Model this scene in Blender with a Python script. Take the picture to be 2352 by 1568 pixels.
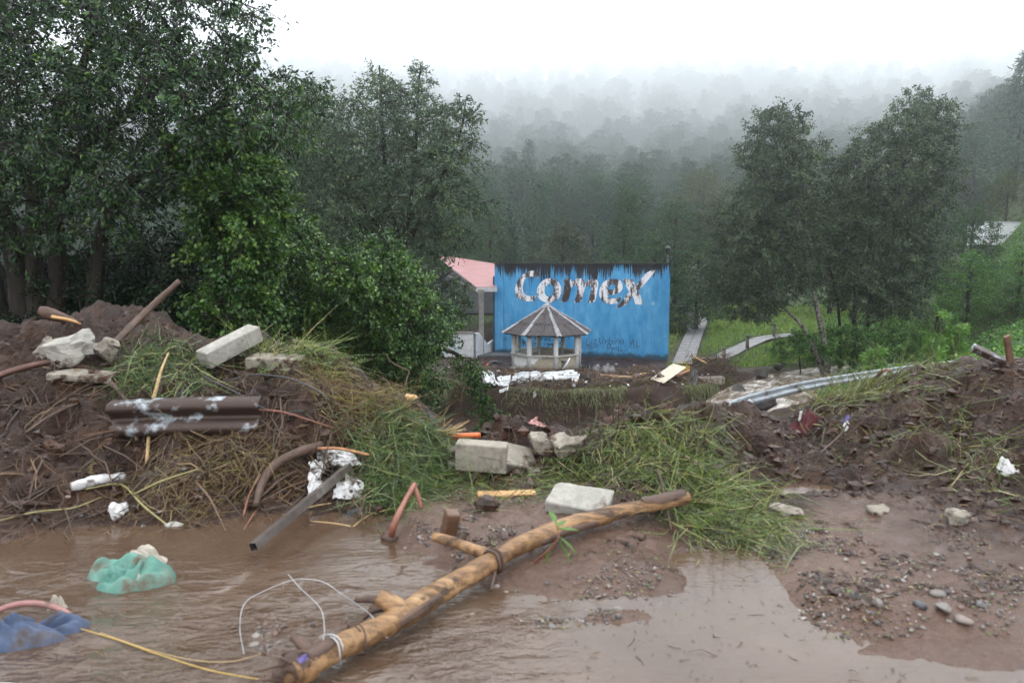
import bpy, bmesh, math, random
import numpy as np
from mathutils import Vector, Matrix, Euler

sc = bpy.context.scene
for _o in list(bpy.data.objects):
    bpy.data.objects.remove(_o)
COL = sc.collection
PI = math.pi
R = math.radians

# ------------------------------------------------------------------ camera
EYE = 1.7                       # eye height above the flooded road
FOC = 1568.0                    # focal length in pixels of a 2352 px wide frame (24 mm on 36 mm)
PITCH = math.atan(184.0 / FOC)  # camera looks slightly down
cam_d = bpy.data.cameras.new('camera')
cam_d.lens = 24.0
cam_d.sensor_width = 36.0
cam_d.clip_start = 0.05
cam_d.clip_end = 5000
cam_d.dof.use_dof = True
cam_d.dof.focus_distance = 30.0
cam_d.dof.aperture_fstop = 2.4
cam = bpy.data.objects.new('camera', cam_d)
COL.objects.link(cam)
cam.location = (0, 0, EYE)
cam.rotation_euler = (PI / 2 - PITCH, 0, 0)
sc.camera = cam

# ------------------------------------------------------------------ sky, sun, exposure
SUN_EL, SUN_AZ = R(62), R(200)
w = bpy.data.worlds.new('World')
sc.world = w
w.use_nodes = True
nt = w.node_tree
nt.nodes.clear()
sky = nt.nodes.new('ShaderNodeTexSky')
sky.sky_type = 'NISHITA'
sky.sun_disc = False
sky.sun_elevation = SUN_EL
sky.sun_rotation = SUN_AZ
sky.air_density = 1.0
sky.dust_density = 1.0
hsv = nt.nodes.new('ShaderNodeHueSaturation')
hsv.inputs['Saturation'].default_value = 0.16   # overcast: nearly white cloud
bg = nt.nodes.new('ShaderNodeBackground')
bg.inputs['Strength'].default_value = 0.12
wo = nt.nodes.new('ShaderNodeOutputWorld')
nt.links.new(sky.outputs[0], hsv.inputs['Color'])
cloud = nt.nodes.new('ShaderNodeMix'); cloud.data_type = 'RGBA'          # closed, even cloud cover in front of the clear sky
cloud.inputs[0].default_value = 0.85
cloud.inputs[7].default_value = (8.9, 9.1, 9.5, 1)
nt.links.new(hsv.outputs[0], cloud.inputs[6])
nt.links.new(cloud.outputs[2], bg.inputs['Color'])
nt.links.new(bg.outputs[0], wo.inputs['Surface'])

sl = bpy.data.lights.new('sun', 'SUN')
sl.energy = 0.5
sl.angle = R(35)
sl.color = (1.0, 0.97, 0.93)
so = bpy.data.objects.new('sun', sl)
COL.objects.link(so)
so.rotation_euler = Euler((PI / 2 - SUN_EL, 0, PI - SUN_AZ + PI), 'XYZ')

sc.view_settings.view_transform = 'Standard'
sc.view_settings.look = 'None'
sc.view_settings.gamma = 1.0
sc.view_settings.use_curve_mapping = False
sc.view_settings.exposure = 1.4

cy = sc.cycles
cy.use_denoising = True
cy.max_bounces = 10
cy.diffuse_bounces = 3
cy.glossy_bounces = 2
cy.transmission_bounces = 3
cy.transparent_max_bounces = 8
cy.volume_bounces = 8
cy.sample_clamp_indirect = 4.0
cy.caustics_reflective = False
cy.caustics_refractive = False

# ------------------------------------------------------------------ helpers: pixels to places
def slope(py):
    return math.tan(math.atan((784.0 - py) / FOC) - PITCH)

def P(px, py, D):
    """point seen at a photo position (2352 x 1568 frame) at ground distance D"""
    t = (784.0 - py) / FOC
    k = math.cos(PITCH) + t * math.sin(PITCH)
    u = (px - 1176.0) / FOC / k
    return np.array([u * D, D, EYE + slope(py) * D])

def PZ(px, py, z):
    return P(px, py, (z - EYE) / slope(py))

# ------------------------------------------------------------------ noise
def _hash(ix, iy, iz, seed):
    h = (ix.astype(np.int64) * 374761393 + iy.astype(np.int64) * 668265263 + iz.astype(np.int64) * 2147483647 + seed * 974711) & 0xFFFFFFFF
    h = ((h ^ (h >> 13)) * 1274126177) & 0xFFFFFFFF
    h = ((h ^ (h >> 16)) * 2246822519) & 0xFFFFFFFF
    return ((h ^ (h >> 15)) & 0xFFFFFF) / float(0xFFFFFF)

def vn2(x, y, seed=0):
    xi = np.floor(x); yi = np.floor(y)
    fx = x - xi; fy = y - yi
    fx = fx * fx * (3 - 2 * fx); fy = fy * fy * (3 - 2 * fy)
    z0 = np.zeros_like(xi)
    a = _hash(xi, yi, z0, seed); b = _hash(xi + 1, yi, z0, seed)
    c = _hash(xi, yi + 1, z0, seed); d = _hash(xi + 1, yi + 1, z0, seed)
    return (a + (b - a) * fx) * (1 - fy) + (c + (d - c) * fx) * fy - 0.5

def fbm(x, y, octs=4, seed=0, gain=0.5):
    s = 0.0; amp = 1.0
    for i in range(octs):
        c, sn = math.cos(0.7 * i), math.sin(0.7 * i)
        s = s + amp * vn2((x * c - y * sn) * 2 ** i, (x * sn + y * c) * 2 ** i, seed + 17 * i)
        amp *= gain
    return s

def vn3(x, y, z, seed=0):
    xi = np.floor(x); yi = np.floor(y); zi = np.floor(z)
    fx = x - xi; fy = y - yi; fz = z - zi
    fx = fx * fx * (3 - 2 * fx); fy = fy * fy * (3 - 2 * fy); fz = fz * fz * (3 - 2 * fz)
    def L(k):
        a = _hash(xi, yi, zi + k, seed); b = _hash(xi + 1, yi, zi + k, seed)
        c = _hash(xi, yi + 1, zi + k, seed); d = _hash(xi + 1, yi + 1, zi + k, seed)
        return (a + (b - a) * fx) * (1 - fy) + (c + (d - c) * fx) * fy
    return L(0) * (1 - fz) + L(1) * fz - 0.5

def fbm3(V, sc_, octs=3, seed=0):
    s = 0.0; amp = 1.0
    for i in range(octs):
        q = V * (sc_ * 2 ** i)
        s = s + amp * vn3(q[:, 0], q[:, 1], q[:, 2], seed + 13 * i)
        amp *= 0.5
    return s

def sstep(t):
    t = np.clip(t, 0, 1)
    return t * t * (3 - 2 * t)

# ------------------------------------------------------------------ the lie of the land
# columns of the debris ridge along the road edge: photo column, height line of the crest, its distance, distance of its foot
RIDGE = np.array([
    (-900, 800, 6.2, 3.9), (-200, 790, 6.2, 3.95), (0, 785, 6.2, 4.0), (120, 772, 6.3, 4.05), (190, 745, 6.6, 4.1),
    (260, 733, 6.7, 4.1), (350, 730, 6.7, 4.1), (410, 762, 6.5, 4.1), (480, 798, 6.3, 4.2), (560, 800, 6.3, 4.35),
    (650, 806, 6.3, 4.45), (700, 818, 6.2, 4.5), (800, 855, 6.1, 4.45), (900, 912, 5.95, 4.45), (960, 950, 5.85, 4.55),
    (1010, 990, 5.8, 4.6), (1060, 1008, 5.8, 4.7), (1130, 1012, 5.8, 4.8), (1200, 1004, 5.8, 4.85), (1300, 990, 5.8, 4.8),
    (1370, 972, 5.8, 4.6), (1450, 962, 5.8, 4.3), (1550, 960, 5.8, 4.12), (1650, 968, 5.9, 4.1), (1700, 978, 6.2, 4.2),
    (1800, 972, 6.6, 4.4), (1850, 952, 7.0, 4.5), (1950, 918, 7.2, 4.5), (2050, 884, 7.2, 4.45), (2120, 856, 7.0, 4.4),
    (2230, 846, 6.8, 4.3), (2352, 838, 6.5, 4.1), (2600, 815, 6.3, 4.0), (3600, 800, 6.2, 4.0)], float)
RA, RDC, RDB = RIDGE[:, 0], RIDGE[:, 2], RIDGE[:, 3]
RZ = np.array([EYE + slope(p) * d for p, d in zip(RIDGE[:, 1], RDC)])
LFALL = (np.array([-900, 700, 950, 1050, 1600, 1750, 1830, 1900, 2100, 3600.]), np.array([16, 14, 9, 8, 8, 11, 16, 23, 28, 30.]))
BANK = (np.array([-900, 700, 1000, 1100, 1200, 1300, 1400, 1500, 1600, 1680, 1760, 3600.]),
        np.array([38, 38, 38, 36.4, 35.3, 35.0, 35.2, 35.8, 36.2, 38.0, 38, 38.]))
# the stream: x, y, surface z, half width
STREAM = np.array([(*PZ(2240, 828, -4.55), 1.0), (*PZ(2110, 834, -4.7), 1.0), (*PZ(1990, 838, -4.75), 1.1), (*PZ(1888, 848, -4.82), 1.5), (*PZ(1818, 864, -4.9), 2.1),
                   (*PZ(1782, 886, -5.0), 2.4), (*PZ(1755, 910, -5.12), 2.4), (*PZ(1715, 933, -5.25), 2.2), (*PZ(1665, 950, -5.4), 1.9), (*PZ(1625, 970, -5.9), 1.6), (*PZ(1596, 994, -6.8), 1.4),
                   (5, 25.5, -7.1, 1.4), (-2, 24, -7.4, 1.6), (-20, 22, -7.7, 2.0)], float)

def stream_near(x, y):
    best = np.full(x.shape, 1e9); zs = np.zeros(x.shape); hw = np.ones(x.shape); tt = np.zeros(x.shape)
    for i in range(len(STREAM) - 1):
        a, b = STREAM[i], STREAM[i + 1]
        dx, dy = b[0] - a[0], b[1] - a[1]
        t = np.clip(((x - a[0]) * dx + (y - a[1]) * dy) / (dx * dx + dy * dy), 0, 1)
        d = np.hypot(x - a[0] - t * dx, y - a[1] - t * dy)
        m = d < best
        best = np.where(m, d, best); zs = np.where(m, a[2] + t * (b[2] - a[2]), zs); hw = np.where(m, a[3] + t * (b[3] - a[3]), hw)
    return best, zs, hw

# shoals of mud and gravel that stand out of the brown water (photo position, half size in metres, height)
SHOALS = [(1120, 1215, .5, .40, .05), (1010, 1200, .4, .25, .04), (1330, 1250, .6, .4, .05), (1480, 1300, .3, .35, .045), (1330, 1330, .45, .2, .034),
          (1120, 1290, .30, .16, .03), (1470, 1415, .30, .09, .034), (1540, 1340, .16, .2, .03), (1900, 1330, .3, .4, .055), (1960, 1400, .33, .2, .045),
          (2080, 1340, .5, .4, .06), (2170, 1410, .5, .22, .045), (2320, 1390, .6, .35, .06), (2050, 1240, .8, .4, .06), (2300, 1290, .7, .5, .07),
          (700, 1440, .30, .07, .018), (640, 1480, .2, .05, .016), (2250, 1500, .5, .04, .014), (1250, 1425, .3, .07, .02), (1690, 1360, .35, .45, -.05), (1640, 1290, .25, .2, -.035)]
SHOALS += [(2330, 1520, .5, .12, .024), (1500, 1500, .35, .05, .012), (1100, 1480, .3, .06, .012), (1900, 1490, .5, .10, .012)]
SHOALS = [(*PZ(a, b, 0)[:2], rx, ry, h) for a, b, rx, ry, h in SHOALS]

_HY = np.array([0, 92, 150, 200, 350, 600, 900, 1300, 1800, 2600.])
_HZ = np.array([0, 0, 0, 1, 10, 58, 136, 262, 430, 500.])
def hillz(y):
    return (np.interp(y - 25, _HY, _HZ) + np.interp(y, _HY, _HZ) + np.interp(y + 25, _HY, _HZ)) / 3

def H(x, y):
    x = np.asarray(x, float); y = np.asarray(y, float)
    ys = np.maximum(y, 1.2)
    a = 1176 + FOC * x / ys
    Dc = np.interp(a, RA, RDC); Db = np.interp(a, RA, RDB); Zc = np.interp(a, RA, RZ)
    # far ground: yard, meadow, hill, embankment on the right
    far = -4.75 + .052 * np.clip(y - 44, 0, 46) + hillz(y)
    far = far + .05 * np.clip(np.abs(x) - 60, 0, 400) * sstep((y - 60) / 60)
    xr = np.clip(x - .615 * y, 0, 14)
    far = far + xr * (.5 + .03 * (np.clip(y, 40, 62) - 40)) * sstep((y - 12) / 14)
    far = far + .35 * fbm(x * .11, y * .11, 3, 5) * sstep((y - 40) / 12)
    E = np.interp(a, *BANK) + .9 * fbm(x * .5, y * 0 + 3.3, 3, 8)
    gm = sstep((a - 820) / 200) * sstep((1790 - a) / 130)
    d = E - y
    far = far - gm * (2.1 * sstep((d + .1) / .9) + 1.4 * sstep((d - .8) / 7))
    far = far - gm * .25 * sstep((d + 2.2) / 2.2) * (d < 0.5)
    # stream bed
    sd, sz, hw = stream_near(x, y)
    bed = sz - .3 + np.maximum(0, sd - hw + .3) * 1.1
    far = np.where((sd < hw + 4) & (y > 20), np.minimum(far, bed), far)
    far = np.where((sd < hw + .3) & (y > 31), np.maximum(far, sz - .5), far)
    # foreground
    s = np.clip((y - Db) / (Dc - Db), 0, 1)
    z = Zc * (0.25 * s + 0.75 * sstep(s) ** 0.85)
    fl = -.022 + .085 * sstep((y - 3.75) / .5) * sstep((a - 880) / 120)
    for (cx, cy_, rx, ry, h) in SHOALS:
        fl = fl + h * np.exp(-((x - cx) / rx) ** 2 - ((y - cy_) / ry) ** 2)
    fl = np.minimum(fl, .075) + (.020 * fbm(x * 3.1, y * 3.1, 3, 21) + .016 * fbm(x * 13, y * 17, 3, 22)) * sstep((y - 1.2) / .8)
    near = fl * (1 - sstep(s * 4)) + z
    rough = sstep((y - Db + .5) / .9) + .22 * sstep((a - 1800) / 150) * sstep((y - 3.0) / .6) * (1 - sstep((y - Db + .5) / .9))
    cl = fbm(x * 2.2, y * 2.2, 3, 31) * .26 + (np.abs(fbm(x * 5.0, y * 5.0, 3, 41)) - .2) * -.30 + fbm(x * 14, y * 14, 2, 51) * .08
    damp = .42 + .58 * sstep(s * 2.2)
    right = sstep((a - 1700) / 150)
    cl = cl * (1 - .25 * right)
    u = (y - Dc) / np.interp(a, *LFALL)
    rt = sstep((a - 1740) / 120)
    k = sstep(u) * (1 - rt) + np.clip(u, 0, 1) * rt
    out = np.where(y < Dc, near, Zc + (far - Zc) * np.where(u < 0, 0, k))
    fade = 1 - sstep((y - Dc - 1) / 5)
    out = out + cl * rough * damp * np.where(y < Dc, 1, fade)
    # broken ground of gully and bank
    out = out + sstep((y - 9) / 5) * sstep((58 - y) / 15) * (.16 * fbm(x * .8, y * .8, 3, 61) + .05 * fbm(x * 3.5, y * 3.5, 2, 62))
    return out

_DS = np.concatenate([np.linspace(1.3, 9, 1800), np.linspace(9.01, 70, 2600), np.geomspace(70.1, 900, 500)])
def hit(px, py, dmin=1.3, dmax=900.):
    """where the line of sight through a photo position meets the ground"""
    u = P(px, py, 1.0)
    D = _DS[(_DS >= dmin) & (_DS <= dmax)]
    zr = EYE + (u[2] - EYE) * D
    g = H(u[0] * D, D)
    m = np.nonzero(zr <= g)[0]
    if len(m) == 0:
        Dh = dmax if dmax < 900 else 40.
    else:
        Dh = D[m[0]]
    return np.array([u[0] * Dh, Dh, float(H(np.array([u[0] * Dh]), np.array([Dh]))[0])])

def gz(x, y):
    return float(H(np.array([x], float), np.array([y], float))[0])

# ------------------------------------------------------------------ helpers: meshes
class MB:
    def __init__(s):
        s.V = []; s.F = []; s.n = 0; s.r = []
    def add(s, V, F, rnd=None):
        V = np.asarray(V, float).reshape(-1, 3)
        if isinstance(F, np.ndarray):
            F = [F]
        for f in F:
            f = np.asarray(f, np.int64)
            if f.size:
                s.F.append(f + s.n)
        s.V.append(V); s.n += len(V)
        s.r.append(np.full(len(V), .5) if rnd is None else np.broadcast_to(rnd, (len(V),)))
        return s

def mesh(name, mb, mat, smooth=True):
    V = np.concatenate(mb.V) if mb.V else np.zeros((0, 3))
    rn = np.concatenate(mb.r)
    me = bpy.data.meshes.new(name)
    me.vertices.add(len(V))
    me.vertices.foreach_set('co', V.astype(np.float32).ravel())
    lo = np.concatenate([f.ravel() for f in mb.F])
    ls = np.concatenate([np.full(len(f), f.shape[1]) for f in mb.F])
    st = np.concatenate([[0], np.cumsum(ls)[:-1]])
    me.loops.add(len(lo))
    me.loops.foreach_set('vertex_index', lo.astype(np.int32))
    me.polygons.add(len(ls))
    me.polygons.foreach_set('loop_start', st.astype(np.int32))
    me.polygons.foreach_set('use_smooth', np.full(len(ls), bool(smooth)))
    at = me.attributes.new('rnd', 'FLOAT', 'POINT')
    at.data.foreach_set('value', rn.astype(np.float32))
    me.update(calc_edges=True)
    if mat is not None:
        me.materials.append(mat)
    return me

def tag(o, label=None, cat=None, group=None, kind=None):
    if label: o['label'] = label
    if cat: o['category'] = cat
    if group: o['group'] = group
    if kind: o['kind'] = kind
    return o

def thing(name, loc, label, cat, group=None):
    o = bpy.data.objects.new(name, None)
    o.empty_display_size = .2
    COL.objects.link(o)
    o.location = tuple(float(c) for c in loc)
    return tag(o, label, cat, group)

def root_loc(o):
    l = np.array(o.location[:])
    while o.parent is not None:
        o = o.parent
        l = l + np.array(o.location[:])
    return l

def part(name, mb, mat, parent, smooth=True, label=None):
    """a mesh in world coordinates, hung under its thing or part"""
    l = root_loc(parent)
    mb.V = [v - l for v in mb.V]
    o = bpy.data.objects.new(name, mesh(name, mb, mat, smooth))
    COL.objects.link(o)
    o.parent = parent
    if label: o['label'] = label
    return o

def solo(name, mb, mat, label, cat, group=None, smooth=True, kind=None, loc=None):
    """a thing that is one mesh; origin at the middle of its base"""
    V = np.concatenate(mb.V)
    if loc is None:
        lo, hi = V.min(0), V.max(0)
        loc = np.array([(lo[0] + hi[0]) / 2, (lo[1] + hi[1]) / 2, lo[2]])
    mb.V = [v - loc for v in mb.V]
    o = bpy.data.objects.new(name, mesh(name, mb, mat, smooth))
    COL.objects.link(o)
    o.location = tuple(float(c) for c in loc)
    return tag(o, label, cat, group, kind)

def structure(name, mb, mat, smooth=True):
    o = bpy.data.objects.new(name, mesh(name, mb, mat, smooth))
    COL.objects.link(o)
    o['kind'] = 'structure'
    return o

def stuff(name, mb, mat, label, smooth=True):
    o = bpy.data.objects.new(name, mesh(name, mb, mat, smooth))
    COL.objects.link(o)
    o['kind'] = 'stuff'; o['label'] = label
    return o

def nrm(v):
    v = np.asarray(v, float)
    return v / np.maximum(np.linalg.norm(v, axis=-1, keepdims=True), 1e-9)

def smooth_path(pts, n=8):
    pts = np.asarray(pts, float)
    if len(pts) < 3:
        return pts[0] + np.linspace(0, 1, n + 1)[:, None] * (pts[-1] - pts[0])
    Q = np.vstack([2 * pts[0] - pts[1], pts, 2 * pts[-1] - pts[-2]])
    out = []
    for i in range(1, len(Q) - 2):
        t = np.linspace(0, 1, n, endpoint=False)[:, None]
        p0, p1, p2, p3 = Q[i - 1], Q[i], Q[i + 1], Q[i + 2]
        out.append(.5 * (2 * p1 + (p2 - p0) * t + (2 * p0 - 5 * p1 + 4 * p2 - p3) * t ** 2 + (3 * p1 - p0 - 3 * p2 + p3) * t ** 3))
    out.append(pts[-1:])
    return np.vstack(out)

def frames(pts):
    T = nrm(np.gradient(pts, axis=0))
    ref = np.array([0, 0, 1.]) if abs(T[0][2]) < .9 else np.array([1., 0, 0])
    N = np.zeros_like(T)
    n = nrm(ref - T[0] * T[0].dot(ref))
    for i in range(len(T)):
        n = nrm(n - T[i] * T[i].dot(n)); N[i] = n
    return T, N, np.cross(T, N)

def tube(pts, rad, k=8, rough=0., rs=6., seed=0, caps=True):
    pts = np.asarray(pts, float); n = len(pts)
    rad = np.interp(np.linspace(0, 1, n), np.linspace(0, 1, len(rad)), rad) if not np.isscalar(rad) else np.full(n, rad)
    T, N, B = frames(pts)
    th = np.linspace(0, 2 * PI, k, endpoint=False)
    off = np.cos(th)[None, :, None] * N[:, None, :] + np.sin(th)[None, :, None] * B[:, None, :]
    rr = np.repeat(rad[:, None], k, 1)
    if rough:
        q = (pts[:, None, :] + off * rad[:, None, None]).reshape(-1, 3)
        rr = rr * (1 + rough * fbm3(q, rs, 3, seed).reshape(n, k) * 2)
    V = pts[:, None, :] + off * rr[:, :, None]
    i = np.arange(n - 1)[:, None] * k; j = np.arange(k)[None, :]; j2 = (j + 1) % k
    F = np.stack([i + j, i + j2, i + k + j2, i + k + j], -1).reshape(-1, 4)
    V = V.reshape(-1, 3); Fs = [F]
    if caps:
        V = np.vstack([V, pts[0], pts[-1]])
        c0, c1 = n * k, n * k + 1
        jj = np.arange(k); j2 = (jj + 1) % k
        Fs.append(np.concatenate([np.stack([np.full(k, c0), j2, jj], -1), np.stack([np.full(k, c1), (n - 1) * k + jj, (n - 1) * k + j2], -1)]))
    return V, Fs

def grid_faces(n, m):
    i = np.arange(n - 1)[:, None] * m; j = np.arange(m - 1)[None, :]
    return np.stack([i + j, i + j + 1, i + m + j + 1, i + m + j], -1).reshape(-1, 4)

def box(sx, sy, sz, c=(0, 0, 0)):
    V = np.array([(x, y, z) for z in (-.5, .5) for y in (-.5, .5) for x in (-.5, .5)]) * (sx, sy, sz) + c
    F = np.array([(0, 2, 3, 1), (4, 5, 7, 6), (0, 1, 5, 4), (2, 6, 7, 3), (0, 4, 6, 2), (1, 3, 7, 5)])
    return V, F

def bm_arrays(bm):
    bm.verts.index_update()
    V = np.array([v.co[:] for v in bm.verts])
    by = {}
    for f in bm.faces:
        by.setdefault(len(f.verts), []).append([v.index for v in f.verts])
    bm.free()
    return V, [np.array(v) for v in by.values()]

def rough_block(sx, sy, sz, seed=0, bev=.012, amp=.012, cuts=4, chip=0.):
    bm = bmesh.new()
    bmesh.ops.create_cube(bm, size=1)
    bmesh.ops.scale(bm, vec=(sx, sy, sz), verts=bm.verts)
    bmesh.ops.bevel(bm, geom=bm.edges[:], offset=bev, segments=1, affect='EDGES')
    bmesh.ops.subdivide_edges(bm, edges=[e for e in bm.edges if e.calc_length() > min(sx, sy, sz) * .45], cuts=cuts, use_grid_fill=True)
    V, F = bm_arrays(bm)
    rng = np.random.RandomState(seed)
    n = np.stack([fbm3(V, 5.5, 3, seed + k * 7) for k in range(3)], -1)
    V = V + n * amp * 1.6 + nrm(V) * (fbm3(V, 26, 2, seed + 3) * amp)[:, None]
    if chip:
        for _ in range(4):
            c = np.sign(rng.uniform(-1, 1, 3)) * np.array([sx, sy, sz]) * .5 * rng.uniform(.7, 1.1, 3)
            d = V - c; L = np.linalg.norm(d, axis=1); rr = chip * rng.uniform(.6, 1.3)
            V = np.where((L < rr)[:, None], V - nrm(c) * ((rr - L) * .9)[:, None], V)
    return V, F

def rock(r, seed=0, sub=2, flat=.7, amp=.35, facet=False):
    bm = bmesh.new()
    bmesh.ops.create_icosphere(bm, subdivisions=sub, radius=1)
    V, F = bm_arrays(bm)
    rng = np.random.RandomState(seed)
    if facet:
        for _ in range(9):
            n = nrm(rng.normal(size=3)); h = rng.uniform(.45, .8)
            d = V.dot(n) - h
            V = V - np.where(d > 0, d, 0)[:, None] * n
    V = V * (1 + amp * fbm3(V, 1.3, 3, seed))[:, None]
    V = V * np.array([1, rng.uniform(.65, 1), flat * rng.uniform(.75, 1.1)]) * r
    return V, F

def rot(V, e):
    M = np.array(Euler([R(a) for a in e], 'XYZ').to_matrix())
    return V @ M.T

def rest(V, xy, embed=.02, z=None):
    """set a shape down on the ground at xy"""
    g = gz(*xy) if z is None else z
    V = V + np.array([xy[0], xy[1], 0])
    return V + np.array([0, 0, g - embed - V[:, 2].min()])

# ------------------------------------------------------------------ helpers: leaves and blades
def leaf_quads(C, d, size, rng, asp=.5, up=.5):
    N = len(C)
    d = nrm(d)
    n = rng.normal(size=(N, 3)); n[:, 2] += up * 2
    s = nrm(np.cross(d, n)); n = np.cross(s, d)
    size = np.broadcast_to(size, (N,))[:, None]
    mid = C + d * size * .45
    V = np.stack([C, mid + s * size * asp * .5 + n * size * .07, C + d * size - n * size * .08, mid - s * size * asp * .5 + n * size * .07], 1)
    return V.reshape(-1, 3), np.arange(4 * N).reshape(N, 4)

def blades(root, d, L, wd, droop, rng, jit=.15):
    """curved strips: three spans tapering to a tip"""
    N = len(root)
    d = nrm(d)
    L = np.broadcast_to(L, (N,))[:, None]; wd = np.broadcast_to(wd, (N,))[:, None]; droop = np.broadcast_to(droop, (N,))[:, None]
    side = nrm(np.cross(d, rng.normal(size=(N, 3))))
    bend = rng.normal(size=(N, 3)) * jit
    pts = []
    for t in (0, .35, .7, 1.):
        pts.append(root + d * L * t + (np.array([0, 0, -1.]) * droop + bend) * L * t * t)
    V = np.stack([pts[0] - side * wd * .5, pts[0] + side * wd * .5, pts[1] - side * wd * .5, pts[1] + side * wd * .5,
                  pts[2] - side * wd * .33, pts[2] + side * wd * .33, pts[3]], 1)
    b = np.arange(N)[:, None] * 7
    return V.reshape(-1, 3), [np.concatenate([b + np.array([[0, 1, 3, 2]]), b + np.array([[2, 3, 5, 4]])]), b + np.array([[4, 5, 6]])]

def tri_sticks(A, B, r, rng, bend=.08):
    """many thin three-sided sticks with a kink in the middle"""
    N = len(A)
    d = nrm(B - A); L = np.linalg.norm(B - A, axis=1, keepdims=True)
    u = nrm(np.cross(d, rng.normal(size=(N, 3)))); v = np.cross(d, u)
    r = np.broadcast_to(r, (N,))[:, None]
    M = (A + B) / 2 + (u * rng.normal(size=(N, 1)) + v * rng.normal(size=(N, 1))) * L * bend
    Vs = []
    for p, k in ((A, 1.), (M, .85), (B, .5)):
        for q in range(3):
            Vs.append(p + (u * math.cos(q * 2.094) + v * math.sin(q * 2.094)) * r * k)
    V = np.stack(Vs, 1)
    b = np.arange(N)[:, None] * 9
    F = [b + np.array([[3 * s + q, 3 * s + (q + 1) % 3, 3 * s + 3 + (q + 1) % 3, 3 * s + 3 + q]]) for s in (0, 1) for q in range(3)]
    return V.reshape(-1, 3), np.concatenate(F)

# ------------------------------------------------------------------ materials
def ramp(nt, stops, interp='LINEAR'):
    n = nt.nodes.new('ShaderNodeValToRGB')
    e = n.color_ramp.elements
    n.color_ramp.interpolation = interp
    while len(e) < len(stops):
        e.new(.5)
    for i, (p, c) in enumerate(stops):
        e[i].position = p
        e[i].color = (*c, 1) if len(c) == 3 else c
    return n

def noise(nt, scale, detail=5, rough=.6, vec=None, stretch=None, dist=0.):
    n = nt.nodes.new('ShaderNodeTexNoise')
    n.inputs['Scale'].default_value = scale
    n.inputs['Detail'].default_value = detail
    n.inputs['Roughness'].default_value = rough
    n.inputs['Distortion'].default_value = dist
    if vec is not None:
        if stretch:
            mp = nt.nodes.new('ShaderNodeMapping')
            mp.inputs['Scale'].default_value = stretch
            nt.links.new(vec, mp.inputs['Vector'])
            vec = mp.outputs[0]
        nt.links.new(vec, n.inputs['Vector'])
    return n

def math_n(nt, op, a, b=None, clamp=False):
    n = nt.nodes.new('ShaderNodeMath'); n.operation = op; n.use_clamp = clamp
    for i, v in enumerate((a, b)):
        if v is None: continue
        if isinstance(v, (int, float)): n.inputs[i].default_value = v
        else: nt.links.new(v, n.inputs[i])
    return n.outputs[0]

def mixc(nt, fac, a, b):
    n = nt.nodes.new('ShaderNodeMix'); n.data_type = 'RGBA'
    for s, v in ((n.inputs[0], fac), (n.inputs[6], a), (n.inputs[7], b)):
        if isinstance(v, (int, float)): s.default_value = v
        elif isinstance(v, tuple): s.default_value = (*v, 1)
        else: nt.links.new(v, s)
    return n.outputs[2]

def new_mat(name):
    m = bpy.data.materials.new(name)
    m.use_nodes = True
    nt = m.node_tree
    b = nt.nodes['Principled BSDF']
    tc = nt.nodes.new('ShaderNodeTexCoord')
    return m, nt, b, tc

def bump(nt, b, h, strength=.4, dist=.02):
    n = nt.nodes.new('ShaderNodeBump')
    n.inputs['Strength'].default_value = strength
    n.inputs['Distance'].default_value = dist
    nt.links.new(h, n.inputs['Height'])
    nt.links.new(n.outputs[0], b.inputs['Normal'])
    return n

def pmat(name, stops, scale=6., rough=.6, spec=.5, bmp=.3, bscale=None, bdist=.01, stretch=None, metal=0., rrange=0., detail=6, dirt=None):
    m, nt, b, tc = new_mat(name)
    n = noise(nt, scale, detail, .62, tc.outputs['Object'], stretch)
    r = ramp(nt, stops)
    nt.links.new(n.outputs[0], r.inputs[0])
    col = r.outputs[0]
    if dirt:
        dc, lo, hi, ds = dirt
        dn = noise(nt, ds, 6, .65, tc.outputs['Object'], stretch)
        dr = ramp(nt, [(lo, (0, 0, 0)), (hi, (1, 1, 1))])
        nt.links.new(dn.outputs[0], dr.inputs[0])
        col = mixc(nt, dr.outputs[0], col, dc)
    nt.links.new(col, b.inputs['Base Color'])
    b.inputs['Roughness'].default_value = rough
    b.inputs['Specular IOR Level'].default_value = spec
    b.inputs['Metallic'].default_value = metal
    if rrange:
        rn = noise(nt, scale * 1.7, 4, .6, tc.outputs['Object'], stretch)
        rr = ramp(nt, [(.3, (rough - rrange,) * 3), (.7, (rough + rrange,) * 3)])
        nt.links.new(rn.outputs[0], rr.inputs[0]); nt.links.new(rr.outputs[0], b.inputs['Roughness'])
    if bmp:
        bn = noise(nt, bscale or scale * 4, 6, .65, tc.outputs['Object'], stretch)
        bump(nt, b, bn.outputs[0], bmp, bdist)
    return m

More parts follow.
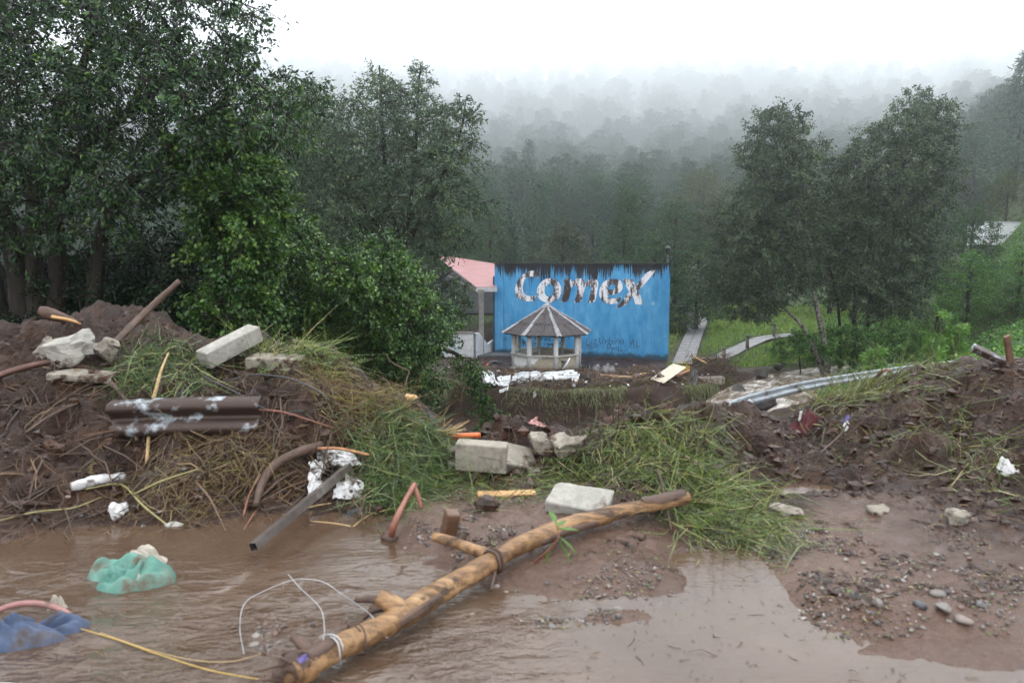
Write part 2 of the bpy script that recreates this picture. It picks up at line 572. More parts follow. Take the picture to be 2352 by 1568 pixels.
def leafmat(name, stops, trans=.3, rough=.38, spec=.5):
    m, nt, b, tc = new_mat(name)
    at = nt.nodes.new('ShaderNodeAttribute'); at.attribute_name = 'rnd'
    r = ramp(nt, stops)
    nt.links.new(at.outputs['Fac'], r.inputs[0])
    nt.links.new(r.outputs[0], b.inputs['Base Color'])
    b.inputs['Roughness'].default_value = rough
    b.inputs['Specular IOR Level'].default_value = spec
    tr = nt.nodes.new('ShaderNodeBsdfTranslucent')
    br = nt.nodes.new('ShaderNodeMix'); br.data_type = 'RGBA'; br.blend_type = 'MULTIPLY'
    br.inputs[0].default_value = 1.0
    nt.links.new(r.outputs[0], br.inputs[6]); br.inputs[7].default_value = (1.3, 1.5, .7, 1)
    nt.links.new(br.outputs[2], tr.inputs['Color'])
    mx = nt.nodes.new('ShaderNodeMixShader'); mx.inputs[0].default_value = trans
    nt.links.new(b.outputs[0], mx.inputs[1]); nt.links.new(tr.outputs[0], mx.inputs[2])
    nt.links.new(mx.outputs[0], nt.nodes['Material Output'].inputs['Surface'])
    return m

MUD_STOPS = [(.32, (.006, .0022, .0010)), (.48, (.028, .0118, .0056)), (.62, (.066, .031, .0170)), (.78, (.155, .088, .058))]
M = {}
M['bark'] = pmat('bark_dark', [(.3, (.010, .008, .006)), (.7, (.042, .034, .025))], 9, .85, .3, .8, 30, .02, (1, 1, .3))
M['birch'] = pmat('bark_pale', [(.40, (.025, .020, .016)), (.52, (.13, .12, .105)), (.7, (.27, .255, .235))], 7, .8, .3, .5, 20, .02, (1, 1, .7))
M['concrete'] = pmat('concrete_rubble', [(.3, (.15, .13, .105)), (.55, (.27, .245, .20)), (.75, (.37, .345, .30))], 9, .9, .2, .9, 70, .006, dirt=((.055, .031, .022), .49, .60, 7))
M['concrete_clean'] = pmat('concrete_block', [(.3, (.20, .18, .145)), (.6, (.31, .28, .23)), (.8, (.38, .35, .30))], 14, .92, .2, 1., 110, .005, dirt=((.075, .045, .032), .56, .70, 6))
M['slab_white'] = pmat('slab_pale', [(.3, (.22, .21, .18)), (.6, (.35, .335, .295)), (.8, (.43, .415, .375))], 12, .85, .25, .9, 60, .008, dirt=((.065, .038, .027), .53, .66, 6))
M['stick_brown'] = pmat('stick_brown', [(.3, (.035, .020, .014)), (.7, (.12, .070, .048))], 7, .6, .4, .6, 30, .01, (1, 1, 1), dirt=((.07, .043, .033), .5, .62, 9))
M['stick_red'] = pmat('stick_red', [(.3, (.13, .045, .028)), (.7, (.27, .105, .065))], 12, .4, .5, .4, 40, .006)
M['stick_orange'] = pmat('stick_orange', [(.3, (.22, .085, .03)), (.7, (.42, .20, .085))], 14, .45, .5, .4, 40, .006)
M['reed'] = pmat('reed', [(.3, (.16, .14, .05)), (.7, (.30, .26, .11))], 16, .5, .4, .3, 60, .004)
M['straw'] = pmat('dry_straw', [(.3, (.30, .20, .09)), (.7, (.48, .35, .18))], 16, .7, .3, .3, 60, .004)
M['raw_wood'] = pmat('raw_wood', [(.3, (.34, .18, .07)), (.7, (.58, .36, .16))], 8, .6, .4, .4, 30, .006, (1, .2, 1))
M['plank'] = pmat('wet_plank', [(.3, (.06, .032, .02)), (.7, (.17, .085, .045))], 6, .5, .45, .5, 26, .008, (.3, 1, 1))
M['galv'] = pmat('galvanised_steel', [(.3, (.17, .19, .205)), (.7, (.33, .36, .385))], 3, .45, .5, .15, 30, .003, metal=.4, dirt=((.06, .042, .034), .52, .62, 2.2))
M['galv_mud'] = pmat('muddy_steel', [(.3, (.30, .34, .36)), (.7, (.46, .50, .53))], 5, .45, .5, .25, 30, .006, metal=.4, dirt=((.045, .027, .020), .36, .47, 4.5))
M['rust'] = pmat('rusty_iron', [(.3, (.06, .028, .022)), (.7, (.16, .075, .055))], 12, .6, .4, .5, 60, .005)
M['tube_steel'] = pmat('worn_steel_tube', [(.3, (.045, .034, .030)), (.55, (.11, .09, .08)), (.75, (.24, .22, .20))], 7, .45, .5, .3, 50, .004, metal=.25)
M['white_plastic'] = pmat('white_plastic', [(.3, (.42, .41, .40)), (.7, (.62, .62, .61))], 5, .35, .5, .3, 20, .01, dirt=((.07, .045, .035), .50, .60, 9))
M['black_plastic'] = pmat('black_plastic', [(.3, (.012, .012, .014)), (.7, (.035, .035, .038))], 6, .3, .5, .3, 20, .01)
M['pink_plastic'] = pmat('pink_plastic', [(.3, (.30, .13, .12)), (.7, (.46, .25, .23))], 5, .3, .5, .2, 20, .01)
M['orange_plastic'] = pmat('orange_plastic', [(.3, (.72, .13, .03)), (.7, (.82, .18, .05))], 4, .35, .5, .1, 30, .003)
M['teal_cloth'] = pmat('teal_cloth', [(.3, (.05, .15, .12)), (.55, (.11, .24, .195)), (.75, (.22, .32, .26))], 5, .75, .3, .35, 45, .006, dirt=((.12, .085, .06), .50, .66, 7))
M['cream_cloth'] = pmat('cream_cloth', [(.3, (.26, .23, .185)), (.7, (.42, .385, .32))], 5, .8, .3, .3, 45, .006)
M['blue_cloth'] = pmat('blue_cloth', [(.3, (.035, .052, .105)), (.55, (.07, .092, .145)), (.75, (.15, .175, .23))], 6, .8, .3, .35, 45, .006, dirt=((.075, .055, .045), .52, .66, 7))
M['red_cloth'] = pmat('red_cloth', [(.3, (.030, .008, .009)), (.7, (.10, .022, .024))], 6, .7, .3, .3, 45, .006)
M['grey_cloth'] = pmat('grey_cloth', [(.3, (.06, .055, .055)), (.7, (.24, .23, .23))], 3, .7, .3, .4, 30, .01)
M['wire'] = pmat('wire', [(.3, (.32, .33, .34)), (.7, (.48, .49, .50))], 20, .4, .5, .1, 60, .002, metal=.5)
M['yellow_cord'] = pmat('yellow_cord', [(.3, (.36, .23, .05)), (.7, (.52, .36, .10))], 30, .7, .3, .4, 90, .003)
M['mudmat'] = pmat('mud_clods', MUD_STOPS, 7, .42, .4, .8, 34, .012, rrange=.14)
M['purple'] = pmat('purple_plastic', [(.3, (.06, .045, .17)), (.7, (.14, .10, .30))], 8, .35, .5, .2, 40, .004)
M['blue_plastic'] = pmat('blue_plastic', [(.3, (.03, .12, .30)), (.7, (.06, .22, .42))], 8, .35, .5, .2, 40, .004)
M['yellow_plastic'] = pmat('yellow_plastic', [(.3, (.55, .34, .03)), (.7, (.68, .45, .06))], 8, .4, .5, .2, 40, .004)
M['dark_gap'] = pmat('near_black', [(.3, (.012, .012, .012)), (.7, (.03, .028, .026))], 6, .9, .2, .2)

L = {}
L['big'] = leafmat('leaf_deep', [(0, (.004, .014, .006)), (.45, (.013, .042, .013)), (.75, (.045, .115, .024)), (1, (.14, .22, .035))], .2, .35, .45)
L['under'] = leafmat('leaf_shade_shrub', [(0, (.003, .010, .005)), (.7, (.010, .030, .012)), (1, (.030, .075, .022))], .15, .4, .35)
L['vine'] = leafmat('leaf_vine', [(0, (.007, .024, .008)), (.45, (.042, .105, .022)), (1, (.17, .27, .05))], .25, .42, .4)
L['bush'] = leafmat('leaf_bush', [(0, (.006, .022, .008)), (.45, (.036, .095, .021)), (1, (.18, .29, .055))], .2, .4, .4)
L['alder'] = leafmat('leaf_alder', [(0, (.012, .028, .017)), (.5, (.050, .092, .050)), (.85, (.12, .175, .080)), (1, (.20, .22, .085))], .2, .42, .4)
L['right'] = leafmat('leaf_riverside', [(0, (.008, .019, .012)), (.5, (.034, .064, .034)), (1, (.14, .19, .08))], .2, .42, .4)
L['bg'] = leafmat('leaf_woodland', [(0, (.016, .042, .020)), (.6, (.042, .086, .036)), (1, (.11, .16, .06))], .2, .65, .25)
L['bg_olive'] = leafmat('leaf_olive', [(0, (.035, .045, .016)), (.6, (.060, .080, .024)), (1, (.14, .15, .04))], .2, .65, .25)
L['bg_rust'] = leafmat('leaf_flowering', [(0, (.022, .042, .024)), (.7, (.045, .070, .034)), (.88, (.09, .085, .035)), (1, (.20, .13, .04))], .2, .5)
L['far'] = leafmat('leaf_far_forest', [(0, (.014, .040, .022)), (.6, (.034, .075, .036)), (1, (.085, .135, .055))], .1, .8, .1)
L['needle'] = leafmat('needles', [(0, (.020, .050, .030)), (.6, (.038, .082, .048)), (1, (.07, .12, .06))], .15, .5)
L['meadow'] = leafmat('grass_meadow', [(0, (.07, .135, .022)), (.6, (.18, .275, .052)), (1, (.31, .37, .11))], .3, .5)
L['cover'] = leafmat('ground_cover', [(0, (.018, .058, .013)), (.55, (.065, .165, .028)), (.95, (.15, .27, .05)), (1, (.26, .24, .06))], .3, .45)
L['castor'] = leafmat('leaf_castor', [(0, (.045, .12, .02)), (1, (.13, .26, .035))], .35, .4)
L['flat'] = leafmat('grass_torn', [(0, (.030, .022, .012)), (.25, (.050, .065, .018)), (.5, (.105, .165, .042)), (.75, (.21, .26, .085)), (1, (.40, .34, .17))], .25, .38)
L['fresh'] = leafmat('grass_fresh', [(0, (.024, .024, .012)), (.25, (.035, .065, .020)), (.55, (.085, .145, .045)), (.8, (.17, .22, .085)), (1, (.32, .30, .14))], .25, .35)
L['drygrass'] = leafmat('grass_dry', [(0, (.10, .065, .03)), (.5, (.18, .115, .05)), (1, (.22, .20, .07))], .2, .55)
L['hang'] = leafmat('grass_hanging', [(0, (.06, .075, .024)), (.5, (.13, .145, .05)), (1, (.24, .235, .10))], .2, .5)
L['litter'] = leafmat('litter_twigs', [(0, (.030, .019, .013)), (.5, (.085, .05, .03)), (.8, (.16, .09, .045)), (1, (.28, .19, .09))], .0, .55)
L['pebble'] = leafmat('pebbles', [(0, (.030, .026, .026)), (.40, (.075, .062, .056)), (.65, (.13, .11, .098)), (.82, (.21, .185, .165)), (.92, (.15, .065, .042)), (1, (.34, .32, .30))], .0, .35)
# ================================================================== THE SETTING
def spaced(*segs):
    out = []
    for a, b, st in segs:
        out.append(np.arange(a, b - 1e-6, st))
    out.append([segs[-1][1]])
    return np.concatenate(out)

def ground_sheet():
    ys = spaced((-120, -4, 8.), (-4, 1.6, .35), (1.6, 7.4, .043), (7.6, 12, .12), (12, 33, .3), (33, 39, .12), (39, 56, .35), (56, 120, 1.6), (120, 400, 12.), (400, 3000, 80.))
    xp = spaced((0, 5.4, .041), (5.4, 9, .12), (9, 20, .25), (20, 45, .6), (45, 100, 4.), (100, 2700, 90.))
    xs = np.concatenate([-xp[::-1][:-1], xp])
    X, Y = np.meshgrid(xs, ys)
    Z = H(X, Y)
    mb = MB().add(np.stack([X, Y, Z], -1).reshape(-1, 3), grid_faces(len(ys), len(xs)))
    a = 1176 + FOC * X / np.maximum(Y, 1.2)
    gr = sstep((Y - 39.5) / 4) * sstep((a - 1540) / 40)            # meadow right of the wall
    gr = np.maximum(gr, sstep((Y - 54) / 8))
    gr = np.maximum(gr, sstep((900 - a) / 150) * sstep((Y - 9) / 4))
    gr = np.maximum(gr, sstep((a - 1980) / 160) * sstep((Y - 17) / 6))
    Dbm = np.interp(a, RA, RDB)
    silt = sstep((Dbm + .25 - Y + .5 * fbm(X * 2.2, Y * 2.2, 3, 44)) / .5)
    asp = sstep((2.35 - Y - .1 * X) / .3)                          # the road's asphalt nearest the camera
    return mb, gr.ravel(), asp.ravel(), silt.ravel()

def ground_material():
    m, nt, b, tc = new_mat('ground_mud')
    o = tc.outputs['Object']
    n1 = noise(nt, 3.2, 8, .66, o); n2 = noise(nt, 16, 6, .7, o); n3 = noise(nt, .9, 4, .5, o)
    r1 = ramp(nt, MUD_STOPS)
    nt.links.new(math_n(nt, 'ADD', math_n(nt, 'MULTIPLY', n1.outputs[0], .6), math_n(nt, 'MULTIPLY', n2.outputs[0], .4)), r1.inputs[0])
    r2 = ramp(nt, [(.3, (.022, .035, .012)), (.6, (.045, .07, .02)), (.8, (.08, .085, .035))])
    nt.links.new(n1.outputs[0], r2.inputs[0])
    r3 = ramp(nt, [(.35, (.028, .028, .029)), (.65, (.07, .068, .066))])
    nt.links.new(n2.outputs[0], r3.inputs[0])
    ag = nt.nodes.new('ShaderNodeAttribute'); ag.attribute_name = 'grass'
    aa = nt.nodes.new('ShaderNodeAttribute'); aa.attribute_name = 'asphalt'
    asl = nt.nodes.new('ShaderNodeAttribute'); asl.attribute_name = 'silt'
    r4 = ramp(nt, [(.3, (.042, .0215, .0140)), (.52, (.092, .053, .0365)), (.72, (.140, .092, .068))])
    nt.links.new(math_n(nt, 'ADD', math_n(nt, 'MULTIPLY', n3.outputs[0], .55), math_n(nt, 'MULTIPLY', n2.outputs[0], .45)), r4.inputs[0])
    mudc = mixc(nt, asl.outputs['Fac'], r1.outputs[0], r4.outputs[0])
    col = mixc(nt, ag.outputs['Fac'], mudc, r2.outputs[0])
    col = mixc(nt, aa.outputs['Fac'], col, r3.outputs[0])
    nt.links.new(col, b.inputs['Base Color'])
    rr = ramp(nt, [(.36, (.24, .24, .24)), (.60, (.68, .68, .68))])
    nt.links.new(math_n(nt, 'ADD', math_n(nt, 'MULTIPLY', n3.outputs[0], .5), math_n(nt, 'MULTIPLY', n2.outputs[0], .5)), rr.inputs[0])
    nt.links.new(math_n(nt, 'SUBTRACT', rr.outputs[0], math_n(nt, 'SUBTRACT', math_n(nt, 'MULTIPLY', asl.outputs['Fac'], .26), math_n(nt, 'MULTIPLY', ag.outputs['Fac'], .55))), b.inputs['Roughness'])
    b.inputs['Specular IOR Level'].default_value = .32
    bn = noise(nt, 28, 8, .72, o); bv = nt.nodes.new('ShaderNodeTexVoronoi'); bv.inputs['Scale'].default_value = 22
    nt.links.new(o, bv.inputs['Vector'])
    hh = math_n(nt, 'ADD', bn.outputs[0], math_n(nt, 'MULTIPLY', bv.outputs['Distance'], .6))
    hh = math_n(nt, 'MULTIPLY', hh, math_n(nt, 'SUBTRACT', 1., math_n(nt, 'MULTIPLY', asl.outputs['Fac'], .72)))
    bump(nt, b, hh, .9, .045)
    return m

M['ground'] = ground_material()
_mb, _g, _a, _s = ground_sheet()
ground = structure('ground', _mb, M['ground'])
for nm, arr in (('grass', _g), ('asphalt', _a), ('silt', _s)):
    at = ground.data.attributes.new(nm, 'FLOAT', 'POINT')
    at.data.foreach_set('value', arr.astype(np.float32))

# ---- flood water lying on the road
def water_material():
    m, nt, b, tc = new_mat('flood_water')
    o = tc.outputs['Object']
    n0 = noise(nt, 1.1, 4, .55, o)
    r = ramp(nt, [(.3, (.062, .037, .023)), (.6, (.090, .058, .038)), (.8, (.115, .079, .057))])
    nt.links.new(n0.outputs[0], r.inputs[0])
    nt.links.new(r.outputs[0], b.inputs['Base Color'])
    b.inputs['Roughness'].default_value = .035
    b.inputs['IOR'].default_value = 1.47
    b.inputs['Specular IOR Level'].default_value = .62
    sep = nt.nodes.new('ShaderNodeSeparateXYZ'); nt.links.new(o, sep.inputs[0])
    # ripples strong where the current runs over the road on the left, weak in the still puddle on the right
    fx = math_n(nt, 'MULTIPLY', math_n(nt, 'SUBTRACT', .55, sep.outputs[0]), .9, True)
    fy = math_n(nt, 'MULTIPLY', math_n(nt, 'SUBTRACT', 3.9, sep.outputs[1]), 1.1, True)
    big = noise(nt, 1.3, 3, .5, o); bgr = ramp(nt, [(.42, (.15, .15, .15)), (.62, (1, 1, 1))]); nt.links.new(big.outputs[0], bgr.inputs[0])
    cur = math_n(nt, 'ADD', math_n(nt, 'MULTIPLY', math_n(nt, 'MULTIPLY', math_n(nt, 'MULTIPLY', fx, fy), bgr.outputs[0]), .95), .035)
    mp = nt.nodes.new('ShaderNodeMapping'); mp.inputs['Rotation'].default_value = (0, 0, R(-28)); mp.inputs['Scale'].default_value = (1.0, 2.3, 1)
    nt.links.new(o, mp.inputs['Vector'])
    w1 = noise(nt, 4.6, 4, .55, mp.outputs[0], dist=.6); w2 = noise(nt, 17, 3, .5, mp.outputs[0], dist=.4)
    h = math_n(nt, 'ADD', w1.outputs[0], math_n(nt, 'MULTIPLY', w2.outputs[0], .3))
    bump(nt, b, math_n(nt, 'MULTIPLY', h, cur), 1.0, .10)
    return m
M['water'] = water_material()
_ys = spaced((.4, 5.4, .05)); _xs = spaced((-5.2, 5.2, .05))
_X, _Y = np.meshgrid(_xs, _ys)
_Z = .003 * fbm(_X * 2.4 + _Y, _Y * 4.2, 3, 77) * sstep((.6 - _X) / 1.5) * sstep((4. - _Y) / 1.2)
flood_water = structure('flood_water', MB().add(np.stack([_X, _Y, _Z], -1).reshape(-1, 3), grid_faces(len(_ys), len(_xs))), M['water'])

# pale painted line at the edge of the asphalt, lower left corner
_l = MB()
_p0, _p1 = PZ(-300, 1548, .012)[:2], PZ(170, 1576, .012)[:2]
_d = nrm(_p1 - _p0); _n = np.array([-_d[1], _d[0]])
_V = [(*(_p0), .012), (*(_p1), .012), (*(_p1 - _n * .12), .012), (*(_p0 - _n * .12), .012)]
_V = np.array(_V); _l.add(np.vstack([_V, _V - (0, 0, .03)]), [np.array([(3, 2, 1, 0), (4, 5, 6, 7), (0, 1, 5, 4), (1, 2, 6, 5), (2, 3, 7, 6), (3, 0, 4, 7)])])
M['line'] = pmat('worn_line_paint', [(.4, (.30, .27, .22)), (.6, (.62, .58, .50))], 9, .5, .4, .3)
structure('road_line', _l, M['line'], False)

# ---- the stream in its bed
def stream_material():
    m, nt, b, tc = new_mat('stream_water')
    at = nt.nodes.new('ShaderNodeAttribute'); at.attribute_name = 'rnd'
    o = tc.outputs['Object']
    fa = nt.nodes.new('ShaderNodeAttribute'); fa.attribute_name = 'flow'
    n = noise(nt, 2.0, 9, .74, fa.outputs['Vector'], (1.3, .30, 1), dist=.7)
    f = math_n(nt, 'ADD', math_n(nt, 'MULTIPLY', at.outputs['Fac'], .62), math_n(nt, 'MULTIPLY', math_n(nt, 'SUBTRACT', n.outputs[0], .5), 2.3), True)
    r = ramp(nt, [(.22, (.095, .064, .040)), (.42, (.165, .122, .086)), (.58, (.27, .225, .180)), (.72, (.42, .385, .345)), (.86, (.72, .70, .67))])
    nt.links.new(f, r.inputs[0]); nt.links.new(r.outputs[0], b.inputs['Base Color'])
    b.inputs['Roughness'].default_value = .18
    b.inputs['Specular IOR Level'].default_value = .5
    n2 = noise(nt, 3, 6, .6, fa.outputs['Vector'], (1.2, .5, 1), dist=.5)
    bump(nt, b, n2.outputs[0], .5, .05)
    return m
M['stream'] = stream_material()
def stream_sheet():
    c = smooth_path(STREAM[:, :3], 14)
    hw = np.interp(np.linspace(0, len(STREAM) - 1, len(c)), np.arange(len(STREAM)), STREAM[:, 3]) + .35
    T = np.gradient(c[:, :2], axis=0); T = T / np.linalg.norm(T, axis=1, keepdims=True)
    Nn = np.stack([-T[:, 1], T[:, 0]], 1)
    m = 25
    u = np.linspace(-1, 1, m)
    XY = c[:, None, :2] + Nn[:, None, :] * (u[None, :, None] * hw[:, None, None])
    Z = np.repeat(c[:, 2:3], m, 1)
    lx, ly = XY[..., 0], XY[..., 1]
    tur = np.abs(fbm(lx * 1.5, ly * 1.5, 4, 91)) * .17 + fbm(lx * 4, ly * 4, 2, 92) * .05
    ed = 1 - np.abs(u[None, :]) ** 4
    Z = Z + (tur - .1) * (.35 + .65 * ed) - .35 * (1 - ed)
    steep = np.abs(np.gradient(c[:, 2])) / np.maximum(np.linalg.norm(np.gradient(c[:, :2], axis=0), axis=1), 1e-3)
    foam = np.clip(.76 + steep[:, None] * 1.1 + (tur - .05) * 3.0 + .25 * fbm(lx * .7, ly * .7, 2, 94), 0, 1)
    sl_ = np.concatenate([[0], np.cumsum(np.linalg.norm(np.diff(c[:, :2], axis=0), axis=1))])
    fl = np.stack([u[None, :] * hw[:, None], np.repeat(sl_[:, None], m, 1), np.zeros((len(c), m))], -1)
    return MB().add(np.stack([XY[..., 0], XY[..., 1], Z], -1).reshape(-1, 3), grid_faces(len(c), m), foam.ravel()), fl.reshape(-1, 3)
_sm, _fl = stream_sheet()
_so = structure('stream', _sm, M['stream'])
_at = _so.data.attributes.new('flow', 'FLOAT_VECTOR', 'POINT'); _at.data.foreach_set('vector', _fl.astype(np.float32).ravel())

# ---- paved footpaths: separate slabs with open joints
M['paving'] = pmat('wet_paving', [(.3, (.15, .145, .145)), (.6, (.26, .255, .26)), (.8, (.34, .335, .34))], 2.5, .38, .5, .4, 14, .02, rrange=.12, dirt=((.05, .035, .028), .60, .70, 2.2))
def path_strip(name, pix, halfw, n):
    c = np.array([hit(a, b, 36)[:3] for a, b in pix])
    c = smooth_path(c, 10)
    s = np.concatenate([[0], np.cumsum(np.linalg.norm(np.diff(c[:, :2], axis=0), axis=1))])
    root = None
    base = MB()
    q = np.stack([np.interp(np.linspace(0, s[-1], 60), s, c[:, k]) for k in range(2)], 1)
    T = nrm(np.gradient(q, axis=0)); Nn = np.stack([-T[:, 1], T[:, 0]], 1)
    rows = []
    for u in (-halfw - .04, halfw + .04):
        xy = q + Nn * u
        rows.append(xy)
    zc = np.maximum(H(q[:, 0], q[:, 1]), np.maximum(H(rows[0][:, 0], rows[0][:, 1]), H(rows[1][:, 0], rows[1][:, 1]))) + .03
    zc = np.convolve(np.pad(zc, 3, 'edge'), np.ones(7) / 7, 'valid')
    V = np.concatenate([np.stack([rows[0][:, 0], rows[0][:, 1], zc - .3], 1), np.stack([rows[0][:, 0], rows[0][:, 1], zc], 1),
                        np.stack([rows[1][:, 0], rows[1][:, 1], zc], 1), np.stack([rows[1][:, 0], rows[1][:, 1], zc - .3], 1)])
    m = len(q); i = np.arange(m - 1)
    F = np.concatenate([np.stack([i + k * m, i + 1 + k * m, i + 1 + (k + 1) * m, i + (k + 1) * m], 1) for k in range(3)])
    base.add(V, F)
    root = structure(name, base, M['mudmat'], False)
    # slabs
    st = s[-1] / n
    for r in range(n):
        for col in range(2):
            a0, a1 = r * st + .018, (r + 1) * st - .018
            u0, u1 = (-halfw, -.015) if col == 0 else (.015, halfw)
            vs = []
            for aa in (a0, (a0 + a1) / 2, a1):
                p = np.array([np.interp(aa, np.linspace(0, s[-1], 60), q[:, k]) for k in range(2)])
                t = np.array([np.interp(aa, np.linspace(0, s[-1], 60), Nn[:, k]) for k in range(2)])
                z = np.interp(aa, np.linspace(0, s[-1], 60), zc) + .045 + .02 * math.sin(r * 12.9 + col * 4.1)
                for u in (u0, u1):
                    vs.append((*(p + t * u), z))
            vs = np.array(vs)
            V = np.vstack([vs, vs - (0, 0, .07)])
            F = np.array([(0, 1, 3, 2), (2, 3, 5, 4), (1, 0, 6, 7), (5, 4, 10, 11)][:2] + [(0, 2, 8, 6), (2, 4, 10, 8), (3, 1, 7, 9), (5, 3, 9, 11), (1, 0, 6, 7), (4, 5, 11, 10)])
            part('paving_slab', MB().add(V, F), M['paving'], root, False)
    return root
path_strip('footpath', [(1568, 838), (1577, 815), (1588, 785), (1600, 755), (1606, 738), (1600, 727), (1586, 718)], .66, 26)
path_strip('side_path', [(1650, 826), (1690, 805), (1730, 788), (1775, 776), (1830, 770)], .6, 14)

# ================================================================== BLUE WALL
def wall_material():
    m, nt, b, tc = new_mat('blue_wall_paint')
    o = tc.outputs['Object']
    sep = nt.nodes.new('ShaderNodeSeparateXYZ'); nt.links.new(o, sep.inputs[0])
    x, z = sep.outputs[0], sep.outputs[2]
    n1 = noise(nt, 2.2, 8, .7, o, (1, 1, .45)); n2 = noise(nt, .7, 5, .6, o, (1, 1, .35)); n3 = noise(nt, 9, 4, .6, o)
    r = ramp(nt, [(.28, (.020, .14, .31)), (.44, (.040, .24, .48)), (.56, (.075, .31, .56)), (.72, (.18, .44, .65)), (.85, (.30, .54, .70))])
    nt.links.new(math_n(nt, 'ADD', math_n(nt, 'MULTIPLY', n1.outputs[0], .55), math_n(nt, 'MULTIPLY', n2.outputs[0], .45)), r.inputs[0])
    col = r.outputs[0]
    # pale run marks
    st = noise(nt, 3.2, 5, .6, o, (1, 1, .07)); sr = ramp(nt, [(.52, (0, 0, 0)), (.75, (.28, .28, .28))]); nt.links.new(st.outputs[0], sr.inputs[0])
    col = mixc(nt, sr.outputs[0], col, (.36, .55, .68))
    # black mould running down from the coping
    d1 = noise(nt, 2.6, 5, .65, o, (1, 1, .05)); d2 = noise(nt, 8, 6, .8, o, (1.6, 1, .035)); d3 = noise(nt, .45, 3, .5, o, (1, 1, .2))
    drip = math_n(nt, 'ADD', math_n(nt, 'ADD', math_n(nt, 'MULTIPLY', d1.outputs[0], 1.0), math_n(nt, 'MULTIPLY', d2.outputs[0], 1.5)), math_n(nt, 'MULTIPLY', d3.outputs[0], 1.3))
    depth = math_n(nt, 'SUBTRACT', 6.3, z)           # metres below the top
    k = math_n(nt, 'SUBTRACT', math_n(nt, 'MULTIPLY', math_n(nt, 'SUBTRACT', drip, 1.72), 2.6), depth)
    kk = ramp(nt, [(.46, (0, 0, 0)), (.54, (1, 1, 1))]); nt.links.new(math_n(nt, 'ADD', math_n(nt, 'MULTIPLY', k, 1.6), .5), kk.inputs[0])
    dark = mixc(nt, n3.outputs[0], (.006, .006, .008), (.022, .020, .023))
    col = mixc(nt, kk.outputs[0], col, dark)
    # green-black damp at the foot
    ft = math_n(nt, 'SUBTRACT', math_n(nt, 'ADD', math_n(nt, 'MULTIPLY', n1.outputs[0], .9), -.05), z)
    fr = ramp(nt, [(.40, (0, 0, 0)), (.62, (.85, .85, .85))]); nt.links.new(math_n(nt, 'ADD', ft, .5), fr.inputs[0])
    col = mixc(nt, fr.outputs[0], col, (.020, .032, .038))
    nt.links.new(col, b.inputs['Base Color'])
    b.inputs['Roughness'].default_value = .75
    b.inputs['Specular IOR Level'].default_value = .3
    bn = noise(nt, 14, 8, .7, o)
    bump(nt, b, bn.outputs[0], .6, .03)
    return m
M['wall'] = wall_material()
WL, WR = P(1139, 816, 47.2), P(1534, 832, 44.4)
WZ0, WZ1 = -5.0, 1.5
wdir = nrm(np.array([WR[0] - WL[0], WR[1] - WL[1], 0]))
wnor = np.array([wdir[1], -wdir[0], 0])          # towards the camera
wlen = math.hypot(WR[0] - WL[0], WR[1] - WL[1])
wall = thing('painted_wall', (WL[0], WL[1], -4.8), 'tall blue painted wall with huge stained white lettering, behind the octagonal kiosk', 'wall')
def wpt(u, d, z):
    return np.array([WL[0], WL[1], 0]) + wdir * u + wnor * d + np.array([0, 0, z])
def wbox(u0, u1, d0, d1, z0, z1):
    V = np.array([wpt(u, d, z) for z in (z0, z1) for d in (d0, d1) for u in (u0, u1)])
    return V, np.array([(0, 2, 3, 1), (4, 5, 7, 6), (0, 1, 5, 4), (2, 6, 7, 3), (0, 4, 6, 2), (1, 3, 7, 5)])
def wgrid(u0, u1, d, z0, z1, thick, n=60, k=36, seed=3):
    us, zs = np.linspace(u0, u1, n), np.linspace(z0, z1, k)
    V = np.array([wpt(u, d, z) for z in zs for u in us])
    return V, grid_faces(k, n)
_m = MB(); _m.add(*wbox(0, wlen, -.35, 0, WZ0, WZ1)); slab_o = part('wall_slab', _m, M['wall'], wall, False)
_m = MB(); _m.add(*wbox(-.05, .55, .0, .10, WZ0 + .02, WZ1 - .01)); part('pilaster', _m, M['wall'], wall, False)
M['coping'] = pmat('mouldy_coping', [(.3, (.014, .014, .016)), (.7, (.05, .045, .045))], 5, .85, .3, .5)
_m = MB(); _m.add(*wbox(-.08, wlen + .06, -.40, .13, WZ1 + .001, WZ1 + .07)); part('coping', _m, M['coping'], wall, False)

def ray_wall(px, py, d=0.):
    u = P(px, py, 1.0) - np.array([0, 0, EYE])
    o = np.array([0, 0, EYE]); p0 = wpt(0, d, 0)
    t = (p0 - o).dot(wnor) / u.dot(wnor)
    return o + u * t
def zw(x, y, d=.004):      # enlarged-view coordinates of the lettering
    return ray_wall((2000 + x / 3.0743) / 1.7415, (1050 + y / 3.0743) / 1.7415, d)

def curve_round(pts, n=6, closed=True):
    """closed outline through points; a third value marks a sharp corner"""
    P2 = [(p[0], p[1]) for p in pts]; K = [len(p) > 2 for p in pts]; N = len(P2); out = []
    for i in range(N):
        p0, p1, p2, p3 = (np.array(P2[(i + j) % N], float) for j in (-1, 0, 1, 2))
        m1 = (p2 - p1) if K[i] else (p2 - p0) * .5
        m2 = (p2 - p1) if K[(i + 1) % N] else (p3 - p1) * .5
        for t in np.linspace(0, 1, n, endpoint=False):
            h = (2*t**3-3*t**2+1)*p1 + (t**3-2*t**2+t)*m1 + (-2*t**3+3*t**2)*p2 + (t**3-t**2)*m2
            out.append(h)
    return out

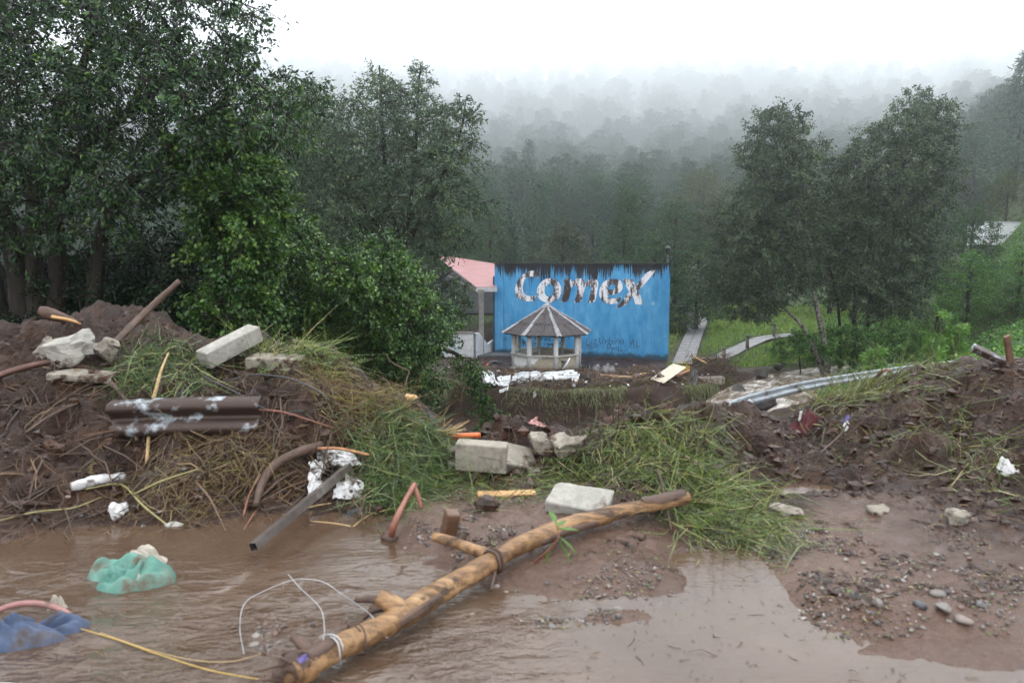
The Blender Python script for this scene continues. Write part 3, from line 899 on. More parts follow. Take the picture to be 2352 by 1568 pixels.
def letter_material():
    m, nt, b, tc = new_mat('stained_lettering')
    o = tc.outputs['Object']
    n1 = noise(nt, 3.2, 8, .78, o, (1, 1, .45)); n2 = noise(nt, 1.9, 3, .5, o, (1.3, 1, .3)); n3 = noise(nt, 12, 6, .75, o, (1, 1, .5))
    f = math_n(nt, 'ADD', math_n(nt, 'ADD', math_n(nt, 'MULTIPLY', n1.outputs[0], .45), math_n(nt, 'MULTIPLY', n2.outputs[0], .5)), math_n(nt, 'MULTIPLY', n3.outputs[0], .22))
    r = ramp(nt, [(.530, (.74, .75, .78)), (.568, (.58, .56, .57)), (.600, (.08, .06, .064)), (.68, (.024, .017, .019))])
    nt.links.new(f, r.inputs[0]); nt.links.new(r.outputs[0], b.inputs['Base Color'])
    b.inputs['Roughness'].default_value = .8
    bump(nt, b, noise(nt, 14, 8, .7, o).outputs[0], .5, .03)
    return m
M['letter'] = letter_material()
def flat_shape(name, outlines, mat, parent, conv, d=.004):
    """filled outline (with holes) lying on the wall as a coat of paint with a little thickness"""
    cu = bpy.data.curves.new(name, 'CURVE'); cu.dimensions = '2D'; cu.fill_mode = 'BOTH'; cu.extrude = .0015
    for pts in outlines:
        q = [conv(x, y, d) for x, y in pts]
        s = cu.splines.new('POLY'); s.points.add(len(q) - 1)
        for i, p in enumerate(q):
            s.points[i].co = (float((p - wpt(0, d, 0)).dot(wdir)), float(p[2]), 0, 1)
        s.use_cyclic_u = True
    tmp = bpy.data.objects.new(name, cu); COL.objects.link(tmp)
    me = bpy.data.meshes.new_from_object(tmp.evaluated_get(bpy.context.evaluated_depsgraph_get()))
    bpy.data.objects.remove(tmp); bpy.data.curves.remove(cu)
    l = root_loc(parent)
    for v in me.vertices:
        p = wpt(v.co.x, d + v.co.z, v.co.y) - l
        v.co = p
    me.materials.clear(); me.materials.append(mat)
    o = bpy.data.objects.new(name, me); COL.objects.link(o); o.parent = parent
    return o
C_ = [(490, 108, 1), (430, 100), (370, 104), (310, 130), (255, 172), (215, 230), (192, 290), (184, 345), (195, 405), (230, 445), (280, 466), (345, 477), (426, 474, 1),
      (450, 402, 1), (395, 411), (340, 407), (300, 383), (281, 340), (278, 290), (290, 240), (315, 198), (350, 176), (405, 172), (475, 187, 1)]
O_ = [(600, 195), (665, 200), (720, 240), (752, 310), (745, 390), (705, 455), (640, 492), (570, 493), (500, 460), (460, 400), (457, 330), (490, 260), (540, 213)]
OI = [(610, 262), (645, 285), (660, 335), (645, 390), (600, 420), (562, 400), (547, 350), (560, 295)]
M_ = [(745, 487, 1), (770, 370), (800, 250, 1), (775, 236, 1), (805, 199), (848, 195), (877, 215), (881, 245, 1), (930, 206), (985, 195), (1030, 214), (1041, 255, 1), (1085, 211), (1140, 198),
      (1192, 215), (1211, 262), (1200, 330), (1182, 430), (1163, 478), (1125, 496), (1080, 494, 1), (1106, 400), (1121, 325), (1108, 290), (1076, 285), (1046, 310), (1030, 370), (1012, 440),
      (996, 474), (960, 492), (910, 492, 1), (938, 400), (952, 322), (940, 290), (905, 285), (880, 310), (862, 390), (846, 448), (830, 474), (798, 487)]
E_ = [(1511, 300), (1500, 250), (1465, 214), (1400, 200), (1330, 209), (1270, 244), (1234, 300), (1220, 370), (1230, 430), (1260, 475), (1312, 502), (1380, 510), (1440, 501), (1474, 480, 1),
      (1495, 412, 1), (1440, 437), (1380, 440), (1337, 426), (1316, 397, 1), (1390, 395), (1450, 376), (1495, 345)]
EI = [(1325, 331, 1), (1340, 288), (1383, 264), (1416, 280), (1410, 318), (1392, 331, 1)]
X_ = [(1420, 556, 1), (1480, 490), (1540, 420), (1590, 358, 1), (1552, 290), (1525, 240), (1505, 205, 1), (1560, 202), (1620, 206), (1648, 238), (1666, 288, 1), (1720, 222), (1785, 143), (1850, 102),
      (1930, 88, 1), (1880, 142), (1830, 205), (1760, 282), (1699, 347, 1), (1724, 400), (1744, 460), (1760, 516, 1), (1665, 514, 1), (1652, 462), (1634, 414, 1), (1590, 478), (1548, 520), (1490, 547)]
for outl in ([C_], [O_, OI], [M_], [E_, EI], [X_]):
    flat_shape('painted_letter', [curve_round(q) for q in outl], M['letter'], slab_o, zw)
M['mark'] = pmat('pale_mark_paint', [(.3, (.35, .48, .58)), (.7, (.5, .62, .7))], 4, .8, .3, .2)
M['spray'] = pmat('black_spray_paint', [(.3, (.012, .018, .035)), (.7, (.03, .045, .075))], 6, .7, .3, .2)
def strokes(name, polys, width, mat, conv, d=.008, smooth=True):
    mb = MB()
    for q in polys:
        pts = np.array([conv(x, y, d) for x, y in q])
        if smooth and len(pts) > 2: pts = smooth_path(pts, 5)
        t = nrm(np.gradient(pts, axis=0)); s = np.cross(t, wnor) * width * .5
        n = len(pts)
        V = np.concatenate([pts - s, pts + s, pts - s - wnor * .006, pts + s - wnor * .006])
        i = np.arange(n - 1)
        mb.add(V, np.concatenate([np.stack([i, i + 1, n + i + 1, n + i], 1), np.stack([i + 2 * n, i + 3 * n, i + 3 * n + 1, i + 2 * n + 1], 1)]))
    return part(name, mb, mat, slab_o, False)
_ring = [(1882 + 18 * math.cos(a), 503 + 18 * math.sin(a)) for a in np.linspace(0, 2 * PI, 17)]
strokes('registered_mark', [_ring, [(1876, 513), (1876, 494), (1886, 494), (1889, 499), (1885, 503), (1877, 503)], [(1882, 503), (1889, 513)]], .022, M['mark'], zw, smooth=False)
GR = {
 'liz': [[(1075, 925), (1066, 965), (1060, 1003), (1090, 1006), (1118, 998)], [(1130, 962), (1128, 1000)], [(1131, 938), (1131, 942)], [(1150, 950), (1186, 945), (1160, 985), (1150, 1000), (1190, 994)],
         [(1055, 1022), (1215, 1017)], [(1058, 1045), (1196, 1040)], [(1102, 1068), (1122, 1058), (1148, 1062)]],
 'urbing': [[(1222, 925), (1225, 970), (1245, 1000), (1268, 960), (1272, 915)], [(1296, 950), (1292, 1005), (1300, 965), (1325, 955)], [(1345, 925), (1340, 995), (1370, 1000), (1385, 975), (1365, 955), (1342, 965)],
            [(1404, 955), (1400, 1000)], [(1406, 935), (1407, 938)], [(1425, 1000), (1430, 955), (1450, 945), (1462, 960), (1462, 1000)], [(1515, 945), (1490, 945), (1478, 965), (1495, 985), (1513, 965), (1515, 945), (1517, 990), (1505, 1005)]],
 'pyya': [[(1310, 1090), (1318, 1050), (1320, 1010), (1350, 1005), (1360, 1030), (1335, 1050), (1318, 1050)], [(1362, 1040), (1372, 1065), (1388, 1040), (1375, 1085), (1362, 1105)], [(1395, 1045), (1402, 1068), (1420, 1045)],
          [(1462, 1040), (1440, 1035), (1428, 1060), (1448, 1075), (1462, 1050), (1455, 1095), (1462, 1090)], [(1480, 1075), (1479, 1090)], [(1492, 1060), (1490, 1090), (1508, 1088)]],
 'ml': [[(1583, 1042), (1600, 1038), (1603, 960), (1620, 1005), (1640, 945), (1646, 1040), (1655, 1043)], [(1685, 950), (1680, 1035), (1700, 1040)], [(1700, 1022), (1716, 1028)]],
 'nl': [[(22, 955), (24, 910), (40, 955), (42, 912)], [(48, 950), (49, 953)], [(68, 915), (66, 948), (90, 946)], [(98, 942), (105, 946)]],
 'tag': [[(412, 930), (455, 925)], [(415, 945), (458, 940)], [(428, 912), (418, 955)], [(448, 910), (440, 955)], [(465, 960), (485, 915), (495, 955)], [(505, 955), (508, 915), (520, 950), (530, 905)], [(540, 940), (555, 925), (545, 955), (565, 955)],
         [(572, 900), (568, 955), (585, 930), (590, 955)], [(600, 945), (612, 930), (602, 962), (628, 960)], [(620, 915), (620, 955)], [(640, 960), (655, 945)]],
 'scrawl': [[(270, 1000), (285, 935), (290, 1020), (305, 960), (320, 1030)], [(275, 975), (300, 985), (275, 1030)], [(392, 1020), (400, 985), (440, 990), (470, 1030)], [(405, 1030), (430, 1000), (470, 1000), (500, 1030)],
            [(545, 1010), (580, 995), (610, 1005), (580, 1030)], [(585, 1032), (640, 990), (650, 1030), (700, 1035)], [(600, 1005), (660, 1010)], [(725, 990), (770, 975), (760, 1030), (735, 1040)], [(845, 920), (855, 910), (840, 935)], [(915, 920), (930, 930), (910, 950)]]}
for k, v in GR.items():
    strokes('graffiti', v, .05 if k in ('scrawl',) else .034, M['spray'], zw)

# ================================================================== COURT HALL left of the wall
M['pink_roof'] = pmat('pink_roof_sheet', [(.3, (.34, .165, .16)), (.7, (.46, .245, .24))], 1.2, .5, .4, .1)
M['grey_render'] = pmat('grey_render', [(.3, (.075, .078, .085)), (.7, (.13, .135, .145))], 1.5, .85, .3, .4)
M['white_render'] = pmat('white_render', [(.3, (.52, .53, .54)), (.6, (.68, .69, .70)), (.8, (.74, .75, .76))], 2.5, .8, .3, .4, 14, .02, dirt=((.22, .23, .21), .60, .74, 1.7))
M['post_conc'] = pmat('weathered_post', [(.3, (.14, .135, .12)), (.7, (.28, .27, .24))], 4, .85, .3, .5, 20, .02)
hx, hy = P(1104, 660, 46.8)[0], 46.8
hall = thing('sports_court_hall', (hx, hy, -4.8), 'open court hall with pink corrugated roof, left of the blue wall', 'building')
A_, B_ = P(1093, 656, 46.6), P(1141.5, 661.5, 46.6); Cc, Dd = P(1146, 606.8, 62), P(995, 583, 68)
A_[2] = B_[2] = (A_[2] + B_[2]) / 2
nrib = 90; u = np.linspace(0, 1, nrib * 4 + 1); v = np.linspace(0, 1, 8)
U, Vv = np.meshgrid(u, v)
Rf = (A_ * (1 - U[..., None]) + B_ * U[..., None]) * (1 - Vv[..., None]) + (Dd * (1 - U[..., None]) + Cc * U[..., None]) * Vv[..., None]
Rf[..., 2] += .025 * np.sin(U * nrib * 2 * PI) * (.3 + Vv)
roof = part('roof', MB().add(Rf.reshape(-1, 3), grid_faces(8, len(u))), M['pink_roof'], hall)
M['fascia'] = pmat('grey_fascia', [(.3, (.36, .37, .38)), (.7, (.5, .51, .52))], 3, .5, .4, .2)
_m = MB(); fc = (A_ + B_) / 2; _m.add(*box(abs(B_[0] - A_[0]), .12, .30, fc + (.0, -.09, -.17))); part('gutter', _m, M['fascia'], roof, False)
_m = MB(); V, F = box(.34, .34, 4.75, (P(1105.5, 700, 46.5)[0], 46.5, -2.6)); _m.add(V, F); part('column', _m, M['post_conc'], hall, False)
_m = MB(); V, F = box(.46, .42, .26, (P(1105.5, 700, 46.5)[0], 46.5, -.34)); _m.add(V, F); part('column_head', _m, M['post_conc'], hall, False)
tr0, tr1 = P(1100, 668, 46.7), P(1030, 612, 60)
_m = MB()
top = np.linspace(0, 1, 9)[:, None] * (tr1 - tr0) + tr0; low = top - np.array([0, 0, .1]) - np.linspace(0, 1, 9)[:, None] * np.array([0, 0, .7])
_m.add(*tube(top, .05, 6)); _m.add(*tube(low, .05, 6))
for i in range(8):
    _m.add(*tube(np.array([top[i], low[i + 1]]), .035, 5)); _m.add(*tube(np.array([low[i], top[i]]), .035, 5))
part('roof_truss', _m, M['post_conc'], hall)
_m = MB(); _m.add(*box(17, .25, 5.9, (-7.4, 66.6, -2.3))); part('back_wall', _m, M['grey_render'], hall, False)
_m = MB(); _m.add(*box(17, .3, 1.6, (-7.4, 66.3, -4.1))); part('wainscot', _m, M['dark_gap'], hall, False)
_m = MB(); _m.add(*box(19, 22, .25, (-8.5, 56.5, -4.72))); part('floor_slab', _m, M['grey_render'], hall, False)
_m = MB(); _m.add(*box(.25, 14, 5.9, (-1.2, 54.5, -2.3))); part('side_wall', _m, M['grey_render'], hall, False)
# white dwarf wall in front of the court
dw = thing('dwarf_wall', (P(1050, 800, 45.4)[0], 45.4, -4.8), 'low white rendered wall with faded blue paint, behind the leafy bush', 'wall')
z0 = -4.95; z1 = P(1050, 765, 45.4)[2]
xl, xr_ = P(430, 790, 45.4)[0], P(1087, 790, 45.4)[0]
_m = MB(); _m.add(*box(xr_ - xl, .22, z1 - z0, ((xl + xr_) / 2, 45.4, (z0 + z1) / 2))); part('front_wall', _m, M['white_render'], dw, False)
_m = MB(); _m.add(*box(xr_ - xl + .1, .34, .07, ((xl + xr_) / 2, 45.4, z1 + .037))); part('wall_cap', _m, M['post_conc'], dw, False)
e0 = np.array([xr_ + .001, 45.3]); e1 = np.array([P(1152, 790, 49.5)[0], 49.5])
prof = [(0, z1), (.12, z1), (.42, z1 - .95), (.62, z1 - .75), (1., z1 - .72)]
top = np.array([(*(e0 + (e1 - e0) * t), z) for t, z in prof]); n = len(top)
bot = top.copy(); bot[:, 2] = z0; nn_ = np.array([.16, -.03, 0])
V = np.concatenate([bot, top, bot + nn_, top + nn_]); i = np.arange(n - 1)
F = np.concatenate([np.stack([i, i + 1, n + i + 1, n + i], 1), np.stack([2 * n + i, 3 * n + i, 3 * n + i + 1, 2 * n + i + 1], 1), np.stack([n + i, n + i + 1, 3 * n + i + 1, 3 * n + i], 1)])
part('ramp_wall', MB().add(V, F), M['white_render'], dw, False)
M['faded_blue'] = pmat('faded_blue_paint', [(.35, (.16, .30, .48)), (.5, (.50, .57, .65)), (.7, (.64, .66, .70))], 4, .8, .3, .2)
def dpt(px, py):
    p = P(px, py, 45.4 - .118); return p
_m = MB()
for q in ([(1020, 778), (1050, 812), (1058, 806), (1028, 772)], [(1050, 774), (1016, 808), (1024, 814), (1058, 780)], [(1004, 790), (1012, 774), (1018, 776), (1010, 792)]):
    V = np.array([dpt(*k) for k in q]); _m.add(np.vstack([V, V + (0, .006, 0)]), np.array([(0, 1, 2, 3), (7, 6, 5, 4)]))
part('painted_sign', _m, M['faded_blue'], dw, False)

# ================================================================== KIOSK
GX, GY = P(1256, 800, 41.6)[0], 41.6
GZ = -4.78
kiosk = thing('octagonal_kiosk', (GX, GY, GZ), 'octagonal kiosk with brown corrugated roof and peeling white parapet, before the blue wall', 'kiosk')
PH = [R(12 + 45 * k) for k in range(8)]
def oct_pt(r, ph, z):
    return np.array([GX + r * math.sin(ph), GY - r * math.cos(ph), z])
zt, ze, zc_ = P(1256, 703, 41.6)[2], P(1256, 763, 41.6)[2], P(1256, 817, 39.6)[2]
def parapet_material():
    m, nt, b, tc = new_mat('peeling_plaster')
    o = tc.outputs['Object']
    sep = nt.nodes.new('ShaderNodeSeparateXYZ'); nt.links.new(o, sep.inputs[0])
    n1 = noise(nt, 1.8, 7, .65, o); n2 = noise(nt, 9, 6, .7, o)
    wht = ramp(nt, [(.3, (.62, .62, .61)), (.6, (.78, .78, .77))]); nt.links.new(n2.outputs[0], wht.inputs[0])
    tan = ramp(nt, [(.3, (.26, .22, .16)), (.6, (.42, .37, .29)), (.8, (.50, .46, .38))]); nt.links.new(n2.outputs[0], tan.inputs[0])
    # the lost coat reaches higher towards the right-hand panels
    lim = math_n(nt, 'ADD', math_n(nt, 'MULTIPLY', n1.outputs[0], 1.2), math_n(nt, 'MULTIPLY', math_n(nt, 'ADD', sep.outputs[0], .55), .75))
    f = ramp(nt, [(.485, (1, 1, 1)), (.51, (0, 0, 0))])
    nt.links.new(math_n(nt, 'ADD', math_n(nt, 'MULTIPLY', math_n(nt, 'SUBTRACT', sep.outputs[2], lim), .5), .37), f.inputs[0])
    col = mixc(nt, f.outputs[0], wht.outputs[0], tan.outputs[0])
    sp = noise(nt, 26, 4, .7, o); sr = ramp(nt, [(.64, (0, 0, 0)), (.70, (1, 1, 1))]); nt.links.new(sp.outputs[0], sr.inputs[0])
    col = mixc(nt, sr.outputs[0], col, (.10, .07, .05))
    ft = ramp(nt, [(.0, (.7, .7, .7)), (.2, (0, 0, 0))]); nt.links.new(math_n(nt, 'SUBTRACT', sep.outputs[2], math_n(nt, 'MULTIPLY', n1.outputs[0], .35)), ft.inputs[0])
    col = mixc(nt, ft.outputs[0], col, (.17, .12, .08))
    nt.links.new(col, b.inputs['Base Color']); b.inputs['Roughness'].default_value = .8
    bump(nt, b, n2.outputs[0], .5, .02)
    return m
M['parapet'] = parapet_material()
M['ledge'] = pmat('ledge_plaster', [(.3, (.34, .31, .26)), (.6, (.55, .53, .48)), (.8, (.62, .60, .56))], 5, .7, .3, .4, dirt=((.15, .11, .08), .56, .70, 4))
M['col_white'] = pmat('white_column', [(.3, (.50, .50, .50)), (.7, (.66, .66, .66))], 5, .75, .3, .3, dirt=((.14, .10, .08), .66, .72, 14))
M['corrugated'] = pmat('brown_corrugated', [(.25, (.026, .021, .022)), (.5, (.052, .042, .043)), (.7, (.08, .066, .066)), (.9, (.11, .07, .06))], 4, .65, .4, .2, 20, .01, dirt=((.012, .012, .012), .66, .70, 7))
M['ridge_cap'] = pmat('pale_ridge_sheet', [(.3, (.13, .125, .13)), (.55, (.25, .25, .26)), (.75, (.40, .40, .42))], 3.5, .45, .5, .2, 16, .01, dirt=((.06, .055, .055), .60, .72, 6))
_m = MB()
sl_ = np.array([oct_pt(2.3, p, GZ + .06) for p in PH] + [oct_pt(2.3, p, GZ - .3) for p in PH])
_m.add(sl_, [np.array([list(range(8))]), np.array([(i, (i + 1) % 8, 8 + (i + 1) % 8, 8 + i) for i in range(8)])])
part('floor_slab', _m, M['ledge'], kiosk, False)
RC = 2.06
for k in range(8):
    c = oct_pt(RC, PH[k], 0)
    pts = np.array([c + (0, 0, GZ), c + (0, 0, (GZ + ze) / 2), c + (0, 0, ze + .25)])
    part('column', MB().add(*tube(pts, .145, 18)), M['col_white'], kiosk)
for k in range(8):
    a, b2 = PH[k], PH[(k + 1) % 8]
    def slab(ro, ri, za, zb):
        q = [oct_pt(ro, a, za), oct_pt(ro, b2, za), oct_pt(ri, b2, za), oct_pt(ri, a, za), oct_pt(ro, a, zb), oct_pt(ro, b2, zb), oct_pt(ri, b2, zb), oct_pt(ri, a, zb)]
        return np.array(q), np.array([(0, 3, 2, 1), (4, 5, 6, 7), (0, 1, 5, 4), (1, 2, 6, 5), (2, 3, 7, 6), (3, 0, 4, 7)])
    # the panel between two columns, set back a little from their faces
    part('parapet_panel', MB().add(*slab(RC + .075, RC - .06, GZ - .05, zc_ - .062)), M['parapet'], kiosk, False)
    part('counter_ledge', MB().add(*slab(RC + .24, RC - .20, zc_ - .06, zc_)), M['ledge'], kiosk, False)
RE = 2.76
apex = np.array([GX, GY, zt])
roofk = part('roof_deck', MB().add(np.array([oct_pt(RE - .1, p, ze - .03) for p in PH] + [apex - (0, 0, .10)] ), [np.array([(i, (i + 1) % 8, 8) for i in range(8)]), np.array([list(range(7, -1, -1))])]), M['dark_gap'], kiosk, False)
for k in range(8):
    ea, eb = oct_pt(RE, PH[k], ze), oct_pt(RE, PH[(k + 1) % 8], ze)
    nup = nrm(np.cross(eb - ea, apex - ea))
    if nup[2] < 0: nup = -nup
    for tier in range(3):
        t0, t1 = (0, .36, .69)[tier] - .0, (.40, .73, .985)[tier]
        nr = [20, 13, 7][tier]
        us = np.linspace(0, 1, nr * 4 + 1); ts = np.linspace(t0, t1, 4)
        U, T_ = np.meshgrid(us, ts)
        base = (ea * (1 - U[..., None]) + eb * U[..., None]) * (1 - T_[..., None]) + apex * T_[..., None]
        # ribs keep their spacing up the slope
        sx = (U - .5) * (1 - T_) * np.linalg.norm(eb - ea)
        rib = .034 * np.sin(sx / .13 * 2 * PI)
        V = base + nup * (rib + .05 + .028 * tier * 0 + (.030 * (1 - (T_ - t0) / (t1 - t0)) + .012 if tier else .012))[..., None]
        rng_ = np.random.RandomState(k * 5 + tier)
        part('roof_sheet', MB().add(V.reshape(-1, 3), grid_faces(4, len(us))), M['corrugated'], kiosk)
    # pale cap over the hip
    ed = nrm(apex - ea); sd_ = nrm(np.cross(ed, [0, 0, 1])); up_ = np.cross(sd_, ed); up_ = up_ if up_[2] > 0 else -up_
    q = []
    for t in np.linspace(-.01, .99, 5):
        p = ea + (apex - ea) * t + up_ * .13; wd = .15 * (1 - .5 * t)
        q += [p - sd_ * wd - up_ * .075, p, p + sd_ * wd - up_ * .075]
    part('hip_cap', MB().add(np.array(q), grid_faces(5, 3)), M['ridge_cap'], kiosk, False)
_m = MB(); _m.add(*tube(np.array([apex + (0, 0, -.05), apex + (0, 0, .10), apex + (0, 0, .19)]), [.34, .22, .03], 8)); part('roof_finial', _m, M['ridge_cap'], kiosk, False)
# ================================================================== TREES
def clump_leaves(mb, wood, c, r, n, size, rng, asp, droop, up, twigs=7, flat=.75, hue=0.):
    """a spray of twigs with leaves along them"""
    td = nrm(rng.normal(size=(twigs, 3)) + np.array([0, 0, .15])) * np.array([1, 1, flat])
    tl = r * rng.uniform(.55, 1.15, twigs)
    A = np.repeat(c[None], twigs, 0); B = c + td * tl[:, None] + np.array([0, 0, -1]) * (droop * tl * .35)[:, None]
    if wood is not None:
        wood.add(*tri_sticks(A, B, size * .055 + .004, rng, .07))
    k = rng.randint(0, twigs, n)
    t = rng.uniform(.25, 1.05, n) ** .75
    pos = A[k] + (B[k] - A[k]) * t[:, None] + rng.normal(size=(n, 3)) * r * .10
    d = nrm(B - A)[k] * .8 + rng.normal(size=(n, 3)) * .7 + np.array([0, 0, -droop])
    V, F = leaf_quads(pos, d, size * rng.uniform(.6, 1.25, n), rng, asp, up)
    mb.add(V, F, np.repeat(np.clip(rng.beta(2, 2.6, n) + hue, 0, 1), 4))

def tree(name, label, poly, D, depth, spacing, rcl, nleaf, size, leafm, barkm, trunks, seed, asp=.45, droop=.4, up=.5, group=None, base=None, limb=.035, erode=.55, cat='tree', bright_top=0., keep=1.0, twigs=6):
    """poly: crown outline in the photo; clumps are spread through a body with real depth"""
    rng = np.random.RandomState(seed)
    xs = [p[0] for p in poly]; ys = [p[1] for p in poly]
    NT = 9000
    pxs, pys = rng.uniform(min(xs), max(xs), NT), rng.uniform(min(ys), max(ys), NT)
    ins = np.zeros(NT, bool); ed = np.full(NT, 1e9)
    for i in range(len(poly)):
        (x0, y0), (x1, y1) = poly[i - 1], poly[i]
        cr = ((y0 > pys) != (y1 > pys))
        if y0 != y1: ins ^= cr & (pxs < (x0 - x1) * (pys - y1) / (y0 - y1) + x1)
        t = np.clip(((pxs - x0) * (x1 - x0) + (pys - y0) * (y1 - y0)) / max((x1 - x0) ** 2 + (y1 - y0) ** 2, 1e-6), 0, 1)
        ed = np.minimum(ed, np.hypot(pxs - x0 - t * (x1 - x0), pys - y0 - t * (y1 - y0)))
    ins &= ed > erode * rcl * FOC / D * rng.uniform(.3, 1.3, NT)
    e = np.clip(ed / (spacing * 2.2), .04, 1)
    dd = rng.uniform(-1, 1, NT) * depth * np.sqrt(e)
    m = spacing * D / FOC
    acc = np.zeros((0, 3))
    for i in np.nonzero(ins)[0]:
        q = P(pxs[i], pys[i], D + dd[i])
        if len(acc) == 0 or ((acc - q) ** 2).sum(1).min() > m * m:
            acc = np.vstack([acc, q])
    cand = list(acc)
    cl = [c for c in cand if rng.uniform() < keep]
    tp = []
    wood = MB(); crown = MB(); twig = MB() if barkm is M['birch'] else wood
    nodes = []
    for pts, r0, r1 in trunks:
        W = np.array([P(a, b, D + (rest_[0] if rest_ else 0)) for a, b, *rest_ in pts])
        if len(W) > 2: W = smooth_path(W, 7)
        W = W + fbm3(W, .8, 2, seed)[:, None] * .10 * (np.arange(len(W)) > 0)[:, None]
        wood.add(*tube(W, np.linspace(r0, r1, 12), 10, .10, 3., seed))
        nodes += [(w_, r0 + (r1 - r0) * i / len(W)) for i, w_ in enumerate(W)]
        tp.append(W[0])
    NP = np.array([n[0] for n in nodes]); NR = np.array([n[1] for n in nodes])
    order = sorted(cl, key=lambda c: np.min(np.linalg.norm(NP - c, axis=1)))
    for c in order:
        d = np.linalg.norm(NP - c, axis=1) + 2.2 * np.maximum(0, NP[:, 2] - c[2] + .15 * np.linalg.norm(NP[:, :2] - c[:2], axis=1))
        i = int(np.argmin(d)); a = NP[i]
        L_ = np.linalg.norm(c - a)
        mid = (a + c) / 2 + np.array([0, 0, .12 * L_]) + rng.normal(size=3) * .06 * L_
        W = smooth_path([a, mid, c], 4)
        r0 = max(.008, min(NR[i] * .6, limb * (.4 + .25 * L_)))
        twig.add(*tube(W, [r0, r0 * .35], 5, caps=False))
        NP = np.vstack([NP, W[2:]]); NR = np.concatenate([NR, np.linspace(r0, r0 * .45, len(W))[2:]])
        clump_leaves(crown, twig, c, rcl * rng.uniform(.75, 1.25), int(nleaf * rng.uniform(.7, 1.3)), size, rng, asp, droop, up, twigs, hue=rng.uniform(-.2, .2))
    b = np.mean(tp, axis=0) if base is None else np.asarray(base)
    root = thing(name, b, label, cat, group)
    part('trunk', wood, barkm, root)
    part('crown', crown, leafm, root, smooth=False)
    if twig is not wood: part('branches', twig, M['bark'], root)
    return root

def gbase(px, D, py=800):
    x = P(px, py, D)[0]
    return (x, D, gz(x, D))

def tr(px, D, *pts):
    """trunk polyline in the photo, rooted on the ground at column px"""
    x = P(px, 800, D)[0]
    g = gz(x, D) - .25
    py = 784 - FOC * math.tan(math.atan((g - EYE) / D) + PITCH)
    return [(px, py)] + list(pts)

tree('broadleaf_tree', 'big dark many-stemmed tree filling the upper left of the view', [(-260, -160), (610, -160), (612, 20), (640, 100), (700, 180), (745, 245), (752, 305), (700, 335), (640, 372), (560, 420), (430, 490), (300, 545), (210, 590), (120, 560), (40, 590), (-260, 640)],
     12.0, 2.0, 66, .60, 215, .095, L['big'], M['bark'],
     [(tr(62, 12, (40, 620), (5, 470), (-40, 300), (-90, 120)), .20, .07), (tr(88, 12, (78, 600), (80, 430), (120, 300), (180, 170), (240, 20)), .17, .05),
      (tr(115, 12, (127, 600), (118, 480), (190, 340), (330, 230), (450, 130)), .17, .05), (tr(200, 12.6, (215, 600), (262, 470), (340, 380), (470, 270), (600, 140)), .15, .04),
      (tr(20, 11.8, (-20, 560), (-80, 420)), .13, .05)], 11, droop=.45, up=.4, limb=.04, keep=.66, twigs=9)
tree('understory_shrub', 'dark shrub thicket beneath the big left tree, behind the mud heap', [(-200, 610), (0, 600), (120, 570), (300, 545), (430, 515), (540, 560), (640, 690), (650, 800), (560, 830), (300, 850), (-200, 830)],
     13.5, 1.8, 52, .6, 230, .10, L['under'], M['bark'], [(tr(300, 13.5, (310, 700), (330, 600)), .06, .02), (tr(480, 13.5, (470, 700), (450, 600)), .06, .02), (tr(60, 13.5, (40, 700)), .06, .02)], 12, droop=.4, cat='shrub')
tree('vine_covered_tree', 'bright green vine-covered tree leaning between big left tree and rounded bush', [(395, 330), (440, 290), (490, 262), (560, 285), (615, 320), (645, 385), (662, 470), (648, 560), (640, 640), (640, 730), (600, 800), (500, 800), (440, 740), (470, 640), (450, 540), (420, 430)],
     11.3, 1.0, 40, .42, 230, .082, L['vine'], M['bark'], [(tr(470, 11.6, (480, 700), (500, 560), (520, 420), (500, 320)), .11, .03)], 13, asp=.7, droop=.35, up=.8)
tree('rounded_bush', 'rounded green bush smothered in creeper, left of the pink-roofed hall', [(575, 640), (600, 560), (650, 490), (715, 488), (742, 555), (790, 562), (830, 540), (888, 542), (930, 575), (965, 620), (1005, 650), (1035, 700), (1040, 760), (1012, 805), (1000, 870), (985, 925), (930, 930), (860, 880), (760, 845), (640, 830), (560, 800), (545, 700)],
     15.0, 1.9, 40, .50, 250, .082, L['bush'], M['bark'], [(tr(760, 15, (770, 760), (760, 650), (700, 540)), .10, .03), (tr(840, 15, (850, 780), (870, 680), (890, 590)), .10, .03), (tr(900, 15, (930, 800), (970, 720)), .08, .03)], 14, asp=.6, droop=.4, up=.75, cat='bush')
tree('alder_tree', 'tall grey-green twin-topped tree standing left of the pink roof', [(655, 210), (700, 168), (755, 200), (800, 215), (835, 165), (862, 140), (885, 128), (905, 170), (935, 180), (955, 130), (978, 128), (1000, 190), (1030, 225), (1070, 208), (1100, 245), (1106, 320), (1088, 400), (1110, 440), (1145, 448), (1100, 515), (1105, 570), (1040, 590), (1000, 610), (960, 650), (900, 565), (740, 565), (660, 480), (640, 350)],
     28, 2.6, 40, .70, 130, .155, L['alder'], M['bark'], [(tr(925, 28, (928, 700), (915, 560), (890, 420), (876, 280), (872, 150)), .20, .03), ([(918, 600), (940, 480), (955, 330), (966, 150)], .13, .025), ([(922, 580), (1000, 440), (1060, 300), (1072, 230)], .10, .02), ([(905, 560), (800, 420), (700, 240)], .10, .02)], 15, asp=.4, droop=.55, up=.4, limb=.03, twigs=9)
tree('drooping_tree', 'dark drooping tree hanging over the edge of the pink roof', [(920, 600), (1000, 590), (1040, 625), (1075, 655), (1100, 690), (1080, 720), (1055, 780), (1010, 780), (950, 700)],
     24, 1.2, 30, .36, 80, .14, L['right'], M['bark'], [(tr(960, 24, (970, 760), (990, 660), (1040, 620)), .09, .03)], 16, asp=.36, droop=.8, up=.3)
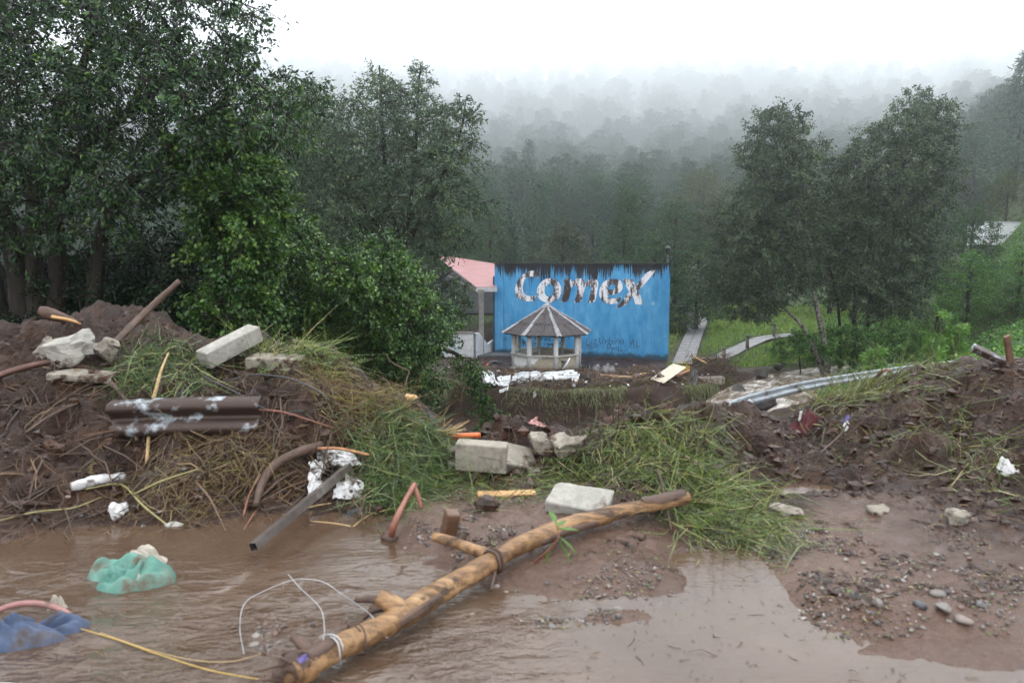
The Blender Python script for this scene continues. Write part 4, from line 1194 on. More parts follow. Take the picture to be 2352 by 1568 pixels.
tree('riverside_tree', 'tall leaning pale-trunked tree on the left of the riverside pair', [(1700, 330), (1738, 275), (1770, 240), (1800, 228), (1838, 262), (1868, 300), (1895, 345), (1915, 430), (1905, 560), (1870, 650), (1805, 690), (1760, 728), (1700, 738), (1650, 705), (1590, 650), (1585, 600), (1640, 560), (1655, 470), (1700, 420)],
     40, 2.8, 32, .90, 200, .17, L['right'], M['birch'], [(tr(1905, 40, (1884, 740), (1862, 650), (1838, 520), (1812, 400), (1795, 260)), .19, .04), (tr(1900, 40, (1850, 760), (1800, 710), (1740, 650)), .15, .04)], 17, asp=.45, droop=.55, up=.4, erode=.15)
tree('riverside_tree', 'tallest dense tree on the right of the riverside pair, beyond the stream', [(1900, 410), (1935, 335), (1995, 292), (2040, 255), (2085, 215), (2130, 197), (2170, 225), (2198, 280), (2185, 350), (2205, 420), (2160, 500), (2175, 600), (2140, 680), (2085, 725), (1985, 745), (1930, 705), (1885, 640), (1890, 500)],
     42, 3.0, 32, .92, 200, .175, L['right'], M['bark'], [(tr(1960, 42, (1965, 700), (2000, 560), (2060, 420), (2120, 260)), .17, .04), (tr(1990, 42, (2000, 680), (2060, 560), (2120, 480)), .14, .04), (tr(1930, 42, (1925, 700), (1900, 590)), .12, .04)], 18, asp=.5, droop=.5, up=.4, erode=.15)
tree('riverbank_thicket', 'low dark thicket at the feet of the riverside trees beside the stream', [(1760, 800), (1800, 765), (1850, 760), (1900, 745), (2000, 735), (2110, 740), (2160, 770), (2130, 815), (2020, 830), (1900, 838), (1800, 832)],
     40.5, 1.5, 24, .6, 130, .17, L['cover'], M['bark'], [(tr(1840, 40.5, (1835, 790)), .04, .02), (tr(2050, 40.5, (2050, 780)), .04, .02), (tr(1950, 40.5, (1955, 780)), .04, .02)], 19, asp=.5, droop=.3, cat='shrub')

# ---- woodland prototypes: height 1, standing on the origin
def proto_broad(seed, n=70, leaf=.019, nl=210, wide=.33, low=.12, conic=0.):
    rng = np.random.RandomState(seed)
    wood, crown = MB(), MB()
    tk = smooth_path([(0, 0, -.02), (.01, 0, .3), (-.01, .01, .6), (0, 0, .93)], 6)
    wood.add(*tube(tk, [.022, .004], 8))
    for i in range(n):
        f = (i + .5) / n
        z = low + (.97 - low) * f
        prof = math.sin(PI * min(1, (.12 + .88 * f)) ** .8) ** .7 if not conic else (1 - f) ** .75
        a = i * 2.4 + rng.uniform(-.5, .5)
        r = wide * prof * rng.uniform(.45, 1.0)
        c = np.array([r * math.cos(a), r * math.sin(a), z + rng.uniform(-.03, .03)])
        p = np.array([0, 0, max(.08, z - .12)])
        wood.add(*tube(smooth_path([p, (p + c) / 2 + (0, 0, .02), c], 3), [.003, .001], 4, caps=False))
        clump_leaves(crown, None, c, .085 * rng.uniform(.75, 1.3), nl, leaf, rng, .5, .3, .6, 10, .8, hue=rng.uniform(-.1, .12))
    return wood, crown
def proto_pine(seed, whorls=26, wide=.2, leaf=.034, low=.1):
    rng = np.random.RandomState(seed)
    wood, crown = MB(), MB()
    wood.add(*tube(np.array([(0, 0, -.02), (0, 0, .5), (0, 0, 1.)]), [.016, .002], 8))
    for i in range(whorls):
        f = i / (whorls - 1)
        z = low + (.985 - low) * f
        L0 = wide * (1 - f) ** .8 + .012
        for j in range(6):
            a = j * 1.047 + i * .7 + rng.uniform(-.25, .25)
            Lb = L0 * rng.uniform(.6, 1.12)
            d = np.array([math.cos(a), math.sin(a), 0])
            p = np.array([0, 0, z]); q = p + d * Lb + (0, 0, Lb * (.25 - .55 * (1 - f)))
            wood.add(*tube(np.array([p, q]), [.004, .0015], 3, caps=False))
            n = int(22 + 46 * (1 - f))
            t = rng.uniform(.15, 1.03, n)
            pos = p + (q - p) * t[:, None] + rng.normal(size=(n, 3)) * .011
            V, F = leaf_quads(pos, d * .5 + rng.normal(size=(n, 3)) * .6 + (0, 0, -.25), leaf * rng.uniform(.6, 1.2, n), rng, .2, .4)
            crown.add(V, F, np.repeat(np.clip(rng.beta(2, 2.5, n) + rng.uniform(-.1, .1), 0, 1), 4))
    return wood, crown
PROTO = {}
for key, (w_, c_) in {'broad': proto_broad(1), 'dome': proto_broad(2, 74, .018, 210, .5, .22), 'tall': proto_broad(3, 66, .018, 200, .25, .1, 0), 'cone': proto_broad(4, 70, .018, 210, .27, .05, 1), 'pine': proto_pine(5), 'oldpine': proto_pine(6, 16, .30, .05, .22)}.items():
    PROTO[key] = (mesh('trunk', w_, M['bark']), {}, c_)
def proto_crown(key, leafkey):
    d = PROTO[key][1]
    if 'mesh' not in d:
        d['mesh'] = mesh('crown', PROTO[key][2], L['bg'], False)
    return d['mesh']
def wood_tree(name, label, key, leafkey, px, top, D, wscale=1., group=None, rz=0., cat='tree'):
    b = np.array(gbase(px, D)); h = P(px, top, D)[2] - b[2]
    root = thing(name, b - (0, 0, .2), label, cat, group)
    root.scale = (h * wscale, h * wscale, h); root.rotation_euler = (0, 0, rz)
    for nm, me in (('trunk', PROTO[key][0]), ('crown', proto_crown(key, leafkey))):
        o = bpy.data.objects.new(nm, me); COL.objects.link(o); o.parent = root
        if nm == 'crown':
            o.material_slots[0].link = 'OBJECT'; o.material_slots[0].material = L[leafkey]
    return root
WT = [
 ('pine_tree', 'pointed pale pine rising in the mist above the wall, left part', 'pine', 'needle', 1213, 322, 210, 1.15),
 ('broadleaf_tree', 'grey-green conical tree directly above the middle of the wall top', 'cone', 'bg', 1432, 425, 72, 1.1),
 ('broadleaf_tree', 'pale bushy tree peeping over the wall, left of its middle', 'broad', 'bg_rust', 1290, 500, 60, 1.1),
 ('broadleaf_tree', 'hazy broad tree behind the conical tree, with ragged top', 'broad', 'bg', 1350, 338, 430, 1.0),
 ('broadleaf_tree', 'domed olive-green tree beyond the right end of the wall', 'dome', 'bg_olive', 1605, 382, 120, .85),
 ('broadleaf_tree', 'dark leafy tree above the right part of the wall', 'broad', 'bg', 1545, 455, 74, 1.1),
 ('broadleaf_tree', 'tree with rusty-orange tips behind the wall, beside the riverside pair', 'broad', 'bg_rust', 1640, 448, 70, 1.1),
 ('broadleaf_tree', 'small bushy tree just over the wall near its right corner', 'broad', 'bg', 1500, 535, 58, 1.15),
 ('broadleaf_tree', 'dark green tree between the pink roof and the pointed pine', 'broad', 'bg', 1125, 470, 78, 1.0),
 ('pine_tree', 'short soft pine standing over the ridge of the pink roof', 'pine', 'needle', 1172, 470, 80, 1.5),
 ('broadleaf_tree', 'leafy tree behind the drooping tree and the pink roof', 'broad', 'bg', 1060, 500, 70, 1.1),
 ('broadleaf_tree', 'low green tree at the right edge of the wall, over the footpath', 'broad', 'bg', 1598, 545, 57, 1.2),
 ('broadleaf_tree', 'tall thin fog-veiled tree above the ragged hazy tree', 'tall', 'bg', 1420, 285, 640, 1.0),
 ('pine_tree', 'fog-veiled pine with pointed top, left of the riverside trees', 'pine', 'needle', 1602, 240, 900, 1.4),
 ('pine_tree', 'dim pine in fog above the domed olive tree', 'pine', 'needle', 1520, 285, 680, 1.4),
 ('broadleaf_tree', 'dim broad tree in fog behind the pointed pine', 'broad', 'bg', 1275, 330, 450, 1.0),
 ('broadleaf_tree', 'faint misty tree right beside the twin-topped tree', 'broad', 'bg', 1075, 215, 1000, 1.0),
 ('pine_tree', 'big old pine with layered branches at the right edge of the view', 'oldpine', 'needle', 2300, 118, 95, .85),
 ('broadleaf_tree', 'olive tree below the big pine at the right edge', 'dome', 'bg_olive', 2285, 385, 66, .8),
 ('broadleaf_tree', 'leafy tree between the riverside pair and the white trailer', 'broad', 'bg', 2215, 470, 56, 1.1),
 ('shrub', 'rounded green shrub below the white trailer on the embankment', 'broad', 'cover', 2215, 570, 47, 1.3),
 ('shrub', 'wide green shrub at the far right under the white trailer', 'broad', 'cover', 2330, 565, 44, 1.5),
 ('shrub', 'bright shrub behind the riverside trees, right of the dense crown', 'broad', 'bush', 2150, 600, 50, 1.3),
 ('broadleaf_tree', 'dark tree filling the gap behind the riverside pair', 'broad', 'bg', 1740, 480, 68, 1.1),
 ('broadleaf_tree', 'shadowy tree behind the dense riverside tree', 'broad', 'bg', 1900, 470, 66, 1.1),
 ('broadleaf_tree', 'dusky tree far behind the dense riverside tree, toward the trailer', 'broad', 'bg', 2060, 430, 72, 1.1),
 ('broadleaf_tree', 'dark tree seen between the big left tree and the twin-topped tree', 'broad', 'alder', 700, 200, 36, .9),
 ('broadleaf_tree', 'dim tree low behind the twin-topped tree, left side', 'broad', 'alder', 800, 330, 42, 1.0),
 ('broadleaf_tree', 'shaded tree behind the stems of the big left tree', 'broad', 'under', 330, 560, 26, 1.3),
 ('broadleaf_tree', 'shaded tree at the far left behind the many-stemmed tree', 'broad', 'under', 60, 590, 24, 1.3),
 ('broadleaf_tree', 'dark tree behind the bright vine-covered tree', 'broad', 'alder', 560, 400, 30, .9),
 ('shrub', 'leafy white-flowered shrub beside the right edge of the blue wall', 'broad', 'alder', 1560, 685, 55, 1.6),
]
for i, (nm, lb, key, lk, px, top, D, ws) in enumerate(WT):
    wood_tree(nm, lb, key, lk, px, top, D, ws, None, i * 1.3, 'shrub' if nm == 'shrub' else 'tree')

# ---- the hillside forest that dissolves in fog: one mass
def far_forest():
    rng = np.random.RandomState(70)
    pts, scl, rz, idx = [], [], [], []
    y = 118.
    while y < 1900:
        half = y * .86 + 30
        step = max(10., y * .043)
        for x in np.arange(-half, half, step):
            xx, yy = x + rng.uniform(-.45, .45) * step, y + rng.uniform(-.5, .5) * step
            h = np.interp(yy, [118, 200, 350, 600, 1500], [16, 28, 44, 58, 80]) * rng.uniform(.75, 1.2)
            pts.append((xx, yy)); scl.append((h * rng.uniform(1., 1.5), h * rng.uniform(1., 1.5), h)); rz.append(rng.uniform(0, 6.28)); idx.append(rng.choice(4, p=[.4, .15, .15, .3]))
        y += max(9., y * .045)
    pts = np.array(pts); z = H(pts[:, 0], pts[:, 1]) - .5
    return np.column_stack([pts, z]), np.array(scl), np.array(rz), np.array(idx)
FP, FS, FR, FI = far_forest()
kinds = bpy.data.collections.new('forest_tree_kinds')
for i, key in enumerate(('broad', 'tall', 'cone', 'pine')):
    w_, c_ = PROTO[key][0], proto_crown(key, 'far')
    bmj = bmesh.new(); bmj.from_mesh(c_); nf = len(bmj.faces); bmj.from_mesh(w_)
    bmj.faces.ensure_lookup_table()
    for f_ in bmj.faces[nf:]: f_.material_index = 1
    me = bpy.data.meshes.new('forest_tree'); bmj.to_mesh(me); bmj.free()
    me.materials.append(L['far']); me.materials.append(M['bark'])
    kinds.objects.link(bpy.data.objects.new('forest_kind_%d' % i, me))
me = bpy.data.meshes.new('hillside_forest'); me.vertices.add(len(FP)); me.vertices.foreach_set('co', FP.astype(np.float32).ravel())
for nm, ty, arr, fld in (('scl', 'FLOAT_VECTOR', FS, 'vector'), ('rz', 'FLOAT', FR, 'value'), ('idx', 'INT', FI, 'value')):
    at = me.attributes.new(nm, ty, 'POINT'); at.data.foreach_set(fld, arr.astype(np.int32 if ty == 'INT' else np.float32).ravel())
forest = bpy.data.objects.new('hillside_forest', me); COL.objects.link(forest)
forest['kind'] = 'stuff'; forest['label'] = 'forested hillside fading upward into white fog'
ng = bpy.data.node_groups.new('forest_scatter', 'GeometryNodeTree')
ng.interface.new_socket('Geometry', in_out='INPUT', socket_type='NodeSocketGeometry'); ng.interface.new_socket('Geometry', in_out='OUTPUT', socket_type='NodeSocketGeometry')
gi, go = ng.nodes.new('NodeGroupInput'), ng.nodes.new('NodeGroupOutput')
ip = ng.nodes.new('GeometryNodeInstanceOnPoints'); ci = ng.nodes.new('GeometryNodeCollectionInfo'); ci.inputs['Collection'].default_value = kinds
ci.inputs['Separate Children'].default_value = True; ci.inputs['Reset Children'].default_value = True
ip.inputs['Pick Instance'].default_value = True
def nattr(nm, ty):
    n = ng.nodes.new('GeometryNodeInputNamedAttribute'); n.data_type = ty; n.inputs['Name'].default_value = nm; return n.outputs['Attribute']
cx = ng.nodes.new('ShaderNodeCombineXYZ'); ng.links.new(nattr('rz', 'FLOAT'), cx.inputs[2])
ng.links.new(gi.outputs[0], ip.inputs['Points']); ng.links.new(ci.outputs[0], ip.inputs['Instance'])
ng.links.new(nattr('idx', 'INT'), ip.inputs['Instance Index']); ng.links.new(cx.outputs[0], ip.inputs['Rotation']); ng.links.new(nattr('scl', 'FLOAT_VECTOR'), ip.inputs['Scale'])
ng.links.new(ip.outputs[0], go.inputs[0])
md = forest.modifiers.new('scatter', 'NODES'); md.node_group = ng

# ---- haze: one closed box of even, pale air around everything
hz = bpy.data.materials.new('haze_air'); hz.use_nodes = True
hn = hz.node_tree; hn.nodes.clear()
ho = hn.nodes.new('ShaderNodeOutputMaterial'); hv = hn.nodes.new('ShaderNodeVolumePrincipled')
hv.inputs['Color'].default_value = (.945, .975, 1, 1)
hv.inputs['Density'].default_value = HAZE = .0011
hv.inputs['Anisotropy'].default_value = .8
hn.links.new(hv.outputs[0], ho.inputs['Volume'])
V, F = box(5600, 2900, 580, (0, 1280, 278))
haze = bpy.data.objects.new('haze', mesh('haze', MB().add(V, F), hz, False)); COL.objects.link(haze)
haze['kind'] = 'stuff'; haze['label'] = 'pale mist hanging in the valley'
# ================================================================== THE DEBRIS RIDGE AND THE FLOODED ROAD
def surf(px, py, lift=0., dmin=1.3, dmax=9.):
    p = hit(px, py, dmin, dmax); p[2] += lift
    return p

def stick(name, label, cat, pts, r, mat, seed=0, k=8, n=6, rough=.12, rs=9., group=None, ends=True):
    """pts: (px, py, lift above the ground) or 3-vectors"""
    W = [surf(*p) if len(p) < 4 else P(p[0], p[1], p[2]) for p in pts]
    W = smooth_path(W, n) if len(W) > 2 else smooth_path([W[0], (W[0] + W[1]) / 2 + np.random.RandomState(seed).normal(size=3) * .012, W[1]], n)
    return solo(name, MB().add(*tube(W, r, k, rough, rs, seed)), mat, label, cat, group)

# ---- the peeled log
def log_material():
    m, nt, b, tc = new_mat('peeled_log')
    o = tc.outputs['Object']
    mp = nt.nodes.new('ShaderNodeMapping'); mp.inputs['Rotation'].default_value = (0, 0, R(-46)); mp.inputs['Scale'].default_value = (.16, 1, 1)
    nt.links.new(o, mp.inputs[0]); v = mp.outputs[0]
    n1 = noise(nt, 9, 8, .65, v); n2 = noise(nt, 6.5, 7, .75, v); n3 = noise(nt, 34, 7, .7, v); n4 = noise(nt, 2.2, 3, .5, o)
    r = ramp(nt, [(.30, (.11, .052, .021)), (.45, (.25, .132, .053)), (.56, (.38, .225, .105)), (.72, (.54, .39, .23))])
    nt.links.new(math_n(nt, 'ADD', math_n(nt, 'MULTIPLY', n1.outputs[0], .6), math_n(nt, 'MULTIPLY', n4.outputs[0], .4)), r.inputs[0])
    bk = ramp(nt, [(.555, (0, 0, 0)), (.60, (1, 1, 1))]); nt.links.new(n2.outputs[0], bk.inputs[0])
    dk = mixc(nt, n3.outputs[0], (.018, .011, .008), (.10, .062, .042))
    sk = ramp(nt, [(.40, (.18, .15, .13)), (.52, (.8, .8, .8)), (.62, (1.1, 1.1, 1.1))]); nt.links.new(n3.outputs[0], sk.inputs[0])
    ml = nt.nodes.new('ShaderNodeMix'); ml.data_type = 'RGBA'; ml.blend_type = 'MULTIPLY'; ml.inputs[0].default_value = .75
    nt.links.new(r.outputs[0], ml.inputs[6]); nt.links.new(sk.outputs[0], ml.inputs[7])
    col = mixc(nt, bk.outputs[0], ml.outputs[2], dk)
    nt.links.new(col, b.inputs['Base Color'])
    b.inputs['Roughness'].default_value = .42; b.inputs['Specular IOR Level'].default_value = .45
    h = math_n(nt, 'ADD', math_n(nt, 'MULTIPLY', bk.outputs[0], .5), math_n(nt, 'MULTIPLY', n3.outputs[0], .9))
    bump(nt, b, h, .9, .018)
    return m
M['log'] = log_material()
LP = [PZ(a, b, z) for a, b, z in [(668, 1548, .075), (760, 1497, .078), (905, 1425, .085), (1010, 1358, .09), (1110, 1302, .10), (1190, 1255, .115), (1290, 1212, .13), (1400, 1180, .15), (1500, 1160, .17), (1582, 1143, .20)]]
LW = smooth_path(LP, 9)
log = thing('fallen_log', (*LP[4][:2], 0), 'long peeled orange-brown log lying across the muddy water in front', 'log')
log_trunk = part('trunk', MB().add(*tube(LW, [.064, .055, .053, .057, .053, .051, .053, .049, .046, .040], 28, .17, 9, 3)), M['log'], log)
def lstub(a, b, r0, r1, mat, nm='branch_stub', seed=1):
    a, b = np.asarray(a), np.asarray(b)
    mid = (a + b) / 2 + (0, 0, .01)
    part(nm, MB().add(*tube(smooth_path([a, mid, b], 5), [r0, r1], 12, .16, 14, seed)), mat, log)
lstub(PZ(925, 1405, .10), PZ(868, 1372, .16), .045, .036, M['log'], seed=2)
lstub(PZ(885, 1382, .10), PZ(818, 1378, .06), .022, .012, M['stick_brown'], 'splinter', 3)
lstub(PZ(880, 1395, .08), PZ(835, 1420, .03), .016, .008, M['stick_brown'], 'splinter', 4)
lstub(PZ(1135, 1282, .11), PZ(998, 1232, .13), .036, .026, M['log'], seed=5)
lstub(PZ(1140, 1300, .08), PZ(1128, 1356, .03), .012, .007, M['stick_brown'], 'peg', 6)
lstub(PZ(720, 1510, .09), PZ(672, 1462, .14), .030, .015, M['stick_brown'], 'root_stump', 7)
lstub(PZ(700, 1535, .08), PZ(655, 1500, .10), .026, .012, M['stick_brown'], 'root_stump', 8)
lstub(PZ(700, 1545, .07), PZ(655, 1565, .05), .040, .022, M['log'], 'root_stump', 9)
def ring_on(ti, r, mat, nm, turns=1.1, rr=.004, tilt=.0):
    i = int(ti * (len(LW) - 1)); c = LW[i]; T, N, B = frames(LW)
    th = np.linspace(0, 2 * PI * turns, 26)
    q = c + (N[i] * np.cos(th)[:, None] + B[i] * np.sin(th)[:, None]) * r + T[i] * (np.linspace(0, tilt, 26) + .006 * np.sin(th * 3))[:, None]
    part(nm, MB().add(*tube(q, rr, 6, .2, 40, 2)), mat, log)
V, F = rock(.075, 9, 3, .8, .9); part('root_stump', MB().add(V + LW[1] + (-.02, 0, .01), F), M['stick_brown'], log)
for _k in range(7):
    _a = LW[2] + np.random.RandomState(_k).normal(size=3) * .03; _e = _a + np.array([-.11, -.03, .03]) + np.random.RandomState(_k + 20).normal(size=3) * .07; _e[2] = max(_e[2], .005)
    lstub(_a, _e, .012, .004, M['stick_brown'], 'root_fibre', _k)
def bark_plate(t0, t1, a0, a1, seed):
    n = 16; T, N, B = frames(LW); idx = np.linspace(t0 * (len(LW) - 1), t1 * (len(LW) - 1), n); th = np.linspace(R(a0), R(a1), 9); V = []
    nz = np.random.RandomState(seed)
    for i, q in enumerate(idx):
        j = int(q); c = LW[j] + (LW[min(j + 1, len(LW) - 1)] - LW[j]) * (q - j)
        wv = .5 + .5 * math.sin(PI * i / (n - 1)) ** .5 * nz.uniform(.7, 1.)
        mid = (th[0] + th[-1]) / 2
        for k, t_ in enumerate(th):
            tt = mid + (t_ - mid) * wv; e = 1 - abs(k - 4) / 4.
            V.append(c + (N[j] * math.cos(tt) + B[j] * math.sin(tt)) * (.053 + .010 * min(1, e * 2.5) * (.35 if i in (0, n - 1) else 1) + nz.uniform(-.0015, .0025)))
    part('bark_plate', MB().add(np.array(V), grid_faces(n, 9)), M['stick_brown'], log_trunk)
for _k, (t0, t1, a0, a1) in enumerate([(.02, .12, -30, 50), (.22, .32, 50, 110), (.37, .46, -110, -50), (.6, .74, 70, 140), (.86, .99, -60, 60)]):
    bark_plate(t0, t1, a0, a1, _k)
ring_on(.47, .062, M['stick_brown'], 'bark_strip', 1., .010, .01); ring_on(.485, .062, M['stick_brown'], 'bark_strip', .8, .008, -.02)
ring_on(.12, .070, M['wire'], 'tied_cord', 1.2, .003, .02); ring_on(.165, .068, M['stick_brown'], 'tied_cord', 1.1, .004, -.02)

def heap(px, py, rx, ry, h, seed, ang=0., folds=7., fold_amp=.3, nr=40, nth=128, dmax=9., z=None, embed=.02):
    """a crumpled heap of cloth: a low dome thrown into folds"""
    c = surf(px, py, 0, 1.3, dmax)
    r = np.linspace(0, 1, nr)[:, None]; th = np.linspace(0, 2 * PI, nth, endpoint=False)[None, :]
    X, Y = r * np.cos(th), r * np.sin(th)
    wx, wy = X + .5 * fbm(X * 1.7, Y * 1.7, 2, seed), Y + .5 * fbm(X * 1.7 + 9, Y * 1.7, 2, seed + 1)
    hr = np.random.RandomState(seed + 50)
    Zf = 0
    for q in range(4):
        an = ang * 2 + hr.normal() * (.25 if q < 2 else .8); fq = (2.2, 3.4, 5.5, 9.)[q] * folds / 7.
        ph = (wx * math.cos(an) + wy * math.sin(an)) * fq + hr.uniform(0, 6) + 1.6 * fbm(wx * 1.6, wy * 1.6, 2, seed + q)
        Zf = Zf + (np.sqrt(np.sin(ph) ** 2 + .004) - .62) / (1 + .8 * q)
    Z = (1 - r ** 3) ** .65 * np.maximum(.1, .60 + fold_amp * 1.55 * Zf + .35 * fbm(X * 1.5, Y * 1.5, 2, seed + 3))
    edge = 1 + .22 * fbm(np.cos(th) * 1.6, np.sin(th) * 1.6, 3, seed + 5) * r
    X, Y = X * edge * rx, Y * edge * ry
    ca, sa = math.cos(ang), math.sin(ang)
    xx, yy = c[0] + X * ca - Y * sa, c[1] + X * sa + Y * ca
    g = H(xx, yy) if z is None else np.full(xx.shape, z)
    V = np.stack([xx, yy, g + Z * h - embed], -1).reshape(-1, 3)
    i = np.arange(nr - 1)[:, None] * nth; j = np.arange(nth)[None, :]; j2 = (j + 1) % nth
    return V, np.stack([i + j, i + j2, i + nth + j2, i + nth + j], -1).reshape(-1, 4)

# ---- clothing washed into the water
t = thing('cloth_bundle', PZ(303, 1340, 0), 'crumpled teal cloth bundle half sunk in the brown water', 'clothing')
part('teal_cloth', MB().add(*heap(300, 1338, 0.25, .17, .18, 5, -.2, 7.5, .45, z=-.01)), M['teal_cloth'], t)
part('cream_lining', MB().add(*heap(330, 1300, 0.14, .09, .14, 9, .3, 5, .3, z=-.01)), M['cream_cloth'], t)
part('cream_hem', MB().add(*heap(335, 1350, .10, .07, .085, 12, .5, 5, .3, z=-.01)), M['cream_cloth'], t)
t = thing('cloth_bundle', PZ(70, 1460, 0), 'crumpled blue denim clothing in the water at the lower left edge', 'clothing')
part('blue_cloth', MB().add(*heap(55, 1465, 0.26, .14, .15, 15, .25, 8, .45, z=-.01)), M['blue_cloth'], t)
part('pale_cloth', MB().add(*heap(132, 1412, .05, .035, .10, 17, .2, 4, .3, z=-.005)), M['cream_cloth'], t)
M['pink_hose'] = pmat('muddy_hose', [(.3, (.20, .085, .075)), (.7, (.36, .18, .16))], 8, .45, .5, .3, 30, .004, dirt=((.09, .055, .04), .48, .62, 9))
_w = smooth_path([PZ(-60, 1440, .02), PZ(0, 1400, .05), PZ(60, 1385, .06), PZ(120, 1392, .05), PZ(165, 1418, .02), PZ(168, 1440, .0)], 8)
solo('pink_hose', MB().add(*tube(_w, .016, 10, .15, 8, 2)), M['pink_hose'], 'thick pink hose curling behind the blue denim clothing', 'hose')

# ---- square steel tube jutting over the water
def square_tube(a, b, sz, wall, mat, root, roll=.3):
    a, b = np.asarray(a), np.asarray(b); d = nrm(b - a); s = nrm(np.cross(d, [0, 0, 1])); u = np.cross(s, d)
    s, u = s * math.cos(roll) + u * math.sin(roll), u * math.cos(roll) - s * math.sin(roll)
    V = []
    for p, q in ((a, sz), (b, sz), (a, sz - 2 * wall), (a + d * .35, sz - 2 * wall)):
        V += [p + s * q * .5 + u * q * .5, p - s * q * .5 + u * q * .5, p - s * q * .5 - u * q * .5, p + s * q * .5 - u * q * .5]
    F = [(i, (i + 1) % 4, 4 + (i + 1) % 4, 4 + i) for i in range(4)] + [(4, 5, 6, 7)]
    F += [(i, 8 + i, 8 + (i + 1) % 4, (i + 1) % 4) for i in range(4)] + [(8 + i, 12 + i, 12 + (i + 1) % 4, 8 + (i + 1) % 4) for i in range(4)] + [(15, 14, 13, 12)]
    return np.array(V), np.array(F)
ta, tb = PZ(582, 1256, .10), surf(802, 1088, .05)
solo('steel_tube', MB().add(*square_tube(ta, tb, .050, .004, M['tube_steel'], None)), M['tube_steel'], 'open square steel tube jutting from the mud over the water', 'metal tube', smooth=False)

def torn_sheet(pts, nx=40, ny=30, crump=.05, seed=0, corr=0., corrv=0., fr=5., ribs=5):
    """a sheet over four corners, crumpled; ragged edge"""
    a, b, c, d = (np.asarray(p, float) for p in pts)
    U, Vv = np.meshgrid(np.linspace(0, 1, nx), np.linspace(0, 1, ny))
    U2 = U + .06 * fbm(U * 0 + 1, Vv * 6, 3, seed) * np.where(U < .5, 1 - 2 * U, 2 * U - 1); V2 = Vv + .10 * fbm(U * 6, Vv * 0 + 2, 3, seed + 1) * np.abs(2 * Vv - 1)
    Q = (a * (1 - U2[..., None]) + b * U2[..., None]) * (1 - V2[..., None]) + (d * (1 - U2[..., None]) + c * U2[..., None]) * V2[..., None]
    n = nrm(np.cross(b - a, d - a)); n = n if n[2] > 0 or abs(n[2]) < .1 else -n
    rid = (1 - np.abs(2 * fbm(U * fr + 3, Vv * fr, 3, seed + 2))) - .6
    rid2 = np.abs(np.sin(9 * U + 6 * fbm(U * 2, Vv * 2, 2, seed + 3) + 5 * Vv)) - .5
    dsp = crump * (rid * 1.2 + rid2 * .5) + corr * np.sin(U * 2 * PI * 14) + corrv * np.abs(np.sin(Vv * PI * ribs))
    Q = Q + n * dsp[..., None]
    return Q.reshape(-1, 3), grid_faces(ny, nx)
t = thing('plastic_sheet', surf(770, 1100), 'torn white plastic sheet draped over the end of the steel tube', 'plastic sheet')
part('upper_fold', MB().add(*torn_sheet([surf(722, 1055, .08), surf(800, 1062, .10), surf(838, 1085, .05), surf(735, 1080, .03)], 44, 26, .035, 3)), M['white_plastic'], t)
part('left_hang', MB().add(*torn_sheet([surf(712, 1082, .07), surf(750, 1080, .08), surf(735, 1140, .04), surf(706, 1150, .03)], 26, 34, .022, 5)), M['white_plastic'], t)
part('lower_tail', MB().add(*torn_sheet([surf(778, 1105, .07), surf(838, 1122, .05), surf(830, 1150, .02), surf(765, 1158, .03)], 34, 22, .028, 7)), M['white_plastic'], t)

# ---- branches, poles, roots
stick('branch', 'thick muddy branch bending down beside the white plastic sheet', 'branch', [(738, 1052, .09), (690, 1072, .10), (640, 1095, .10), (605, 1130, .08), (588, 1180, .05)], [.035, .034, .032, .028, .022], M['stick_brown'], 2, 12, 8)
stick('branch', 'thin brown branch just below the thick muddy branch', 'branch', [(735, 1078, .04), (660, 1108, .05), (600, 1150, .03)], [.014, .012, .008], M['stick_brown'], 3)
stick('stick', 'orange stick lying across the white plastic sheet', 'stick', [(716, 1072, .14), (780, 1076, .15), (848, 1081, .12)], [.013, .012, .010], M['stick_orange'], 4)
t = thing('forked_stick', surf(900, 1236), 'forked red-brown stick standing at the water edge left of the log', 'stick')
part('main_stem', MB().add(*tube(smooth_path([surf(898, 1238, .01), PZ(905, 1205, .12), PZ(925, 1160, .20), PZ(952, 1112, .27)], 6), [.022, .020, .018, .017], 10, .12, 12, 5)), M['stick_red'], t)
part('side_stem', MB().add(*tube(smooth_path([PZ(950, 1114, .265), PZ(960, 1140, .20), PZ(968, 1168, .13)], 6), [.017, .016, .013], 10, .12, 12, 6)), M['stick_red'], t)
part('root_ball', MB().add(rest(rock(.055, 5, 2, .6, .8)[0], surf(897, 1240)[:2], .02), rock(.055, 5, 2, .6, .8)[1]), M['stick_brown'], t)
stick('pole', 'dark wet pole leaning out of the top of the left mud heap', 'pole', [(262, 795, .0), (330, 722, 6.75, 0), (412, 645, 7.0, 0)], [.042, .036, .026], M['stick_brown'], 7, 10, 10)
t = thing('broken_branch', surf(190, 760), 'broken muddy branch with splintered pale end on the left heap crest', 'branch')
part('limb', MB().add(*tube(smooth_path([P(88, 712, 6.3), P(120, 722, 6.35), P(155, 735, 6.4), P(215, 762, 6.5)], 7), [.035, .055, .05, .04], 12, .25, 9, 8)), M['stick_brown'], t)
part('splinter', MB().add(*tube(smooth_path([P(118, 727, 6.24), P(160, 735, 6.28), P(197, 748, 6.34)], 6), [.018, .016, .006], 8, .2, 12, 9)), M['raw_wood'], t)
stick('dry_stalk', 'tall pale dry stalk upright against the half-buried guardrail', 'stalk', [(338, 1075, .04), (350, 990, .14), (365, 920, .14), (372, 880, .10), (388, 838, .10)], [.013, .017, .015, .011, .007], M['straw'], 10)
stick('branch', 'muddy root arching down the left face of the heap', 'root', [(222, 878, .08), (262, 910, .09), (300, 960, .08), (315, 1030, .06)], [.022, .021, .016, .012], M['stick_brown'], 11)
